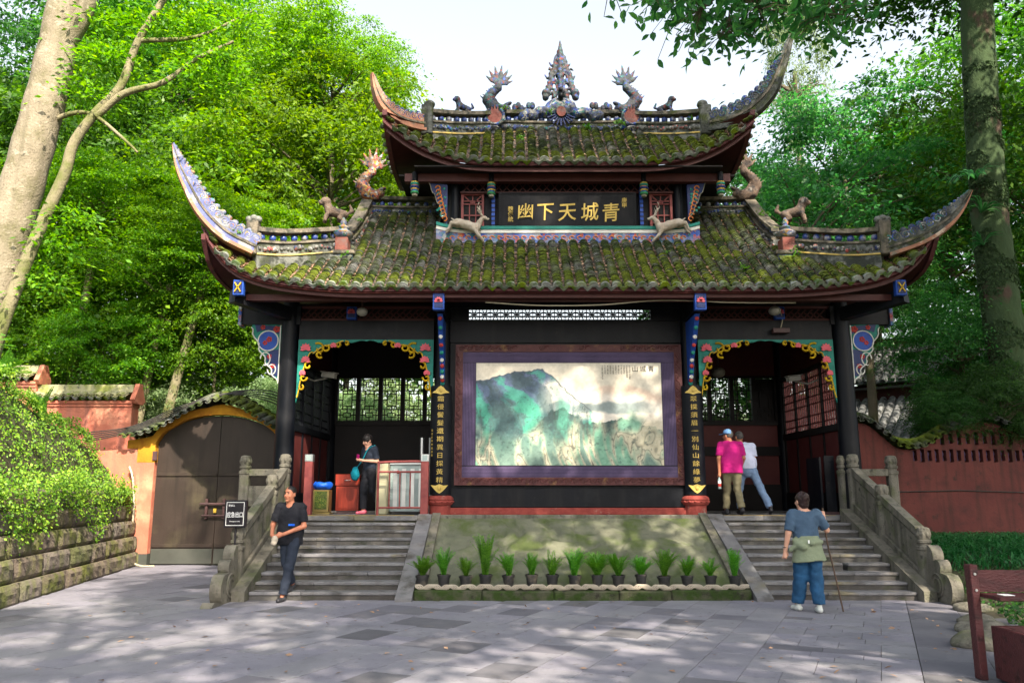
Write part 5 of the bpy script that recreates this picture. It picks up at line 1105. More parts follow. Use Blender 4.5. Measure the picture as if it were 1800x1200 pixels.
me = np_mesh('painted_sheet', V, F); ca = me.color_attributes.new('col', 'FLOAT_COLOR', 'POINT'); ca.data.foreach_set('color', np.concatenate([lin.reshape(-1, 3), np.ones((nx * nz, 1))], 1).astype(np.float32).ravel())
mobj('painted_sheet', me, 'paint_print', mu)
b = MB(); b.box(-PW / 2 - .01, PW / 2 + .01, -.033, -.012, pz0 - .01, pz0 + PH + .01); b.build('painting_board', 'print_black', mu)
for i, ch in enumerate('山城青'): text(ch, 'inscription', 'print_black', mu, (1.34 + i * .16, -.040, pz0 + PH - .13), .135, ext=.001)
for i in range(11): text('\n'.join(random.choice('山水青城天下幽雲松石月風') for _ in range(random.choice((5, 7, 8)))), 'inscription', 'print_black', mu, (.68 + i * .055, -.037, pz0 + PH - .05), .036, ext=.0005).data.align_y = 'TOP'

for s, chars, nm in ((-1, '霜侵鬢髮還期異日採黃精', 'left'), (1, '翠撲須眉一別仙山餘綠夢', 'right')):
    cp = thing('couplet_board', 'curved black board with eleven gold characters on the column ' + ('beside the metal barrier' if s < 0 else 'beside the two walking men'), 'couplet', (s * 2.5, .40, 1.57), group='couplet boards on the inner columns')
    A = np.linspace(R(-62), R(62), 11); rr = .235; K = MB()
    f_ = [(rr * math.sin(a), -rr * math.cos(a) + .04) for a in A]; g_ = [((rr - .03) * math.sin(a), -(rr - .03) * math.cos(a) + .04) for a in A[::-1]]
    K.poly(f_ + g_, (0, 0, 0), (1, 0, 0), (0, 1, 0), (0, 0, 1), 2.14); K.build('board', 'black_wood', cp, smooth=40)
    for i, ch in enumerate(chars): text(ch, 'gold_character', 'gold_leaf', cp, (0, -.205, 1.86 - i * .158), .118, ext=.006, off=.0, sx=1.2)
    for z, d in ((2.04, 1), (.13, -1)):
        q = MB(); q.poly([(-.17, -.05), (-.1, .0), (-.05, .06), (0, .09), (.05, .06), (.1, 0), (.17, -.05), (.08, -.06), (0, -.09), (-.08, -.06)] if d > 0 else [(-.17, .06), (-.08, .05), (0, .08), (.08, .05), (.17, .06), (.1, -.02), (.05, -.07), (0, -.1), (-.05, -.07), (-.1, -.02)], (0, -.197, z), (1, 0, 0), (0, 0, 1), (0, -1, 0), .012); bt = q.build('gilt_bat', 'gold_leaf', cp)
        w = MB(); w.ball((0, -.215, z), .035, 8, 5, (1, .5, 1.3)); w.build('bat_body', 'gold_leaf', bt)
    if s < 0:
        for i, ch in enumerate('歲次庚申仲秋月書'): text(ch, 'small_character', 'gold_leaf', cp, (-.165, -.135, 1.25 - i * .07), .05, (R(90), 0, R(-45)), .002)

sg = thing('exit_sign', 'black square emergency exit sign with white characters by the stone newel', 'sign', (-5.44, -2.66, 0))
b = MB(); b.box(-.17, .17, -.045, .045, 1.08, 1.50, .006); b.build('sign_box', 'sign_black', sg)
b = MB()
for a in ((-.14, .14, 1.11, 1.117), (-.14, .14, 1.463, 1.47), (-.14, -.133, 1.117, 1.463), (.133, .14, 1.117, 1.463)): b.box(a[0], a[1], -.049, -.046, a[2], a[3])
b.build('sign_border', 'print_white', sg)
text('应急出口', 'lettering', 'print_white', sg, (.0, -.048, 1.27), .064, ext=.001, off=.0005, sx=1.05).scale = (1.0, 1.45, 1)
text('Emergency exit', 'lettering', 'print_white', sg, (.0, -.048, 1.175), .026, ext=.001); text('青城山', 'lettering', 'print_white', sg, (-.06, -.048, 1.415), .034, ext=.001)
b = MB(); b.tube([(0, .03, -.0), (0, .03, 1.1)], .018, 8); b.build('pole', 'sign_black', sg); b = MB(); b.box(-.12, .12, -.08, .12, 0, .015); b.build('foot_plate', 'sign_black', sg)

# ---- entrance furniture in the left bay
for i, (x, y, lab) in enumerate(((-5.05, .25, 'red post with pale square top in front of the far black column'), (-2.78, .18, 'sunlit red post with pale square top beside the couplet column'))):
    gpst = thing('gate_post', lab, 'post', (x, y, PZ), group='red posts of the ticket barrier'); b = MB(); b.box(-.075, .075, -.075, .075, 0, 1.02, .008); b.build('shaft', 'rail_red', gpst); b = MB(); b.box(-.078, .078, -.078, .078, 1.021, 1.16, .006); b.build('cap_box', 'steel', gpst); b = MB(); b.box(-.05, .05, -.082, -.0785, 1.04, 1.14); b.build('cap_screen', 'glass_panel', gpst)
br_ = thing('barrier_rail', 'reddish tubular barrier with upright bars beside the sunlit red post', 'barrier', (-3.3, .15, PZ))
b = MB(); b.tube(crom([(-.38, 0, 0), (-.38, 0, .93), (-.33, 0, 1.0), (.2, 0, 1.02), (.44, 0, 1.02)], 6), .026, 8); b.build('hoop', 'rail_red', br_, smooth=60)
for z in (.82, .14): b = MB(); b.tube([(-.38, 0, z), (.44, 0, z)], .02, 8); b.build('cross_rail', 'rail_red', br_)
for x in (-.16, .04, .24): b = MB(); b.tube([(x, 0, .14), (x, 0, .82)], .014, 8); b.build('bar', 'rail_red', br_)
tn = thing('ticket_turnstile', 'glass and steel ticket turnstile behind the reddish barrier', 'turnstile', (-3.25, .75, PZ))
b = MB(); b.box(-.52, -.3, -.3, .3, 0, 1.0, .02); b.build('cabinet_end', 'cream_panel', tn); b = MB(); b.box(-.29, .6, -.02, .02, .06, .98); b.build('glass_panel', 'glass_panel', tn)
for k in range(5): b = MB(); b.box(-.22 + k * .17, -.14 + k * .17, -.035, -.021, .1, .9); b.build('steel_strip', 'steel', tn)
b = MB(); b.box(-.29, .6, -.05, .05, .981, 1.03); b.build('top_rail', 'steel', tn)
for x in (.28, .46): b = MB(); b.tube([(x, .5, 0), (x, .5, 1.55)], .04, 10); b.build('reader_column', 'steel', tn)
b = MB(); b.ball((-.12, -.1, .83), .035, 10, 6); b.build('red_lamp', 'red', tn)
cbn = thing('wooden_cabinet', 'reddish wooden cabinet with one drawer beside the woman with the blue bag', 'cabinet', (-4.5, 1.5, PZ))
b = MB(); b.box(-.24, .24, -.2, .2, .06, .56, .006); b.build('carcass', 'cabinet', cbn); b = MB(); b.box(-.26, .26, -.22, .22, .565, .80, .01); dr = b.build('drawer', 'cabinet', cbn); b = MB(); b.box(-.17, .17, -.232, -.221, .61, .75); dw = b.build('drawer_panel', 'cabinet', cbn); b = MB(); b.tube([(-.06, -.25, .68), (-.03, -.265, .675), (.03, -.265, .675), (.06, -.25, .68)], .008, 6); b.build('handle', 'steel', cbn)
b = MB(); b.box(-.2, .2, -.212, -.201, .1, .52, .004); b.build('door_panel', 'cabinet', cbn); b = MB(); b.box(-.22, .22, -.18, .18, 0, .058); b.build('plinth', 'iron', cbn)
bn = thing('litter_bin', 'small gilt litter bin with floral panel and blue plastic liner', 'bin', (-4.92, .9, PZ))
b = MB(); b.box(-.16, .16, -.14, .14, .04, .48, .008); b.build('body', 'bin_gold', bn); polymat('poly_floral', [srgb(120, 150, 40), srgb(60, 90, 20), srgb(190, 190, 90), srgb(80, 120, 30), (.02, .03, .01)], 40, dirt=(.03, .05, .01)); b = MB(); b.box(-.12, .12, -.147, -.141, .1, .45); b.build('floral_panel', 'poly_floral', bn)
b = MB(); b.box(-.19, .19, -.17, .17, 0, .038); b.build('foot', 'bin_gold', bn)
f = Field((-.26, -.24, .4), (.26, .24, .72), .014); f.ell((0, 0, .57), (.2, .17, .1), .02); f.ell((0, 0, .64), (.15, .12, .07), 0, 's'); f.rough(.012, 30, 3); mobj('liner', f.mesh('liner'), 'plastic_blue', bn)
for (x, y, z, s, lab) in ((-5.02, 1.3, 4.06, 1, 'white security camera in the bay with the wooden cabinet'), (5.0, 1.5, 4.02, -1, 'white security camera in the bay with the two men')):
    cc = thing('security_camera', lab, 'camera', (x, y, z), group='security cameras under the ceiling'); b = MB(); b.bar((-.1 * s, 0, .02), (.2 * s, -.12, -.03), .10, .10); b.build('housing', 'lamp_white', cc); b = MB(); b.bar((-.12 * s, 0, .085), (.24 * s, -.14, .03), .13, .012); b.build('visor', 'lamp_white', cc); b = MB(); b.tube([(-.55 * s, .1, 0), (-.3 * s, .08, -.1), (0, 0, -.05)], .018, 6); b.build('arm', 'lamp_white', cc)
for (x, y, z, r, lab) in ((-4.05, -.15, 5.12, .11, 'round white lamp under the eave above the wooden cabinet'), (4.1, -.15, 5.14, .12, 'round white lamp under the eave above the two men'), (3.7, 2.8, 4.35, .16, 'white globe lamp inside the bay of the two men')):
    ld = thing('round_lamp', lab, 'lamp', (x, y, z)); b = MB(); b.ball((0, 0, 0), r, 14, 8, (1, 1, .8)); b.build('globe', 'lamp_white', ld, smooth=60); b = MB(); b.tube([(0, 0, r * .7), (0, 0, r * .7 + .22)], .02, 6); b.build('stem', 'iron', ld)
fld = thing('floodlight', 'small dark floodlight hung on a cable above the men', 'lamp', (4.35, .3, 4.83)); b = MB(); b.box(-.17, .17, -.06, .06, -.05, .05, .01); b.build('housing', 'iron', fld); b = MB(); b.tube(crom([(.0, 0, .05), (.05, 0, .25), (-.05, -.1, .45)], 5), .01, 5); b.build('cable', 'cable_pale', fld)
b = MB(); b.tube(crom([(-1.6, -.62, 5.2), (-.6, -.62, 5.14), (.6, -.62, 5.15), (1.8, -.62, 5.24), (3.2, -.6, 5.2), (4.4, -.5, 5.22)], 8), .012, 5); tag(b.build('power_cable', 'cable_pale'), 'pale cable sagging along the lower eave above the mural', 'cable')
dl = thing('door_leaf', 'dark upright folding notice board beside the stone newel posts', 'board', (5.05, .9, PZ)); b = MB(); b.box(-.02, .02, -.35, .35, .05, 1.12); b.build('panel', 'black_wood', dl); b = MB(); b.box(.1, .3, -.3, -.26, .05, 1.15); b.build('panel', 'black_wood', dl); b = MB(); b.box(-.04, .32, -.36, .36, 0, .05); b.build('foot', 'iron', dl)

# ---- leaping deer on the painted ledge
f = Field((-.5, -.2, -.35), (.55, .2, .5), .013)
f.chain([(-.18, 0, .08), (0, 0, .03), (.14, 0, -.03)], [.085, .08, .09], .04); f.chain([(.16, 0, -.02), (.22, 0, .09), (.27, 0, .17)], [.07, .045, .04], .03); f.ell((.30, 0, .18), (.06, .038, .04), .02); f.ell((.36, 0, .155), (.045, .025, .024), .015)
for y in (-.05, .05):
    f.chain([(.13, y, -.06), (.2, y * 1.2, -.17), (.30, y * 1.2, -.27)], [.045, .028, .016], .02); f.chain([(-.2, y, .05), (-.3, y * 1.2, .06), (-.36, y * 1.2, -.06), (-.41, y * 1.2, -.10)], [.055, .035, .02, .015], .02)
    f.chain([(.27, y * .5, .21), (.22, y * 1.4, .30), (.17, y * 1.8, .36)], [.016, .014, .008], .01)
    for t in (.3, .6, .95): f.cone((.27 - .1 * t, y * (.5 + 1.3 * t), .21 + .15 * t), (.30 - .09 * t, y * (.6 + 1.5 * t), .31 + .15 * t), .012, .006, .008)
    f.cone((.27, y * .7, .2), (.23, y * 1.5, .22), .014, .008, .01)
f.cone((-.25, 0, .12), (-.31, 0, .17), .02, .01, .01); f.rough(.004, 40, 3); deer = f.mesh('deer_statue'); deer.materials.append(MATS['deer'])
for s in (-1, 1):
    o = mobj('deer_statue', deer, None, None, (XU + s * 2.16, .86, 7.22)); o.scale = (-s * 1.15, 1.15, 1.15); tag(o, 'pale leaping deer figure with antlers at the ledge end ' + ('above the wooden cabinet' if s < 0 else 'above the two walking men'), 'statue', 'deer figures on the painted ledge')

# ---- foreground bin stand and leaning board at the picture's edge
wb_ = thing('bin_stand', 'dark red wooden bin stand with shelf on the pavement corner', 'bin', (3.10, -8.2, 0))
for x, y in ((-.03, .18), (1.05, .18)): b = MB(); b.box(x - .035, x + .035, y - .05, y + .05, 0, .98, .006); b.build('post', 'bin_red', wb_)
b = MB(); b.box(.008, 1.012, .165, .195, .74, .93); b.build('back_board', 'bin_red', wb_); b = MB(); b.box(.008, 1.012, -.16, .16, .70, .735, .006); b.build('shelf', 'bin_red', wb_); b = MB(); b.box(.1, .2, -.06, .04, .7352, .739); b.build('paper_label', 'print_white', wb_)
b = MB(); b.box(.10, 1.0, -.36, -.32, .02, .46, .006); b.build('front_panel', 'bin_red', wb_); b = MB(); b.box(.06, .10, -.37, .12, .02, .46, .006); b.build('side_panel', 'bin_red', wb_); b = MB(); b.box(1.0, 1.04, -.37, .12, .02, .46, .006); b.build('side_panel', 'bin_red', wb_); b = MB(); b.box(.10, 1.0, .08, .12, .02, .46); b.build('back_panel', 'bin_red', wb_); b = MB(); b.box(.10, 1.0, -.32, .08, .02, .05); b.build('bottom', 'iron', wb_)
b = MB(); b.box(.075, .095, -.375, -.371, .1, .38); b.build('paper_label', 'print_white', wb_)
for x_, z_ in ((-.03, .90), (-.03, .76), (1.05, .90), (1.05, .76)): b = MB(); b.tube([(x_, .128, z_), (x_, .118, z_)], .012, 8); b.build('bolt', 'steel', wb_)
for k in range(5): b = MB(); b.box(.28 + k * .15, .284 + k * .15, -.363, -.3605, .03, .45); b.build('board_groove', 'iron', wb_)
nb = thing('notice_board', 'leaning dark framed board on legs above the grass at the frame edge', 'board', (7.35, -2.5, .1)); b = MB()
for a in ((-.3, .3, .95, 1.0), (-.3, .3, 1.7, 1.76), (-.3, -.25, 1.0, 1.7), (.25, .3, 1.0, 1.7)): b.box(a[0], a[1], -.03, .03, a[2], a[3])
b.build('frame', 'iron', nb); b = MB(); b.box(-.25, .25, -.012, .012, 1.0, 1.7); b.build('panel', 'bin_red', nb)
for x in (-.22, .22): b = MB(); b.tube([(x, 0, -.1), (x, 0, .95)], .025, 6); b.build('leg', 'iron', nb)
nb.rotation_euler = (0, R(8), R(-20))

# ---- potted ferns
def fern_mesh(seed, n, h, spread):
    r_ = np.random.default_rng(seed); V = []; F = []
    for i in range(n):
        az = r_.uniform(0, 2 * math.pi); L = h * r_.uniform(.6, 1.0); out_ = spread * r_.uniform(.3, 1.0); d = np.array((math.cos(az), math.sin(az), 0)); pr = np.array((-d[1], d[0], 0)); m_ = 15
        P_ = [d * (out_ * (t ** 1.5)) + np.array((0, 0, L * (t - .28 * t * t * (out_ / spread)))) for t in np.linspace(0, 1, m_)]
        for k in range(1, m_):
            p = P_[k]; t = k / m_; w = .06 * (1 - t) ** .6 * (.5 + min(1, t * 4) * .5) + .006; ax = P_[k] - P_[k - 1]; ax = ax / np.linalg.norm(ax)
            for sd in (-1, 1):
                for e in (0, .5):
                    b0 = p - (P_[k] - P_[k - 1]) * e; tip = b0 + pr * sd * w + ax * w * .45 + np.array((0, 0, r_.uniform(-.008, .01))); q = len(V); V += [b0 - ax * .006, b0 + (tip - b0) * .6 - ax * .006, tip, b0 + (tip - b0) * .5 + ax * .007]; F.append((q, q + 1, q + 2, q + 3))
    return np_mesh('fronds', np.array(V), np.array(F))
ferns = [fern_mesh(i, n, h, s) for i, (n, h, s) in enumerate(((34, .38, .27), (28, .48, .21), (30, .42, .28), (14, .36, .20), (40, .34, .30), (26, .56, .22), (32, .42, .20)))]
for m_ in ferns: m_.materials.append(MATS['fern_leaf'])
b = MB(); b.lathe([(.068, 0), (.09, .155), (.1, .157), (.102, .19), (.092, .192), (.088, .165), (.02, .16)], (0, 0, 0), 18); potm = bpy.data.meshes.new('pot'); potm.from_pydata(b.v, [], b.f); potm.materials.append(MATS['black_pot']); b = MB(); b.lathe([(.088, .165), (.05, .175), (.01, .178)], (0, 0, 0), 14); soilm = bpy.data.meshes.new('soil'); soilm.from_pydata(b.v, [], b.f); soilm.materials.append(MATS['soil'])
px_ = [-2.49, -2.16, -1.81, -1.51, -1.14, -.78, -.46, -.11, .25, .58, .94, 1.3, 1.66, 2.02, 2.4]
kinds = [4, 1, 0, 5, 2, 6, 3, 2, 4, 0, 4, 2, 0, 3, 1]; sc = [1.0, 1.0, .85, 1.3, .95, .9, 1.15, 1.1, 1.2, 1.05, 1.0, 1.1, .9, 1.05, .95]
pos_w = ['first', 'second', 'third', 'fourth', 'fifth', 'sixth', 'seventh', 'eighth', 'seventh', 'sixth', 'fifth', 'fourth', 'third', 'second', 'first']
for i, x in enumerate(px_):
    end = 'from the stairs with the descending man' if i < 8 else 'from the stairs with the walking stick woman'
    extra = {3: 'tallest fern with one long upright frond, ', 13: 'sparse thin fern, ', 0: 'low bushy fern, ', 14: 'upright bright fern, '}.get(i, 'green fern in a black pot, ')
    t = thing('potted_fern', extra + pos_w[i] + ' ' + end, 'potted plant', (x, -2.545 + random.uniform(-.015, .015), .158), random.uniform(0, 6), 'potted ferns along the foot of the ramp')
    tl = (random.uniform(-.05, .05), random.uniform(-.05, .05), 0); ps_ = random.uniform(.94, 1.1); mobj('pot', potm, None, t, None, tl).scale = (ps_, ps_, random.uniform(.92, 1.08)); mobj('soil', soilm, None, t, None, tl); o = mobj('fronds', ferns[kinds[i]], None, t, (0, 0, .165)); o.scale = (sc[i], sc[i], sc[i] * (1.1 if i != 13 else .9))

# ================================================================== WALLS AND GATEWAY AROUND
def coping(parent, path, depth, off, mt='tile', pitch=.19, drip=True):
    """tiles laid across a wall top that follows path [(x, z)] at depth y +- depth/2"""
    C = crom(path, 10); cum = np.concatenate([[0], np.cumsum(np.linalg.norm(np.diff(C, axis=0), axis=1))]); n = int(cum[-1] / pitch); ct = arc_template(.075, depth * .5); tm = mesh_from(ct, 'coping_tile', mt); pt = mesh_from(pan_template(.07, depth * .5), 'coping_pan', mt); dm = drip_end(.075)
    for i in range(n + 1):
        d = i * pitch; x = np.interp(d, cum, C[:, 0]); z = np.interp(d, cum, C[:, 1]); x2 = np.interp(d + .05, cum, C[:, 0]); z2 = np.interp(d + .05, cum, C[:, 1]); x1 = np.interp(d - .05, cum, C[:, 0]); z1 = np.interp(d - .05, cum, C[:, 1]); a = math.atan2(z2 - z1, x2 - x1)
        for (fy, rz) in ((-1, 0), (1, math.pi)):
            for me_, du in ((tm, 0), (pt, pitch / 2)) if True else ():
                dx, dz = math.cos(a) * du, math.sin(a) * du; o = mobj(me_.name.split('.')[0], me_, None, parent)
                Mx = Matrix.Translation((x + dx + off[0], off[1] + fy * depth / 2, z + dz + off[2] + (.02 if du == 0 else 0))) @ Matrix.Rotation(-a, 4, 'Y') @ Matrix.Rotation(rz, 4, 'Z') @ Matrix.Rotation(R(22), 4, 'X'); o.matrix_local = Mx
            if fy < 0 and drip:
                dx, dz = math.cos(a) * pitch / 2, math.sin(a) * pitch / 2; o = mobj('drip_tile', dm, None, parent); o.matrix_local = Matrix.Translation((x + dx + off[0], off[1] - depth / 2, z + dz + off[2])) @ Matrix.Rotation(-a, 4, 'Y') @ Matrix.Rotation(R(22), 4, 'X')
    b = MB(); K = [[(x + off[0], off[1] - .07, z + depth * .2 + off[2]), (x + off[0], off[1] + .07, z + depth * .2 + off[2]), (x + off[0], off[1] + .06, z + depth * .2 + .1 + off[2]), (x + off[0], off[1] - .06, z + depth * .2 + .1 + off[2])] for x, z in C]; b.sweep(None, K); b.build('coping_ridge', mt, parent)
# salmon garden wall, two heights
for i, (x0, x1, zt, lab) in enumerate(((-13.3, -10.8, 3.85, 'lower salmon garden wall with mossy tiled coping behind the creeper'), (-22, -13.31, 4.35, 'higher salmon garden wall with mossy tiled coping at the picture edge'))):
    w = thing('garden_wall', lab, 'wall', ((x0 + x1) / 2, 5.0, 0), group='salmon walls with tiled copings'); cx = (x0 + x1) / 2
    b = MB(); b.box(x0 - cx, x1 - cx, -.19, .19, -.1, zt); b.build('wall_body', 'salmon_wall', w); b = MB(); b.box(x0 - cx, x1 - cx + .01, -.26, .26, zt, zt + .07); b.box(x0 - cx, x1 - cx + .005, -.22, .22, zt - .08, zt - .002); b.build('cornice', 'salmon_wall', w)
    b = MB(); b.poly([(-.2, 0), (-.3, .1), (-.12, .42), (-.08, .52), (.08, .52), (.12, .42), (.3, .1), (.2, 0)], (x1 - cx - .02, 0, zt + .0), (0, 1, 0), (0, 0, 1), (1, 0, 0), .12); b.build('gable_end', 'salmon_wall', w)
    coping(w, [(x0 - cx + .05, 0), ((x0 + x1) / 2 - cx, 0), (x1 - cx - .12, 0)], .78, (0, 0, zt + .14), 'tile_lime', .2)
    b = MB(); b.box(x0 - cx, x1 - cx - .05, -.1, .1, zt + .3, zt + .50); b.build('ridge_cap', 'tile_lime', w)
# arched gateway with brown double doors
ag = thing('arched_gateway', 'arched gateway with tall brown double doors and yellow trim under a curved tiled roof', 'gateway', (-7.9, 3.2, 0))
AX0, AX1 = -1.43, 1.43; arc = lambda x: 2.62 + .78 * math.sqrt(max(0, 1 - (x / 1.45) ** 2))
for s in (-1, 1):
    xs_ = np.linspace(.006, 1.43, 14) * s; out = [(xs_[0], 0.02)] + [(x, arc(x) - .02) for x in xs_] + [(xs_[-1], .02)]; b = MB(); b.poly(out, (0, .0, 0), (1, 0, 0), (0, 0, 1), (0, 1, 0), .07); dr_ = b.build('door', 'door_brown', ag)
    for z in (2.02, .42): b = MB(); x0, x1 = sorted((.02 * s, 1.40 * s)); b.box(x0, x1, -.03, -.002, z - .03, z + .05, .006); b.build('door_rail', 'door_brown', dr_)
    b = MB(); x0, x1 = sorted((.02 * s, 1.41 * s)); b.box(x0, x1, -.012, -.001, .03, .36); b.build('kick_plate', 'door_low', dr_)
    b = MB(); b.box(.2 * s - .03, .2 * s + .03, -.07, -.001, 1.02, 1.48, .01); la = b.build('latch_bracket', 'iron', dr_); 
b = MB(); b.tube([(-.34, -.085, 1.36), (.28, -.085, 1.36)], .028, 8); b.build('bolt', 'iron', ag); b = MB(); b.tube([(-.28, -.085, 1.1), (.28, -.085, 1.1)], .022, 8); b.build('bolt', 'iron', ag); b = MB(); b.box(-.02, .05, -.11, -.07, 1.16, 1.26, .008); b.build('padlock', 'gold', ag)
K = []
for a in np.linspace(math.pi, 0, 34): x, z = 1.45 * math.cos(a), 2.62 + .78 * math.sin(a); nx_, nz_ = math.cos(a), math.sin(a) * 1.2; K.append([(x, -.14, z), (x, .12, z), (x + .13 * nx_, .12, z + .13 * nz_ + .02), (x + .13 * nx_, -.14, z + .13 * nz_ + .02)])
b = MB(); b.sweep(None, K); b.build('arch_trim', 'yellow_wall', ag, smooth=30)
for s in (-1, 1):
    b = MB(); x0, x1 = sorted((1.43 * s, 1.83 * s)); b.box(x0, x1, -.15, .15, -.05, 2.60); b.build('pier', 'salmon_wall', ag); b = MB(); b.box(x0 - .01, x1 + .01, -.16, .16, -.04, .26); b.build('pier_foot', 'door_low', ag); b = MB(); b.box(x0 - .004, x1 + .004, -.155, .155, 2.3, 2.63); b.build('pier_cap', 'yellow_wall', ag); b = MB(); b.box(1.42 * s - .05, 1.42 * s + .05, -.19, -.16, 2.35, 2.55); b.build('hinge', 'iron', ag)
b = MB(); xs_ = np.linspace(-2.1, 1.85, 40); zr = lambda x: 2.78 + .86 * math.exp(-((x - .05) / 1.15) ** 2) ; b.sweep(None, [[(x, -.12, max(2.6, 2.62 if abs(x) > 1.43 else arc(x) + .1)), (x, .12, max(2.6, 2.62 if abs(x) > 1.43 else arc(x) + .1)), (x, .12, max(zr(x), 2.66)), (x, -.12, max(zr(x), 2.66))] for x in xs_]); b.build('gable_wall', 'yellow_wall', ag)
coping(ag, [(x, zr(x)) for x in np.linspace(-2.1, 1.85, 12)], .95, (0, 0, .03), 'tile', .185, drip=False)
b = MB(); b.box(-3.0, -1.84, -.1, .12, -.05, 2.60); b.build('side_wall', 'salmon_wall', ag)
for k in range(5):
    b = MB(); b.tube(crom([(-3.0, -.3 - .03 * k, 2.75 + .05 * k), (-1.9, -.42, 2.98 + .03 * k), (-.9, -.30, 3.40 + .04 * k), (.1, -.2 + .05 * k, 3.86 + .02 * k), (1.1, -.1, 3.72 + .06 * k), (1.75, .0, 3.35 + .09 * k)], 6), .014, 5); o = b.build('overhead_cable', 'cable', ag)
b = MB(); b.tube(crom([(-9.85, 2.95, 2.2), (-9.72, 2.9, 1.9), (-9.62, 2.86, 1.2), (-9.66, 2.86, .5), (-9.55, 2.84, .12), (-9.3, 2.75, .02), (-9.0, 2.72, .02)], 6), .025, 6); tag(b.build('hose', 'cable_pale', smooth=60), 'pale hose running down the salmon pier beside the gateway', 'hose')

# red cloud wall on the right with pierced openings
rc = thing('cloud_wall', 'dark red undulating wall with tiled coping and two rows of slots', 'wall', (10, 2.0, 0)); 
path = [(6.35, 3.12), (6.65, 3.05), (6.95, 2.80), (7.27, 2.56), (7.75, 2.55), (8.3, 2.85), (8.8, 3.06), (9.3, 3.12), (9.8, 2.9), (10.4, 2.56), (11, 2.52), (11.8, 2.9), (12.5, 3.1), (13.3, 2.9), (14, 2.5)]
C = crom(path, 6); b = MB(); b.poly([(x, z) for x, z in C] + [(14, -.1), (6.35, -.1)], (-10, -.13, 0), (1, 0, 0), (0, 0, 1), (0, 1, 0), .26); wall = b.build('wall_body', 'red_wall', rc)
cut = MB()
for row, (xa, xb, zc, n_) in enumerate(((8.05, 9.72, 2.77, 10), (7.62, 10.15, 2.40, 17))):
    for i in range(n_):
        x = xa + (xb - xa) * i / (n_ - 1) - 10; hh = .14 if i % 2 else .115; cut.box(x - .045, x + .045, -.3, .02, zc - hh, zc + hh)
co_ = cut.build('slot_cutter', 'red_wall', rc); md = wall.modifiers.new('slots', 'BOOLEAN'); md.operation = 'DIFFERENCE'; md.object = co_; md.solver = 'EXACT'
dg = bpy.context.evaluated_depsgraph_get(); ev = wall.evaluated_get(dg); nm_ = bpy.data.meshes.new_from_object(ev); wall.modifiers.clear(); wall.data = nm_; bpy.data.objects.remove(co_)
for row, (xa, xb, zc, n_) in enumerate(((8.05, 9.72, 2.77, 10), (7.62, 10.15, 2.40, 17))):
    for i in range(n_):
        x = xa + (xb - xa) * i / (n_ - 1) - 10; q = MB(); q.lathe([(.012, -.13), (.035, -.09), (.022, -.02), (.04, .04), (.015, .12)], (x, -.03, zc), 8); q.build('slot_baluster', 'mauve', rc, smooth=60)
coping(rc, [(x - 10, z) for x, z in path], .62, (0, 0, .03), 'tile', .19, drip=False)
b = MB(); b.tube([(-3.2, -.145, 1.62), (-1.5, -.145, 1.66), (.5, -.145, 1.60), (3, -.145, 1.62)], .012, 5); b.build('wall_cable', 'cable', rc)
# raised bed in front of it
Pb = np.zeros((24, 14, 3))
for i, x in enumerate(np.linspace(5.6, 15, 24)):
    for j, t in enumerate(np.linspace(0, 1, 14)):
        y = -9 + t * 10.95; xx = x if y > -3.5 else x - .42 * (-3.5 - y) * (1 if True else 0); h_ = .62 * yz(min(1, max(0, (y + 2.9) / 2.6))) * min(1, (x - 5.6) / .7 + .25); Pb[i, j] = (xx, y, h_ + .03 * math.sin(x * 3) * math.sin(y * 2))
b = MB(); b.grid(Pb); bd_ = struct(b.build('planting_bed', 'earth', smooth=60)); bd_['label'] = 'raised planting bed before the red wall'
# far hall roofs beyond the red wall
fh = thing('far_hall', 'grey tiled temple roofs glimpsed beyond the dark red wall', 'building', (12.0, 9.6, 0), R(-42)); 
for (w, z0, z1, d0, d1, nm) in ((7.5, 2.9, 4.55, -3.2, -.9, 'lower_roof'), (5.5, 4.95, 6.4, -1.6, .6, 'upper_roof')):
    b = MB(); b.grid(np.array([[(x, d0, z0), (x, d1, z1)] for x in (-w / 2, w / 2)])); b.grid(np.array([[(x, d0, z0 - .12), (x, d1 + 2, z0 - .12)] for x in (-w / 2, w / 2)])); b.grid(np.array([[(x, d1 + 2.2, z0), (x, d1, z1)] for x in (-w / 2, w / 2)])); rf = b.build(nm, 'tile_grey', fh); sl_ = (z1 - z0) / (d1 - d0); fr_ = []; ct = arc_template(.1, .16)
    for x in np.arange(-w / 2 + .1, w / 2, .27): ys = np.arange(d0, d1, .15); fr_.append(frames(x, ys, lambda x_, y_: z0 + (y_ - d0) * sl_ + .02))
    V, F = bulk(ct, fr_); stuff(mobj('tile_courses', np_mesh('tile_courses', V, F, True), 'tile_grey', rf)); b = MB(); b.bar((-w / 2 - .2, d1, z1 + .1), (w / 2 + .2, d1, z1 + .1), .25, .35); b.build('ridge', 'red_wood', rf)
    for s in (-1, 1): b = MB(); b.tube(crom([(s * w / 2, d1, z1), (s * (w / 2 + .05), (d0 + d1) / 2, (z0 + z1) / 2 + .05), (s * (w / 2 + .3), d0 - .1, z0 + .15), (s * (w / 2 + .6), d0 - .5, z0 + .95)], 6), [.14] * 12 + [.12, .11, .1, .09, .07, .05, .03], 8); b.build('corner_ridge', 'plaster', rf, smooth=60)
b = MB(); b.box(-3.3, 3.3, -2.2, 2.5, 0, 3.0); b.box(-2.4, 2.4, -.9, 2.3, 3.0, 5.0); b.build('wall', 'red_panel', fh)
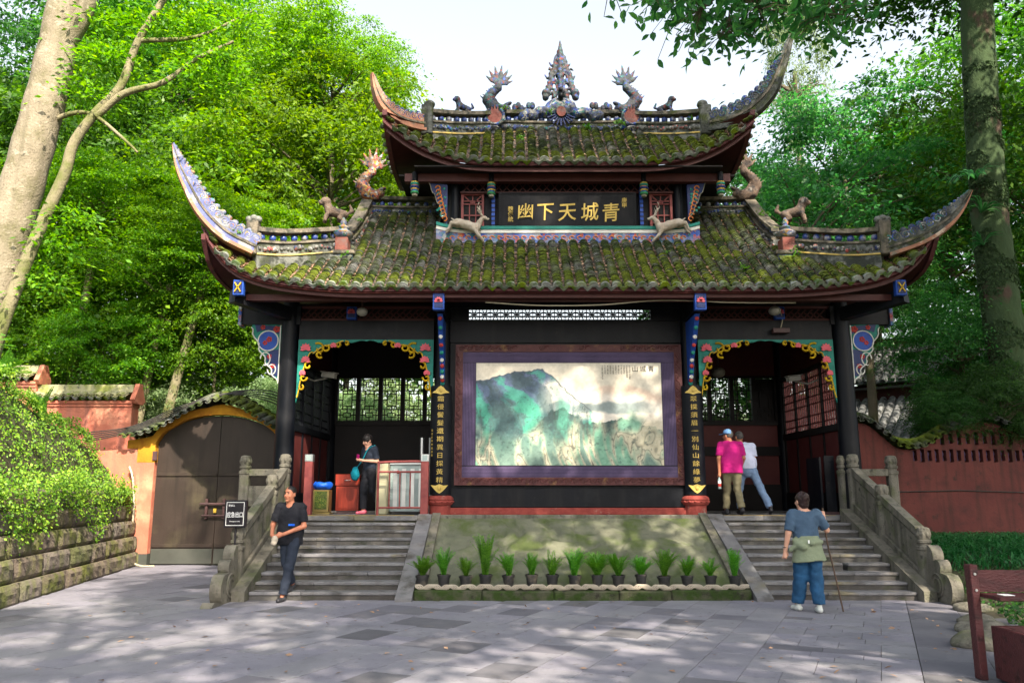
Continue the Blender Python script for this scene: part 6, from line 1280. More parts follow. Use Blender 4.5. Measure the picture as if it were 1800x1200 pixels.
# ================================================================== PEOPLE
def flat(f, a, b_, ra, rb, k=.02, sq=(1, 1, 1)):
    """capsule section with cut-off ends: sleeves, trouser legs, hems"""
    a = np.array(a, float); b_ = np.array(b_, float); m = max(ra, rb) * 1.4 + .04; sl, P = f.region(np.minimum(a, b_) - m, np.maximum(a, b_) + m); d = b_ - a; L = np.linalg.norm(d); t = ((P - a) @ d) / (L * L); tc = np.clip(t, 0, 1)
    rad = np.linalg.norm((P - a - t[..., None] * d) / np.array(sq), axis=-1) - (ra + (rb - ra) * tc); D = np.maximum(rad, np.maximum((t - 1) * L, -t * L)); f.put(sl, D.astype(np.float32), k)
V3 = lambda *a: np.array(a, float)
def person(label, loc, yaw, J, look):
    """J: joints in metres, facing -Y, the person's right hand on -X; look: materials and garment lengths"""
    D_ = dict(pel=(0, 0, .94), chest=(0, .0, 1.25), neck=(0, .0, 1.43), head=(0, -.02, 1.575), shR=(-.175, 0, 1.385), shL=(.175, 0, 1.385), elR=(-.24, .03, 1.10), elL=(.24, .03, 1.10), wrR=(-.24, -.05, .86), wrL=(.24, -.05, .86), hdR=(0, -.1, -1), hdL=(0, -.1, -1), hipR=(-.09, 0, .90), hipL=(.09, 0, .90), knR=(-.1, -.02, .50), knL=(.1, -.02, .50), anR=(-.1, .02, .09), anL=(.1, .02, .09), toR=(-.15, -1, 0), toL=(.15, -1, 0), hy=0, curl=.6)
    D_.update(J); J = {k: (np.array(v, float) if isinstance(v, tuple) else v) for k, v in D_.items()}
    t = thing('person', label, 'person', loc, yaw)
    f = Field((-.6, -.62, -.06), (.62, .62, 1.80), .0095)
    H = J['head']; Rz = np.array(Matrix.Rotation(J['hy'], 3, 'Z')); tilt = np.array(Matrix.Rotation(look.get('nod', 0), 3, 'X')); hd = lambda *p: H + Rz @ (tilt @ np.array(p, float))
    f.ell(hd(0, .005, .025), (.074, .093, .095), .03, rot=(0, 0, J['hy'])); f.ell(hd(0, -.025, -.045), (.056, .065, .07), .04, rot=(0, 0, J['hy'])); f.cone(hd(0, -.09, .01), hd(0, -.108, -.025), .010, .017, .012)
    for s in (-1, 1): f.ell(hd(s * .076, .01, -.01), (.012, .022, .034), .008, rot=(0, 0, J['hy'])); f.ell(hd(s * .03, -.088, .012), (.016, .010, .009), .0, 's'); f.ell(hd(s * .035, -.07, -.03), (.022, .02, .022), .015)
    f.cone(hd(-.018, -.09, -.062), hd(.018, -.09, -.062), .010, .010, .008); f.ell(hd(0, -.075, -.098), (.025, .022, .018), .015)
    f.cone(J['neck'] - (0, 0, .05), hd(0, .01, -.06), .055, .052, .03)
    f.chain([J['pel'], J['chest'], J['neck'] - (0, 0, .07)], [.15, .155, .10], .05, (1, .62, 1)); f.cone(J['shR'] * .9 + J['shL'] * .1, J['shL'] * .9 + J['shR'] * .1, .042, .042, .03)
    for s in 'RL':
        f.chain([J['sh' + s], J['el' + s], J['wr' + s]], [.042, .040, .026], .015); w = J['wr' + s]; d = J['hd' + s] / np.linalg.norm(J['hd' + s]); side = V3(-1 if s == 'R' else 1, 0, 0); nrm_ = np.cross(d, side); nrm_ /= np.linalg.norm(nrm_) + 1e-9; lat = np.cross(nrm_, d)
        if nrm_[1] > 0: nrm_ = -nrm_
        pc = w + d * .055; f.cone(w, w + d * .085, .024, .032, .012, (1, 1, 1)); c = J['curl']
        for i, (o_, L) in enumerate(((-.028, .060), (-.0095, .072), (.0095, .068), (.028, .052))):
            r0_ = w + d * .088 + lat * o_; a1 = r0_ + d * L * .5 * (1 - .2 * c) + nrm_ * L * .28 * c; a2 = a1 + d * L * .45 * (1 - c * .8) + nrm_ * L * .4 * c; f.chain([r0_, a1, a2], [.0105, .0095, .0078], .004)
        th = w + d * .03 - lat * .026; f.chain([th, th + d * .03 - lat * .018 + nrm_ * .01, th + d * .055 - lat * .012 + nrm_ * .022], [.013, .011, .009], .006)
        f.chain([J['hip' + s], J['kn' + s], J['an' + s]], [.075, .048, .035], .03); to = J['to' + s] / np.linalg.norm(J['to' + s]); f.cone(J['an' + s] + (0, 0, -.04) - to * .03, J['an' + s] + (0, 0, -.055) + to * .12, .032, .028, .02)
    mobj('body', f.mesh('body'), look['skin'], t)
    # shirt
    f = Field((-.6, -.62, .55), (.62, .62, 1.55), .0105); hem = look.get('hem', .86); q = (1, .66, 1)
    f.chain([J['pel'] * (1, 1, 0) + (0, 0, hem - .06), J['pel'] + (0, 0, .08), J['chest'] + (0, 0, .02), J['neck'] - (0, 0, .075)], [.168 * look.get('girth', 1), .168 * look.get('girth', 1), .172, .105], .05, q); f.cone(J['shR'], J['shL'], .068, .068, .05, (1, .9, 1))
    for s in 'RL':
        e = J['sh' + s] + (J['el' + s] - J['sh' + s]) * look.get('sleeve', .75); flat(f, J['sh' + s], e, .070, .068, .03)
    f.rough(.006, 19, 1); f.rough(.005, 43, 2); f.clip((0, 0, hem), (0, 0, -1)); nk = J['neck']
    f.ell(nk + (0, -.055, -.005), (.05, .06, .065), 0, 's'); f.ell(nk + (0, .0, .02), (.062, .062, .045), 0, 's')
    if look.get('boat'): f.ell(nk + (0, .0, .01), (.12, .09, .055), 0, 's')
    sh_ = mobj('shirt', f.mesh('shirt'), look['shirt'], t)
    # trousers
    f = Field((-.6, -.62, -.02), (.62, .62, 1.06), .0115); wl = look.get('wide', 1.0)
    f.chain([J['pel'] + (0, 0, .06), J['pel'] - (0, 0, .06)], [.155, .155], .03, (1, .7, 1))
    for s in 'RL':
        f.cone(J['hip' + s], J['kn' + s], .098 * (.9 + .1 * wl), .070 * wl, .025); flat(f, J['kn' + s], J['an' + s] + (J['kn' + s] - J['an' + s]) * .06, .070 * wl, .062 * wl, .03)
    f.rough(.011, 17, 3); f.rough(.006, 39, 5); f.clip((0, 0, 1.0), (0, 0, 1)); mobj('trousers', f.mesh('trousers'), look['pants'], t)
    for s in 'RL':
        a = J['an' + s]; to = J['to' + s] / np.linalg.norm(J['to' + s]); f = Field(a - (.22, .24, .16), a + (.22, .24, .1), .008); f.cone(a + (0, 0, -.045) - to * .05, a + (0, 0, -.058) + to * .135, .040, .034, .02, (1, 1, .95)); f.cone(a - to * .02, a + (0, 0, -.05), .036, .04, .02); mobj('shoe', f.mesh('shoe'), look['shoe'], t)
    # hair
    f = Field(H - .2, H + (.2, .2, .24), .008); rt = (0, 0, J['hy'])
    if look['hairstyle'] == 'short': f.ell(hd(0, .016, .034), (.0785, .097, .0955), .0, rot=rt); f.ell(hd(0, -.09, -.025), (.085, .075, .11), .015, 's', rot=rt); f.ell(hd(0, .0, -.13), (.12, .14, .105), .0, 's')
    elif look['hairstyle'] == 'bob': f.ell(hd(0, .015, .03), (.090, .108, .108), .0, rot=rt); f.ell(hd(0, -.095, -.05), (.068, .07, .09), .01, 's', rot=rt); f.ell(hd(0, .02, -.16), (.12, .14, .10), 0, 's')
    else: f.ell(hd(0, .02, .025), (.088, .108, .108), .0, rot=rt); f.ell(hd(.01, .105, .06), (.052, .045, .058), .02); f.ell(hd(.0, .06, -.06), (.06, .06, .05), .03); f.ell(hd(0, -.10, -.05), (.066, .07, .09), .01, 's', rot=rt)
    f.rough(.004, 70, 4); f.rough(.005, 30, 6); mobj('hair', f.mesh('hair'), look['hair'], t)
    if look.get('face'):
        for s in (-1, 1):
            b = MB(); b.ball(hd(s * .03, -.0855, .012), .011, 10, 6, (1.2, .6, .6)); b.build('eye', 'print_black', t, smooth=60); b = MB(); b.tube([hd(s * (.03 + u), -.0945 + .05 * abs(u), .034 - 3 * u * u) for u in (-.018, 0, .018)], .0045, 5); b.build('eyebrow', look['hair'], t)
        b = MB(); b.tube([hd(u, -.1005 + 4 * u * u, -.0625) for u in (-.02, -.01, 0, .01, .02)], .0035, 5); b.build('mouth', 'red_stone', t)
    return t, J, hd
# man walking down the left steps
t, J, hd = person('man in black polo shirt walking down off the bottom step', (-4.52, -2.92, 0.0), R(-6), dict(pel=(.0, .06, .96), chest=(-.01, .05, 1.27), neck=(-.01, .04, 1.45), head=(-.015, .01, 1.592), shR=(-.185, .05, 1.40), shL=(.17, .05, 1.395), elR=(-.27, .03, 1.13), elL=(.235, .0, 1.11), wrR=(-.205, -.16, .985), wrL=(.0, -.205, 1.0), hdR=(.55, -.3, -.45), hdL=(-.9, -.1, -.3),
    hipR=(-.085, .08, .92), hipL=(.09, .04, .92), knR=(-.035, .02, .56), knL=(.06, -.08, .50), anR=(.0, .25, .235), anL=(-.03, -.06, .09), toR=(-.1, -1, -.25), toL=(-.08, -1, .0), hy=R(-14)), dict(skin='skin', shirt='black_cloth', pants='navy_cloth', shoe='shoe_dark', hair='hair', hairstyle='short', face=1, hem=.83, sleeve=.8, girth=1.2))
f = Field((-.28, -.38, .80), (.1, -.1, 1.02), .008); f.ell((-.12, -.25, .92), (.055, .04, .06), .02); f.ell((-.13, -.26, .87), (.045, .035, .04), .02); f.rough(.008, 40, 2); mobj('held_bag', f.mesh('held_bag'), 'net_edge', None, (-4.52, -2.92, 0), (0, 0, R(-6))); tag(COL.objects['held_bag'], 'crumpled tan packet in the hands of the man in black', 'packet')
b = MB(); b.box(.03, .13, -.118, -.112, 1.12, 1.15); b.build('chest_print', 'plastic_blue', t)
# woman with the turquoise bag
t, J, hd = person('woman in dark clothes looking down at her phone in the shade', (-4.0, .95, PZ), R(-42), dict(pel=(0, .02, .89), chest=(0, .0, 1.17), neck=(0, -.03, 1.34), head=(0, -.07, 1.465), shR=(-.155, 0, 1.30), shL=(.155, 0, 1.30), elR=(-.215, .02, 1.05), elL=(.215, .02, 1.05), wrR=(-.07, -.21, 1.08), wrL=(.08, -.21, 1.06), hdR=(.4, -.5, .1), hdL=(-.4, -.5, .1), hipR=(-.085, 0, .86), hipL=(.085, 0, .86), knR=(-.07, -.08, .47), knL=(.08, .06, .47), anR=(-.08, -.06, .085), anL=(.09, .26, .15), toR=(-.1, -1, 0), toL=(.1, -.8, -.5), hy=R(-8)),
    dict(skin='skin_pale', shirt='navy_cloth', pants='black_cloth', shoe='shoe_pink', hair='hair', hairstyle='bob', face=1, hem=.80, sleeve=.85, wide=1.15, nod=R(22)))
b = MB(); b.bar((0.0, -.30, 1.10), (.02, -.31, 1.18), .07, .012, (0, 1, 0)); b.build('phone_case', 'magenta', t)
bg_ = thing('shoulder_bag', 'turquoise pouch bag on a strap worn by the woman in dark clothes', 'bag', (-4.0, .95, PZ), R(-42)); f = Field((-.35, -.42, .62), (.0, -.08, 1.05), .01); f.ell((-.17, -.23, .78), (.12, .07, .12), .03); f.ell((-.17, -.23, .90), (.07, .045, .05), .04); f.rough(.008, 26, 2); mobj('pouch', f.mesh('pouch'), 'teal_bag', bg_)
b = MB(); P_ = crom([(.14, .02, 1.375), (.10, -.12, 1.30), (-.02, -.155, 1.10), (-.12, -.19, .96), (-.17, -.23, .90)], 6); b.tube(P_, .012, 6); b.build('strap', 'teal_bag', bg_)
# two men walking in at the right bay
t, J, hd = person('man in magenta shirt and blue cap seen from behind at the top step', (3.22, .30, PZ), R(180), dict(chest=(.0, -.03, 1.24), neck=(0, -.05, 1.40), head=(.03, -.075, 1.53), shR=(-.185, -.03, 1.355), shL=(.185, -.03, 1.355), elR=(-.245, -.02, 1.09), elL=(.25, .0, 1.09), wrR=(-.22, -.16, .90), wrL=(.245, -.02, .84), knR=(-.09, .0, .50), knL=(.08, -.14, .50), anR=(-.12, .14, .12), anL=(.1, -.18, .09), toR=(-.1, -1, -.35), hipR=(-.09, 0, .89), hipL=(.09, 0, .89), hy=R(38)),
    dict(skin='skin', shirt='magenta', pants='khaki', shoe='shoe_dark', hair='hair_grey', hairstyle='short', hem=.80, sleeve=.85, girth=1.24, wide=1.05))
H_ = J['head']; f = Field(H_ - (.25, .25, .1), H_ + (.25, .25, .2), .009); f.ell(H_ + (0, 0, .055), (.092, .108, .085), .0); f.clip(H_ + (0, 0, .035), (0, 0, -1)); d = V3(math.sin(R(38)), -math.cos(R(38)), 0); f.cone(H_ + d * .09 + (0, 0, .045), H_ + d * .175 + (0, 0, .038), .045, .04, .01, (1, 1, .22)); mobj('cap', f.mesh('cap'), 'cap_blue', t)
bt = thing('water_bottle', 'printed drink bottle in the hand of the man in magenta', 'bottle', (3.22 - .25, .30 + .03, PZ + .50)); b = MB(); b.lathe([(.03, 0), (.032, .01), (.032, .17), (.013, .21), (.013, .24)], (0, 0, 0), 14); b.build('bottle_body', 'glass_panel', bt, smooth=40); b = MB(); b.lathe([(.033, .04), (.033, .10)], (0, 0, 0), 14); b.build('printed_label', 'red', bt); b = MB(); b.lathe([(.0332, .101), (.0332, .15)], (0, 0, 0), 14); b.build('printed_label', 'print_white', bt)
t, J, hd = person('man in pale shirt striding into the bay beside the magenta shirt', (3.70, .85, PZ), R(180), dict(pel=(.03, .02, .95), chest=(.06, -.08, 1.24), neck=(.09, -.11, 1.41), head=(.12, -.14, 1.54), shR=(-.13, -.09, 1.36), shL=(.26, -.07, 1.36), elR=(-.16, -.10, 1.10), elL=(.30, -.1, 1.12), wrR=(-.05, -.28, 1.0), wrL=(.2, -.25, .98), hipR=(-.06, .02, .91), hipL=(.12, .0, .91), knR=(-.2, .04, .53), knL=(.16, -.16, .52), anR=(-.34, .22, .12), anL=(.16, -.12, .09), toR=(-.2, -1, -.3), hy=R(20)),
    dict(skin='skin', shirt='pale_cloth', pants='greyblue', shoe='shoe_dark', hair='hair_grey', hairstyle='short', hem=.90, sleeve=.8, wide=1.08, girth=1.12))
# woman with the walking stick
t, J, hd = person('woman with hair bun and jacket tied round her waist leaning on a stick', (3.02, -4.05, 0), R(180), dict(pel=(0, 0, .92), chest=(.0, -.01, 1.20), neck=(0, -.02, 1.37), head=(.015, -.04, 1.50), shR=(-.17, 0, 1.33), shL=(.17, 0, 1.33), elR=(-.315, -.05, 1.10), elL=(.255, .03, 1.06), wrR=(-.335, -.17, 1.245), wrL=(.30, -.0, .83), hdR=(.05, -.25, .9), hdL=(.1, -.05, -1), hipR=(-.09, 0, .88), hipL=(.09, 0, .88), knR=(-.10, -.0, .48), knL=(.08, -.08, .49), anR=(-.10, .05, .09), anL=(.12, -.16, .09), hy=R(18), curl=.9),
    dict(skin='skin_pale', shirt='slate', pants='denim', shoe='shoe_white', hair='hair_brown', hairstyle='bun', hem=.92, sleeve=.88, wide=1.38, boat=1))
f = Field((-.42, -.36, .55), (.42, .36, 1.08), .011); flat(f, (0, 0, 1.03), (0, 0, .92), .175, .185, .02, (1, .72, 1)); flat(f, (0, .0, .95), (-.02, .02, .68), .185, .235, .02, (1, .72, 1)); f.cone((.19, .06, .97), (.10, .15, .88), .035, .05, .03); f.cone((.17, .08, .90), (.24, .06, .84), .04, .03, .03); f.cone((-.18, .06, .95), (-.02, .16, .93), .035, .035, .03); f.rough(.008, 20, 2); f.rough(.004, 50, 3); mobj('tied_jacket', f.mesh('tied_jacket'), 'sage', t)
b = MB(); b.box(.015, .035, .165, .172, .93, .975); b.build('jacket_tag', 'print_white', t); b = MB(); b.tube([(.30 + .03 * math.cos(a), .0 + .03 * math.sin(a), .87) for a in np.linspace(0, 6.28, 14)], .006, 5); b.build('bracelet', 'print_black', t)
b = MB(); P_ = crom([(0, 0, 1.40), (.02, -.03, .95), (.07, -.10, .5), (.12, -.18, .005)], 6); b.tube(P_, np.linspace(.014, .011, len(P_)), 7); o = b.build('walking_stick', 'wood_stick', None, (3.02 + .345, -4.05 + .225, 0), smooth=60); tag(o, 'thin dark walking stick in the hand of the woman with the bun', 'stick')
# ================================================================== TREES AND PLANTS
def leaf_quads(C, D, Nn, L, W):
    """C centres, D unit long axis, Nn unit normal, L, W sizes -> folded 4-corner leaves"""
    S_ = np.cross(Nn, D); b0 = C - D * L[:, None] / 2; t = C + D * L[:, None] / 2; l = C + S_ * W[:, None] / 2 - D * L[:, None] * .06 + Nn * W[:, None] * .12; r = C - S_ * W[:, None] / 2 - D * L[:, None] * .06 + Nn * W[:, None] * .12
    V = np.stack([b0, l, t, r], 1).reshape(-1, 3); F = np.arange(len(V)).reshape(-1, 4); return V, F
def unit(a): return a / (np.linalg.norm(a, axis=-1, keepdims=True) + 1e-9)
def crown_mesh(seed, nclump, nleaf, leaf, shape=(1, 1, .8), flat=.4, csize=.22, hollow=.45, droop=.25):
    r_ = np.random.default_rng(seed); d = unit(r_.normal(size=(nclump, 3))); rad = (hollow + (1 - hollow) * r_.random(nclump) ** .6); cc = d * rad[:, None] * np.array(shape) * (1 + .22 * vnoise(d, 3.0, seed))[:, None]
    cs = csize * r_.uniform(.6, 1.35, nclump); V = []; k = nleaf // nclump
    C = np.repeat(cc, k, 0); cs_ = np.repeat(cs, k); off = r_.normal(size=(len(C), 3)) * .55 * cs_[:, None]; off[:, 2] *= flat; off[:, 2] -= droop * (off[:, 0] ** 2 + off[:, 1] ** 2) / cs_
    C = C + off; Dd = unit(off * (1, 1, .3) + r_.normal(size=C.shape) * .5 * cs_[:, None] + np.array((0, 0, -.25)) * cs_[:, None]); N0 = unit(np.array((0, 0, 1.0)) + r_.normal(size=C.shape) * .55 + unit(C) * .35); N0 = unit(N0 - (N0 * Dd).sum(1)[:, None] * Dd)
    L = leaf * r_.uniform(.45, 1.5, len(C)) * np.repeat(r_.uniform(.75, 1.25, nclump), k); V, F = leaf_quads(C, Dd, N0, L, L * r_.uniform(.34, .6, len(C))); return np_mesh('crown', V, F)
CR = [crown_mesh(11, 130, 44000, .038, (1, 1, .85), .22, .27, .4, .5), crown_mesh(12, 100, 40000, .042, (1, 1, 1.0), .18, .31, .35, .55), crown_mesh(13, 170, 46000, .033, (1, 1, .75), .25, .21, .4, .4), crown_mesh(14, 90, 20000, .05, (.8, .8, 1.3), .5, .25)]
CRs = [crown_mesh(21, 34, 9500, .06, (1, 1, .75), .4, .21, .4), crown_mesh(22, 40, 10000, .055, (1, 1, .9), .35, .2, .4)]    # loose, gappy crowns
CRd = crown_mesh(31, 120, 22000, .055, (1, 1, .8), .4, .24); CRe = crown_mesh(32, 38, 11000, .058, (1, 1, .8), .4, .22, .4)
CRm = crown_mesh(33, 85, 15000, .040, (1, 1, 1.0), .22, .24, .35, .15)
def limbs(b, top, r0, R_, n, seed, up=.35):
    r_ = random.Random(seed)
    for i in range(n):
        a = i * 2.4 + r_.uniform(-.4, .4); L = R_ * r_.uniform(.55, .95); p = np.array(top) + np.array((0, 0, -r_.uniform(0, .35) * R_)); e = p + np.array((math.cos(a) * L, math.sin(a) * L, L * r_.uniform(up * .4, up * 2))); m_ = (p + e) / 2 + np.array((0, 0, .12 * L)); b.tube(crom([p, m_, e], 5), np.linspace(r0 * .5, r0 * .08, 11), 6)
def tree(name, label, x, y, h, R_, me, leaf, bark='bark', z0=None, group='forest trees behind the gate', sz=1.0, seed=0, r0=None, lean=(0, 0), cat='tree'):
    z0 = hill_z(x, y) if z0 is None else z0; t = thing(name, label, cat, (x, y, z0), 0, group); r0 = r0 or .03 * h ** .9 * .5; lx, ly = lean
    b = MB(); b.tube(crom([(0, 0, -.3), (lx * .3, ly * .3, h * .3), (lx * .7 + .1 * math.sin(seed), ly * .7, h * .65), (lx, ly, h)], 6), np.linspace(r0 * 1.15, r0 * .45, 19), 9); limbs(b, (lx, ly, h * .95), r0 * .9, R_ * 1.08, 15, seed); b.build('trunk', bark, t, smooth=60)
    o = mobj('crown', me, None, t, (lx, ly, h)); o.scale = (R_, R_, R_ * sz); o.rotation_euler = (0, 0, seed * 1.3)
    if not me.materials: me.materials.append(MATS[leaf])
    o.material_slots[0].link = 'OBJECT'; o.material_slots[0].material = MATS[leaf]; return t
# (x, y, trunk height, crown radius, crown, leaf, look)
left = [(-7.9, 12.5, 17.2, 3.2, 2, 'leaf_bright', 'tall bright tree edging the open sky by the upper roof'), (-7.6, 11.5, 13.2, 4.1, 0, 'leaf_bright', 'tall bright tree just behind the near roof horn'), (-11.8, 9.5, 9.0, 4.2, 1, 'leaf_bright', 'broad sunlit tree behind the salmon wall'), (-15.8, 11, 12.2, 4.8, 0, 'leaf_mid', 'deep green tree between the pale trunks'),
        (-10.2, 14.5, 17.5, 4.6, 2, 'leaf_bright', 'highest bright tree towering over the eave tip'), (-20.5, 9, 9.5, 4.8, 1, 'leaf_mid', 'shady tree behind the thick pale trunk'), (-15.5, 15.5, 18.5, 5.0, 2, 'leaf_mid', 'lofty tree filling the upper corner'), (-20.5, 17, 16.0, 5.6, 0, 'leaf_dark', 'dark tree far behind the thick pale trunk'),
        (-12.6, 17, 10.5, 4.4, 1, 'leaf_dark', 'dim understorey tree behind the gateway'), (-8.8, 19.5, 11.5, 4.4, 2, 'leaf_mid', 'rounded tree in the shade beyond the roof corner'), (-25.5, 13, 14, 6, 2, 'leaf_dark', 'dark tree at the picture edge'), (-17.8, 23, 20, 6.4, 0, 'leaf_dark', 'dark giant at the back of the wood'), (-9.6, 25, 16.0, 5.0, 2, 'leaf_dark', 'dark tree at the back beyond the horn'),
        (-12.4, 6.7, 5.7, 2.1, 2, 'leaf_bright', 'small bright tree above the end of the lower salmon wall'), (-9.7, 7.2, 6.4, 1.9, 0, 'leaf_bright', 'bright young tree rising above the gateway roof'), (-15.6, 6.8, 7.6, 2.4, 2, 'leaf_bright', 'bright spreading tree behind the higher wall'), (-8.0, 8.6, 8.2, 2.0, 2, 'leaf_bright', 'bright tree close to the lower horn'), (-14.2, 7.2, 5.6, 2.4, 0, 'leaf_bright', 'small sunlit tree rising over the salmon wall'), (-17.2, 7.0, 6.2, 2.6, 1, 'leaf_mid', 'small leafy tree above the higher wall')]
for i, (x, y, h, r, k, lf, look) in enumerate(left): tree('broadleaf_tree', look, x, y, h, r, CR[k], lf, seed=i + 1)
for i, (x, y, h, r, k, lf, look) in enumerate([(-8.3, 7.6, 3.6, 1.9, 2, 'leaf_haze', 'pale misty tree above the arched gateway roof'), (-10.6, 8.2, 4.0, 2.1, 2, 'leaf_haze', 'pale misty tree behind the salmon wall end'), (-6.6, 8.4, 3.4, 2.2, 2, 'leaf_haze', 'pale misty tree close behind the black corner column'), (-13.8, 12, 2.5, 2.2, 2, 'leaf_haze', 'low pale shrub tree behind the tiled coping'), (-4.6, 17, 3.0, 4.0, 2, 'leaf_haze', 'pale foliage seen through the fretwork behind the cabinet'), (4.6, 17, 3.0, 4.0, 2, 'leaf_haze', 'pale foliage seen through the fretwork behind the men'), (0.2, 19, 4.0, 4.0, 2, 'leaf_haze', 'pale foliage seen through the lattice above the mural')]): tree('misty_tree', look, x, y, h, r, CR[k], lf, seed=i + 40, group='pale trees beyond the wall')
right = [(8.4, 9.0, 10.4, 3.9, 9, 'leaf_cool', 'layered green tree beside the upper roof horn'), (14.0, 10.8, 10.6, 4.0, 9, 'leaf_cool', 'spreading tree above the lower roof horn'), (7.2, 13.5, 7.5, 3.4, 0, 'leaf_cool', 'tree directly behind the hall corner'), (16.5, 9, 11.8, 5.0, 0, 'leaf_mid', 'big tree behind the mossy trunk'), (12.4, 15, 14.0, 4.6, 9, 'leaf_cool', 'tall thin leaved tree under open sky'),
         (20, 14, 16, 6.2, 0, 'leaf_mid', 'tree at the far picture edge behind the moss'), (15.6, 20, 14, 5.5, 0, 'leaf_dark', 'dark tree deep behind the far hall'), (14.6, 5.0, 6.8, 2.6, 1, 'leaf_mid', 'leafy tree touching the lower roof tip'), (9.6, 20, 11, 4.6, 1, 'leaf_dark', 'dark tree behind the hall roof')]
for i, (x, y, h, r, k, lf, look) in enumerate(right): tree('broadleaf_tree', look, x, y, h, r, (CRm if k == 9 else CR[k]), lf, seed=i + 60)
tree('evergreen_shrub', 'dark leafy bush hanging over the dip of the red wall', 9.05, 2.75, 3.15, 1.0, CR[2], 'leaf_dark', z0=0, seed=90, r0=.09, group='bushes along the red wall'); tree('evergreen_shrub', 'dark drooping bush over the slotted wall top', 8.55, 2.45, 3.1, .8, CR[2], 'leaf_dark', z0=.2, seed=92, r0=.05, lean=(0, -.35), group='bushes along the red wall'); tree('evergreen_shrub', 'tall dark bush between the far hall and the mossy trunk', 10.3, 4.4, 5.4, 1.7, CR[0], 'leaf_cool', z0=0, seed=93, r0=.09, group='bushes along the red wall'); tree('evergreen_shrub', 'dark leafy bush hanging just left of the mossy trunk', 9.75, 2.5, 3.4, 1.0, CR[0], 'leaf_dark', z0=.2, seed=94, r0=.06, lean=(0, -.4), group='bushes along the red wall'); tree('evergreen_shrub', 'dark glossy bush below the mossy trunk at the wall top', 9.8, 3.6, 3.7, 1.3, CR[0], 'leaf_dark', z0=0, seed=91, r0=.09, group='bushes along the red wall')
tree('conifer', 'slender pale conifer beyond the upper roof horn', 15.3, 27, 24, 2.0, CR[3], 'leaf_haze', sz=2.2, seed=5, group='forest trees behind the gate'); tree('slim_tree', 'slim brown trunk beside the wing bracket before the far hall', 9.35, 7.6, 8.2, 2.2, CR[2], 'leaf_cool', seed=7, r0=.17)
for i, (x, y, h, lx) in enumerate(((-11.6, 6.4, 7.5, .8), (-10.8, 6.2, 8.6, 1.3), (-13.4, 6.3, 9.5, .5))):
    t = thing('slender_tree', ['slender grey trunk in the sunlit gap above the wall end', 'forked grey trunk rising beside the gateway roof', 'thin shaded trunk deep in the wood'][i], 'tree', (x, y, hill_z(x, y)), 0, 'forest trees behind the gate'); b = MB(); b.tube(crom([(0, 0, -.3), (lx * .2, 0, h * .4), (lx, 0, h)], 6), np.linspace(.2, .09, 13), 8); limbs(b, (lx, 0, h), .1, 2.0, 5, i); b.build('trunk', 'bark_thin', t, smooth=60); o = mobj('crown', CR[2], None, t, (lx, 0, h + .5)); o.scale = (2.4, 2.4, 1.7); o.material_slots[0].link = 'OBJECT'; o.material_slots[0].material = MATS['leaf_bright']
# far wood as one mass behind everything
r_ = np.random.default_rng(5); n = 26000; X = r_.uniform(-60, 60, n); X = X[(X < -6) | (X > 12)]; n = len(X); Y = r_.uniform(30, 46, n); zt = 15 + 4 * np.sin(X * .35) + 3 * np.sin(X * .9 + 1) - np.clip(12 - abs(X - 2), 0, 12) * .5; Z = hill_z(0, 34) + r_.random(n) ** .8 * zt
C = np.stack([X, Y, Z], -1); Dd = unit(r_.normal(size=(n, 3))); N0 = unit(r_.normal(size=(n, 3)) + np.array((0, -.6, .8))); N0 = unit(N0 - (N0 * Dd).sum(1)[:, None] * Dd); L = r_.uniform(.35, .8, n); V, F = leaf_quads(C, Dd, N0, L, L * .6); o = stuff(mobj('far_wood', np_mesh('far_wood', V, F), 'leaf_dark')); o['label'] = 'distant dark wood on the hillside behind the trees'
TRK = [(-11.0, -2, .9), (-10.34, -2, 3.98), (-10.09, -2, 5.55), (-9.84, -2, 7.19), (-9.60, -2, 8.9), (-9.45, -2, 10.7), (-9.38, -2.1, 12.5), (-9.2, -2.2, 15)]
# thick pale trunk, thin curved trunk and the mossy giant
t = thing('pale_trunk_tree', 'thick pale sunlit trunk leaning at the picture edge', 'tree', (-10.6, -2.0, 1.4)); b = MB(); P_ = crom(TRK, 8) - np.array((-10.6, -2, 1.4)); rad = np.linspace(.40, .28, len(P_)) * (1 + .03 * np.sin(np.arange(len(P_)) * 1.7)); b.tube(P_, rad, 18); b.tube(crom([(-9.35, -2, 9.9), (-9.1, -2.05, 10.3), (-8.95, -2.1, 10.7), (-8.7, -2.1, 11.8)], 5) - np.array((-10.6, -2, 1.4)), np.linspace(.2, .1, 16), 10); b.build('trunk', 'bark_pale', t, smooth=60)
o = mobj('crown', CRs[0], None, t, (1.4, -.6, 15.0)); o.scale = (4.2, 4.2, 2.6); CRs[0].materials.append(MATS['leaf_mid'])
t = thing('curved_trunk_tree', 'thin curved olive trunk forking before the green wood', 'tree', (-10.3, -2.1, 1.4)); O_ = np.array((-10.3, -2.1, 1.4)); b = MB()
P_ = crom([(-10.4, -2.1, 1.2), (-10.1, -2.1, 3.3), (-9.92, -2.1, 4.18), (-9.72, -2.1, 5.02), (-9.39, -2.1, 6.2), (-9.07, -2.1, 7.19), (-8.97, -2.1, 7.76), (-8.66, -2.1, 8.32), (-8.22, -2.1, 8.9), (-7.98, -2.1, 9.8), (-7.46, -2.1, 10.93), (-7.2, -2.1, 12)], 5) - O_; b.tube(P_, np.linspace(.135, .05, len(P_)), 12)
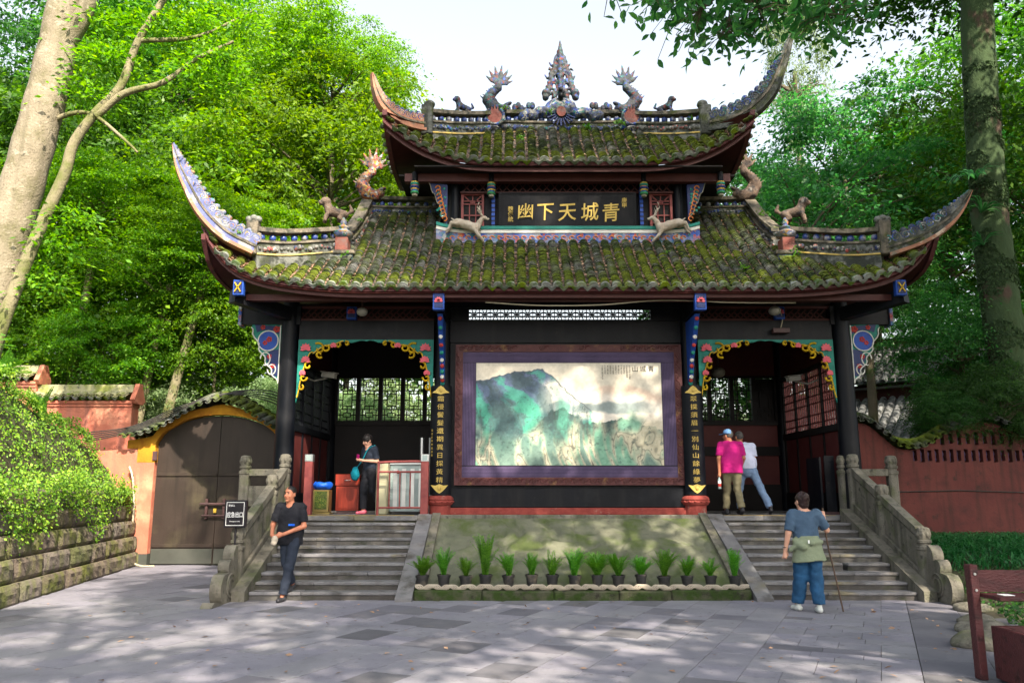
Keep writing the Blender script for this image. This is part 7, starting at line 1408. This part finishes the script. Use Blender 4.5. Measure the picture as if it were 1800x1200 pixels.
for pts, r0 in (([(-8.62, -2.1, 8.3), (-8.15, -2.1, 8.74), (-7.46, -2.1, 8.96), (-6.9, -2.0, 9.5), (-6.3, -1.9, 9.9)], .075), ([(-9.5, -2.0, 8.25), (-9.04, -2.05, 8.39), (-8.62, -2.1, 8.3), (-8.02, -2.1, 7.81), (-7.8, -2.1, 7.6)], .05), ([(-7.98, -2.1, 9.8), (-7.0, -1.9, 10.0), (-6.0, -1.8, 10.6)], .05)): b.tube(crom(pts, 5) - O_, np.linspace(r0, r0 * .35, (len(pts) - 1) * 5 + 1), 8)
b.build('trunk', 'bark_thin', t, smooth=60)
def sprays(seed, pts, n, leaf, size):
    r_ = np.random.default_rng(seed); C = []; Dd = []
    for p in pts:
        k = n; o_ = r_.normal(size=(k, 3)) * size * (.6, .6, .28); o_[:, 2] -= .35 * (o_[:, 0] ** 2 + o_[:, 1] ** 2) / size; C.append(np.array(p) + o_); Dd.append(o_ * (1, 1, .3) + r_.normal(size=(k, 3)) * size * .4 + np.array((0, 0, -.15 * size)))
    C = np.concatenate(C); Dd = unit(np.concatenate(Dd)); N0 = unit(np.array((0, -.2, 1.0)) + r_.normal(size=C.shape) * .5); N0 = unit(N0 - (N0 * Dd).sum(1)[:, None] * Dd); L = leaf * r_.uniform(.7, 1.3, len(C)); return leaf_quads(C, Dd, N0, L, L * r_.uniform(.36, .5, len(C)))
V, F = sprays(3, np.array([(-8.9, -2, 8.9), (-8.5, -2, 9.6), (-9.0, -1.8, 6.5), (-7.0, -1.9, 9.3), (-6.6, -1.8, 9.7), (-7.6, -1.9, 10.2), (-8.2, -1.7, 10.4), (-6.2, -1.8, 10.4), (-7.0, -1.7, 10.4), (-7.4, -2, 10.9), (-6.5, -1.5, 9.3), (-9.3, -1.8, 6.0), (-9.4, -1.7, 5.4), (-8.7, -1.9, 9.6), (-8.9, -1.8, 10.4)]) - O_, 420, .12, .5); mobj('crown', np_mesh('crown', V, F), 'leaf_bright', t)
t = thing('mossy_tree', 'massive mossy trunk rising behind the red wall beside the roof tip', 'tree', (10.45, 2.8, 0)); b = MB(); P_ = crom([(11.0, 2.8, -.3), (10.75, 2.8, 1.2), (10.62, 2.8, 2.6), (10.46, 2.8, 5.1), (10.42, 2.8, 7.9), (10.53, 2.8, 10.8), (10.76, 2.8, 14.2), (11.2, 2.8, 18)], 8) - np.array((10.45, 2.8, 0)); rr_ = np.interp(P_[:, 2], [0, 2, 4, 14, 18], [.68, .52, .43, .37, .28]) * (1 + .035 * np.sin(np.arange(len(P_)) * 2.1)); b.tube(P_, rr_, 20); limbs(b, (.5, 0, 16.5), .3, 5, 8, 3); b.build('trunk', 'bark_moss', t, smooth=60)
# fuzz of moss and bird's nest ferns
r_ = np.random.default_rng(8); n = 26000; k_ = r_.integers(0, len(P_) - 14, n); a = r_.uniform(math.pi * .95, 2.05 * math.pi, n); out_ = np.stack([np.cos(a), np.sin(a), 0 * a], -1); C = P_[k_] + (P_[k_ + 1] - P_[k_]) * r_.random((n, 1)) + out_ * rr_[k_][:, None] * 1.01; ok = vnoise(C, 2.2, 3) + .5 * vnoise(C, 5, 4) > -.35; C = C[ok]; out_ = out_[ok]; Dd = unit(np.array((0, 0, -.8)) + out_ * .7 + r_.normal(size=C.shape) * .4); N0 = unit(out_ + r_.normal(size=C.shape) * .4); N0 = unit(N0 - (N0 * Dd).sum(1)[:, None] * Dd); L = r_.uniform(.05, .10, len(C)); V, F = leaf_quads(C, Dd, N0, L, L * .6); leafmat('moss_leaf', (.022, .048, .018), (.038, .075, .026), (.06, .11, .036), .2, .8); mobj('moss', np_mesh('moss', V, F), 'moss_leaf', t)
def strap(seed, n, L0, w):
    r_ = np.random.default_rng(seed); V = []; F = []
    for i in range(n):
        a = r_.uniform(0, 2 * math.pi); d = np.array((math.cos(a), math.sin(a), 0)); p_ = np.array((-d[1], d[0], 0)); L = L0 * r_.uniform(.6, 1); m_ = 5; q = len(V)
        for k in range(m_ + 1): t_ = k / m_; c = d * L * (.75 * t_) + np.array((0, 0, L * (1.1 * t_ - .95 * t_ * t_))); ww = w * (1 - t_ ** 2) * (.6 + .8 * t_) + .002; V += [c - p_ * ww, c + p_ * ww]
        F += [(q + 2 * k, q + 2 * k + 1, q + 2 * k + 3, q + 2 * k + 2) for k in range(m_)]
    return np_mesh('fronds', np.array(V), np.array(F))
st1 = strap(4, 26, .95, .03); st1.materials.append(MATS['grass_leaf'])
for i, (x, y, z, s) in enumerate(((9.95, 2.4, 8.9, 1.0), (9.98, 2.42, 8.1, .85), (9.96, 2.4, 7.3, .7))):
    o = mobj('nest_fern', st1, None, None, (x, y, z)); o.scale = (s, s, s); o.rotation_euler = (.3, -.35, i * 2.1); tag(o, ['largest, top clump of strap leaves on the mossy trunk', 'middle clump of strap leaves on the mossy trunk', 'small lowest clump of strap leaves on the mossy trunk'][i], 'fern', 'ferns growing on the mossy trunk')
o = mobj('crown', CR[0], None, t, (.6, 0, 18.5)); o.scale = (6, 6, 3.6); o.material_slots[0].link = 'OBJECT'; o.material_slots[0].material = MATS['leaf_dark']
# trees behind the viewpoint that dapple the square, the loftiest added unseen for upper-storey shade; one lets a branch hang into view
SH = [(6.2, -14.5, 13.4, 4.6, 0, 'tall tree behind the viewpoint whose branch hangs over the upper roof'), (12.8, -9.5, 13.0, 5.4, 2, 'broad tree beside the square shading the stairs of the walking stick woman'), (8.2, -19, 12.6, 5.2, 3, 'tall tree further behind the viewpoint'), (10.8, -22, 19.0, 4.6, 3, 'tree behind the viewpoint dappling the mural'), (16.5, -13, 16.0, 6.0, 2, 'tree at the back corner of the square'), (-7.5, -25, 20.0, 3.0, 0, 'tree far behind the viewpoint dappling the creeper wall'), (15.5, -4.0, 14.5, 4.6, 1, 'tree rising beyond the planting bed'), (6.8, -24, 13.4, 3.7, 0, 'leaning tree behind the viewpoint dappling the left of the square'), (9.2, -17.5, 24.2, 4.3, 2, 'loftiest unseen tree added behind the viewpoint to shade the upper storey')]
for i, (x, y, h, r, k, lab) in enumerate(SH):
    tt = tree('shade_tree', lab, x, y, h, r, (CRs + [CRd, CRe])[k], 'leaf_mid', z0=0, seed=i + 120, sz=.85, r0=.26, lean={3: (-7.2, 2.0), 7: (-6.6, 3.0), 8: (-1.6, 1.2)}.get(i, (0, 0)), group='trees shading the square')
    if i == 0: t0 = tt
CRs[1].materials.clear() if False else None
b = MB(); BO = np.array((6.2, -14.5, 0)); b.tube(crom([(6.0, -14.3, 9.8), (4.6, -12.2, 8.6), (2.9, -10.3, 7.2), (1.5, -9.2, 6.2)], 6) - BO, np.linspace(.08, .018, 19), 7)
tips = [(1.5, -9.2, 6.0), (1.1, -9.1, 5.82), (.6, -9.05, 5.85), (.2, -9.0, 5.98), (1.75, -9.0, 5.85), (.85, -9, 5.68), (-.2, -9.0, 6.1), (1.3, -9.1, 6.1), (.5, -8.9, 6.1)]
for q in tips[1:]: b.tube(crom([(1.9, -9.5, 6.55), ((q[0] + 1.9) / 2, -9.3, (q[2] + 6.75) / 2), q], 4) - BO, np.linspace(.02, .006, 9), 5)
b.build('low_branch', 'bark', t0, smooth=60); r_ = np.random.default_rng(17); C = []
for q in tips: C.append(np.array(q) + r_.normal(size=(165 if q[0] > .4 else 34, 3)) * (.23, .2, .12))
C = np.concatenate(C) - BO; Dd = unit(r_.normal(size=C.shape) * (.7, .7, .3) + np.array((-.3, 0, -.7))); N0 = unit(r_.normal(size=C.shape) * .7 + np.array((0, -.5, .6))); N0 = unit(N0 - (N0 * Dd).sum(1)[:, None] * Dd); L = r_.uniform(.085, .135, len(C)); S_ = np.cross(N0, Dd); W_l = (L * .23)[:, None]; LL = L[:, None]; up_ = N0 * W_l * .35
p0, p1 = C - Dd * LL / 2, C + Dd * LL / 2; V = np.concatenate([np.stack([p0, C + s_ * S_ * W_l * .95 - Dd * LL * .2 + up_, C + s_ * S_ * W_l + Dd * LL * .12 + up_, p1], 1) for s_ in (-1, 1)], 1).reshape(-1, 3); F = np.arange(len(V)).reshape(-1, 4); mobj('branch_leaves', np_mesh('branch_leaves', V, F), 'leaf_cool', t0)
tw = MB(); ti = np.array(tips) - BO
for j in range(0, len(C), 3):
    k_ = int(np.argmin(((ti - p0[j]) ** 2).sum(1))); tw.tube([ti[k_], (ti[k_] + p0[j]) / 2 + (0, 0, .03), p0[j], C[j]], [.005, .004, .003, .0015], 4)
tw.build('twigs', 'bark', t0)
# ---- creeper on the bank, grass in the bed, leaf litter
r_ = np.random.default_rng(31); n = 62000; T_ = r_.uniform(-8.5, 6.4, n); Wv = r_.random(n) ** 1.3 * 3.0 + .1; C = []; 
for t_, w in zip(T_, Wv):
    if w < .5:
        hang = r_.random() ** 1.3 * (.72 + .35 * math.sin(t_ * 1.9) + .15 * math.sin(t_ * 5)); p = np.array((-8.33, -3.73)) + WD * t_ - WN * (.22 - .22 * r_.random()); C.append((p[0], p[1], 1.55 - hang + r_.uniform(0, .25)))
    else: C.append(bank_pt(t_, w))
C = np.array(C); bump = vnoise(C, 2.6, 4) + .6 * vnoise(C, 6.1, 5); bump += .5 * vnoise(C, 13, 6); C[:, 2] += .14 + .13 * bump + r_.uniform(-.06, .08, n); C[:, 0] += .13 * bump + r_.uniform(-.05, .06, n); Dd = unit(np.array((.5, -.2, -.8)) + r_.normal(size=C.shape) * .6); N0 = unit(np.array((.6, -.4, .8)) + r_.normal(size=C.shape) * .5); N0 = unit(N0 - (N0 * Dd).sum(1)[:, None] * Dd); L = r_.uniform(.028, .068, n); V, F = leaf_quads(C, Dd, N0, L, L * .65); o = stuff(mobj('creeper', np_mesh('creeper', V, F), 'ivy_leaf')); o['label'] = 'bright creeper spilling over the rough stone wall'
for i, (t_, w, s) in enumerate(((0.2, 1.0, 1.6), (1.8, 1.2, 1.4), (-1.6, 1.0, 1.7), (3.2, .9, 1.3), (-3, 1.2, 1.8))):
    p = bank_pt(t_, w); o = mobj('bank_fern', ferns[2], None, None, (p[0], p[1], p[2] + .12)); o.scale = (s * 1.3, s * 1.3, s); o.rotation_euler = (0, .5, i); tag(o, ['pale fern arching from the creeper in the middle of the bank', 'pale fern in the creeper below the lower salmon wall', 'pale fern in the creeper below the thick trunk', 'pale fern in the creeper nearest the gateway', 'pale fern in the creeper nearest the viewer'][i], 'fern', 'ferns among the creeper')
b = MB(); K = []
for u in np.linspace(0, 1, 18):
    row = []
    for v in np.linspace(0, 1, 6): p = bank_pt(4.6 + u * 1.0, 2.1 - .35 * v); row.append((p[0], p[1], p[2] + .22 + .1 * math.sin(u * 9 + v * 3)))
    K.append(row)
b.grid(np.array(K)); tag(b.build('green_netting', 'mesh_green', smooth=60), 'turquoise netting crumpled at the foot of the salmon wall', 'netting')
n = 9000; X = r_.uniform(6.1, 14, n); Y = r_.uniform(-1.6, 1.75, n); V = []; F = []; az = r_.uniform(0, 6.28, n); Ln = r_.uniform(.22, .42, n); H_ = .62 * np.array([yz(min(1, max(0, (y + 2.9) / 2.6))) for y in Y]) * np.minimum(1, (X - 5.6) / .7 + .25)
d = np.stack([np.cos(az), np.sin(az), 0 * az], -1); p_ = np.stack([-d[:, 1], d[:, 0], 0 * az], -1); base = np.stack([X, Y, H_], -1); rows = []
for t_, ww in ((0, .010), (.45, .014), (.8, .010), (1, .001)): c = base + d * (Ln * .7 * t_ ** 1.4)[:, None] + np.array((0, 0, 1)) * (Ln * (1.15 * t_ - .65 * t_ * t_))[:, None]; rows += [c - p_ * ww, c + p_ * ww]
V = np.stack(rows, 1).reshape(-1, 3); q = np.arange(n)[:, None] * 8; F = np.concatenate([q + np.array((2 * k, 2 * k + 1, 2 * k + 3, 2 * k + 2)) for k in range(3)]); o = stuff(mobj('lilyturf', np_mesh('lilyturf', V, F), 'grass_leaf')); o['label'] = 'dense green strap leaved lilyturf under the dark red wall'
n = 5000; X = r_.uniform(5.7, 9, n); Y = r_.uniform(-6.5, -1.3, n); X = np.where(Y < -3.5, X + .42 * (Y + 3.5), X); C = np.stack([X, Y, .08 + .35 * r_.random(n) * np.clip((Y + 6.5) / 5, .2, 1)], -1); Dd = unit(r_.normal(size=(n, 3))); N0 = unit(np.array((0, -.3, 1)) + r_.normal(size=(n, 3)) * .5); N0 = unit(N0 - (N0 * Dd).sum(1)[:, None] * Dd); L = r_.uniform(.04, .08, n); V, F = leaf_quads(C, Dd, N0, L, L * .7); o = stuff(mobj('ground_cover', np_mesh('ground_cover', V, F), 'leaf_dark')); o['label'] = 'dark leafy ground cover beside the drum stone'
# rough flat rocks edging the bed
for i, (x, y, s) in enumerate(((5.35, -3.9, .35), (4.75, -5.0, .3), (4.5, -5.6, .42), (3.95, -6.5, .45))):
    f = Field((-.6, -.6, -.2), (.6, .6, .3), .04); f.ell((0, 0, 0), (.5, .42, .16), .05); f.rough(.05, 5, i); f.rough(.02, 14, i + 4); o = mobj('edging_rock', f.mesh('edging_rock'), 'stone', None, (x, y, .03)); o.scale = (s * 1.5, s * 1.5, s * 1.6); tag(o, ['flat rock touching the drum stone', 'flat rock second from the drum stone at the bed edge', 'flat rock third from the drum stone at the bed edge', 'flat yellowish rock behind the dark red bin stand'][i], 'rock', 'rocks edging the planting bed')
# fallen leaves: on the square and in the tile valleys
def litter(pts, seed, lo, hi, nrm=(0, 0, 1)):
    r_ = np.random.default_rng(seed); n = len(pts); Dd = unit(r_.normal(size=(n, 3)) * (1, 1, .15)); N0 = unit(np.array(nrm) + r_.normal(size=(n, 3)) * .3); N0 = unit(N0 - (N0 * Dd).sum(1)[:, None] * Dd); L = r_.uniform(lo, hi, n); return leaf_quads(pts, Dd, N0, L, L * .5)
pts = np.stack([r_.uniform(-8, 4.5, 170), r_.uniform(-9, -2.9, 170), np.full(170, .012)], -1); V, F = litter(pts, 3, .04, .09); o = stuff(mobj('fallen_leaves', np_mesh('fallen_leaves', V, F), 'dry_leaf')); o['label'] = 'dry fallen leaves scattered over the slab pavement'
pts = []
for i in range(5200):
    k = random.randrange(len(cols) - 1); x = (cols[k] + cols[k + 1]) / 2 + random.gauss(0, .028); y = y0l(x) + random.random() ** .85 * (y1l(x) - y0l(x)); pts.append((x, y, zl(x, y) + .045))
for i in range(1500):
    k = random.randrange(30); x = XU + (k - 14.5) * .255 + random.gauss(0, .03); y = y0u(x) + random.random() * (y1u(x) - y0u(x)); pts.append((x, y, zu(x, y) + .045))
V, F = litter(np.array(pts), 4, .04, .085, (0, -.6, 1)); o = stuff(mobj('roof_litter', np_mesh('roof_litter', V, F), 'dry_leaf')); o['label'] = 'pinkish brown leaf litter in the valleys of the roof tiles'

# thick moss cushions on the tiles and weeds rooted in the ridges
r_ = np.random.default_rng(77); b = MB()
for i in range(1500):
    if i % 4: k = r_.integers(0, len(cols)); x = cols[k] + r_.normal(0, .03); u = r_.random() ** 1.7; y = y0l(x) + .05 + u * (y1l(x) - y0l(x) - .1); z = zl(x, y) + .105
    else: k = r_.integers(-15, 16); x = XU + k * .255 + r_.normal(0, .03); y = y0u(x) + .05 + r_.random() * (y1u(x) - y0u(x) - .1); z = zu(x, y) + .115
    if vnoise(np.array([[x, y, 0.0]]), 1.4, 5)[0] < -.12: continue
    b.ball((x, y, z - .015), r_.uniform(.025, .06), 6, 4, (1.1, 1.2, .5))
mat('moss_cushion', (0.075, 0.105, 0.012), (0.12, 0.14, 0.018), 6, 1.0, 0.8, 60, [((0.035, 0.055, 0.012), 3, 0.48, 0.62)], island=0.3); o = stuff(b.build('moss_cushions', 'moss_cushion', smooth=60)); o['label'] = 'thick green moss cushions on the roof tiles'
V = []; F = []; n0 = 0
for (x, y, z, s_) in ((-5.2, -.1, 6.98, .5), (-6.35, -1.0, 6.5, .5), (-4.45, 1.2, 7.5, .45), (4.5, 1.5, 7.75, .6), (5.6, -.4, 6.75, .5), (4.75, .2, 6.45, .7), (-4.5, .2, 6.4, .6), (XU - 1.45, 2.1, 10.6, .6), (XU - .3, 2.05, 10.5, .5), (XU + .6, 2.0, 10.1, .6), (XU - 2.6, 1.4, 9.75, .5), (XU + 1.3, 1.9, 10.15, .6), (XU + 2.8, 1.2, 9.9, .5), (-1.2, .2, 6.25, .5), (2.1, .5, 6.5, .55), (3.5, -.3, 5.95, .6), (-3.2, .9, 6.8, .5), (XU - 1.0, 1.5, 9.55, .5)):
    m_ = 26; p_ = np.array((x, y, z)) + r_.normal(size=(m_, 3)) * (.1, .07, .07) * s_; dd = unit(r_.normal(size=(m_, 3)) + np.array((0, -.3, .5))); nn = unit(r_.normal(size=(m_, 3)) + np.array((0, -.8, .6))); nn = unit(nn - (nn * dd).sum(1)[:, None] * dd); L_ = r_.uniform(.06, .12, m_) * s_ * 1.6; v_, f_ = leaf_quads(p_, dd, nn, L_, L_ * .5); V.append(v_); F.append(f_ + n0); n0 += len(v_)
o = stuff(mobj('roof_weeds', np_mesh('roof_weeds', np.concatenate(V), np.concatenate(F)), 'fern_leaf')); o['label'] = 'small green weeds rooted in the roof ridges'
# ---- lettering becomes plain meshes
dg = bpy.context.evaluated_depsgraph_get(); dg.update()
for o in [o for o in COL.objects if o.type == 'FONT']:
    me = bpy.data.meshes.new_from_object(o.evaluated_get(dg)); n = o.name; par, ml = o.parent, o.matrix_local.copy(); bpy.data.objects.remove(o); q = bpy.data.objects.new(n, me); COL.objects.link(q); q.parent = par; q.matrix_local = ml
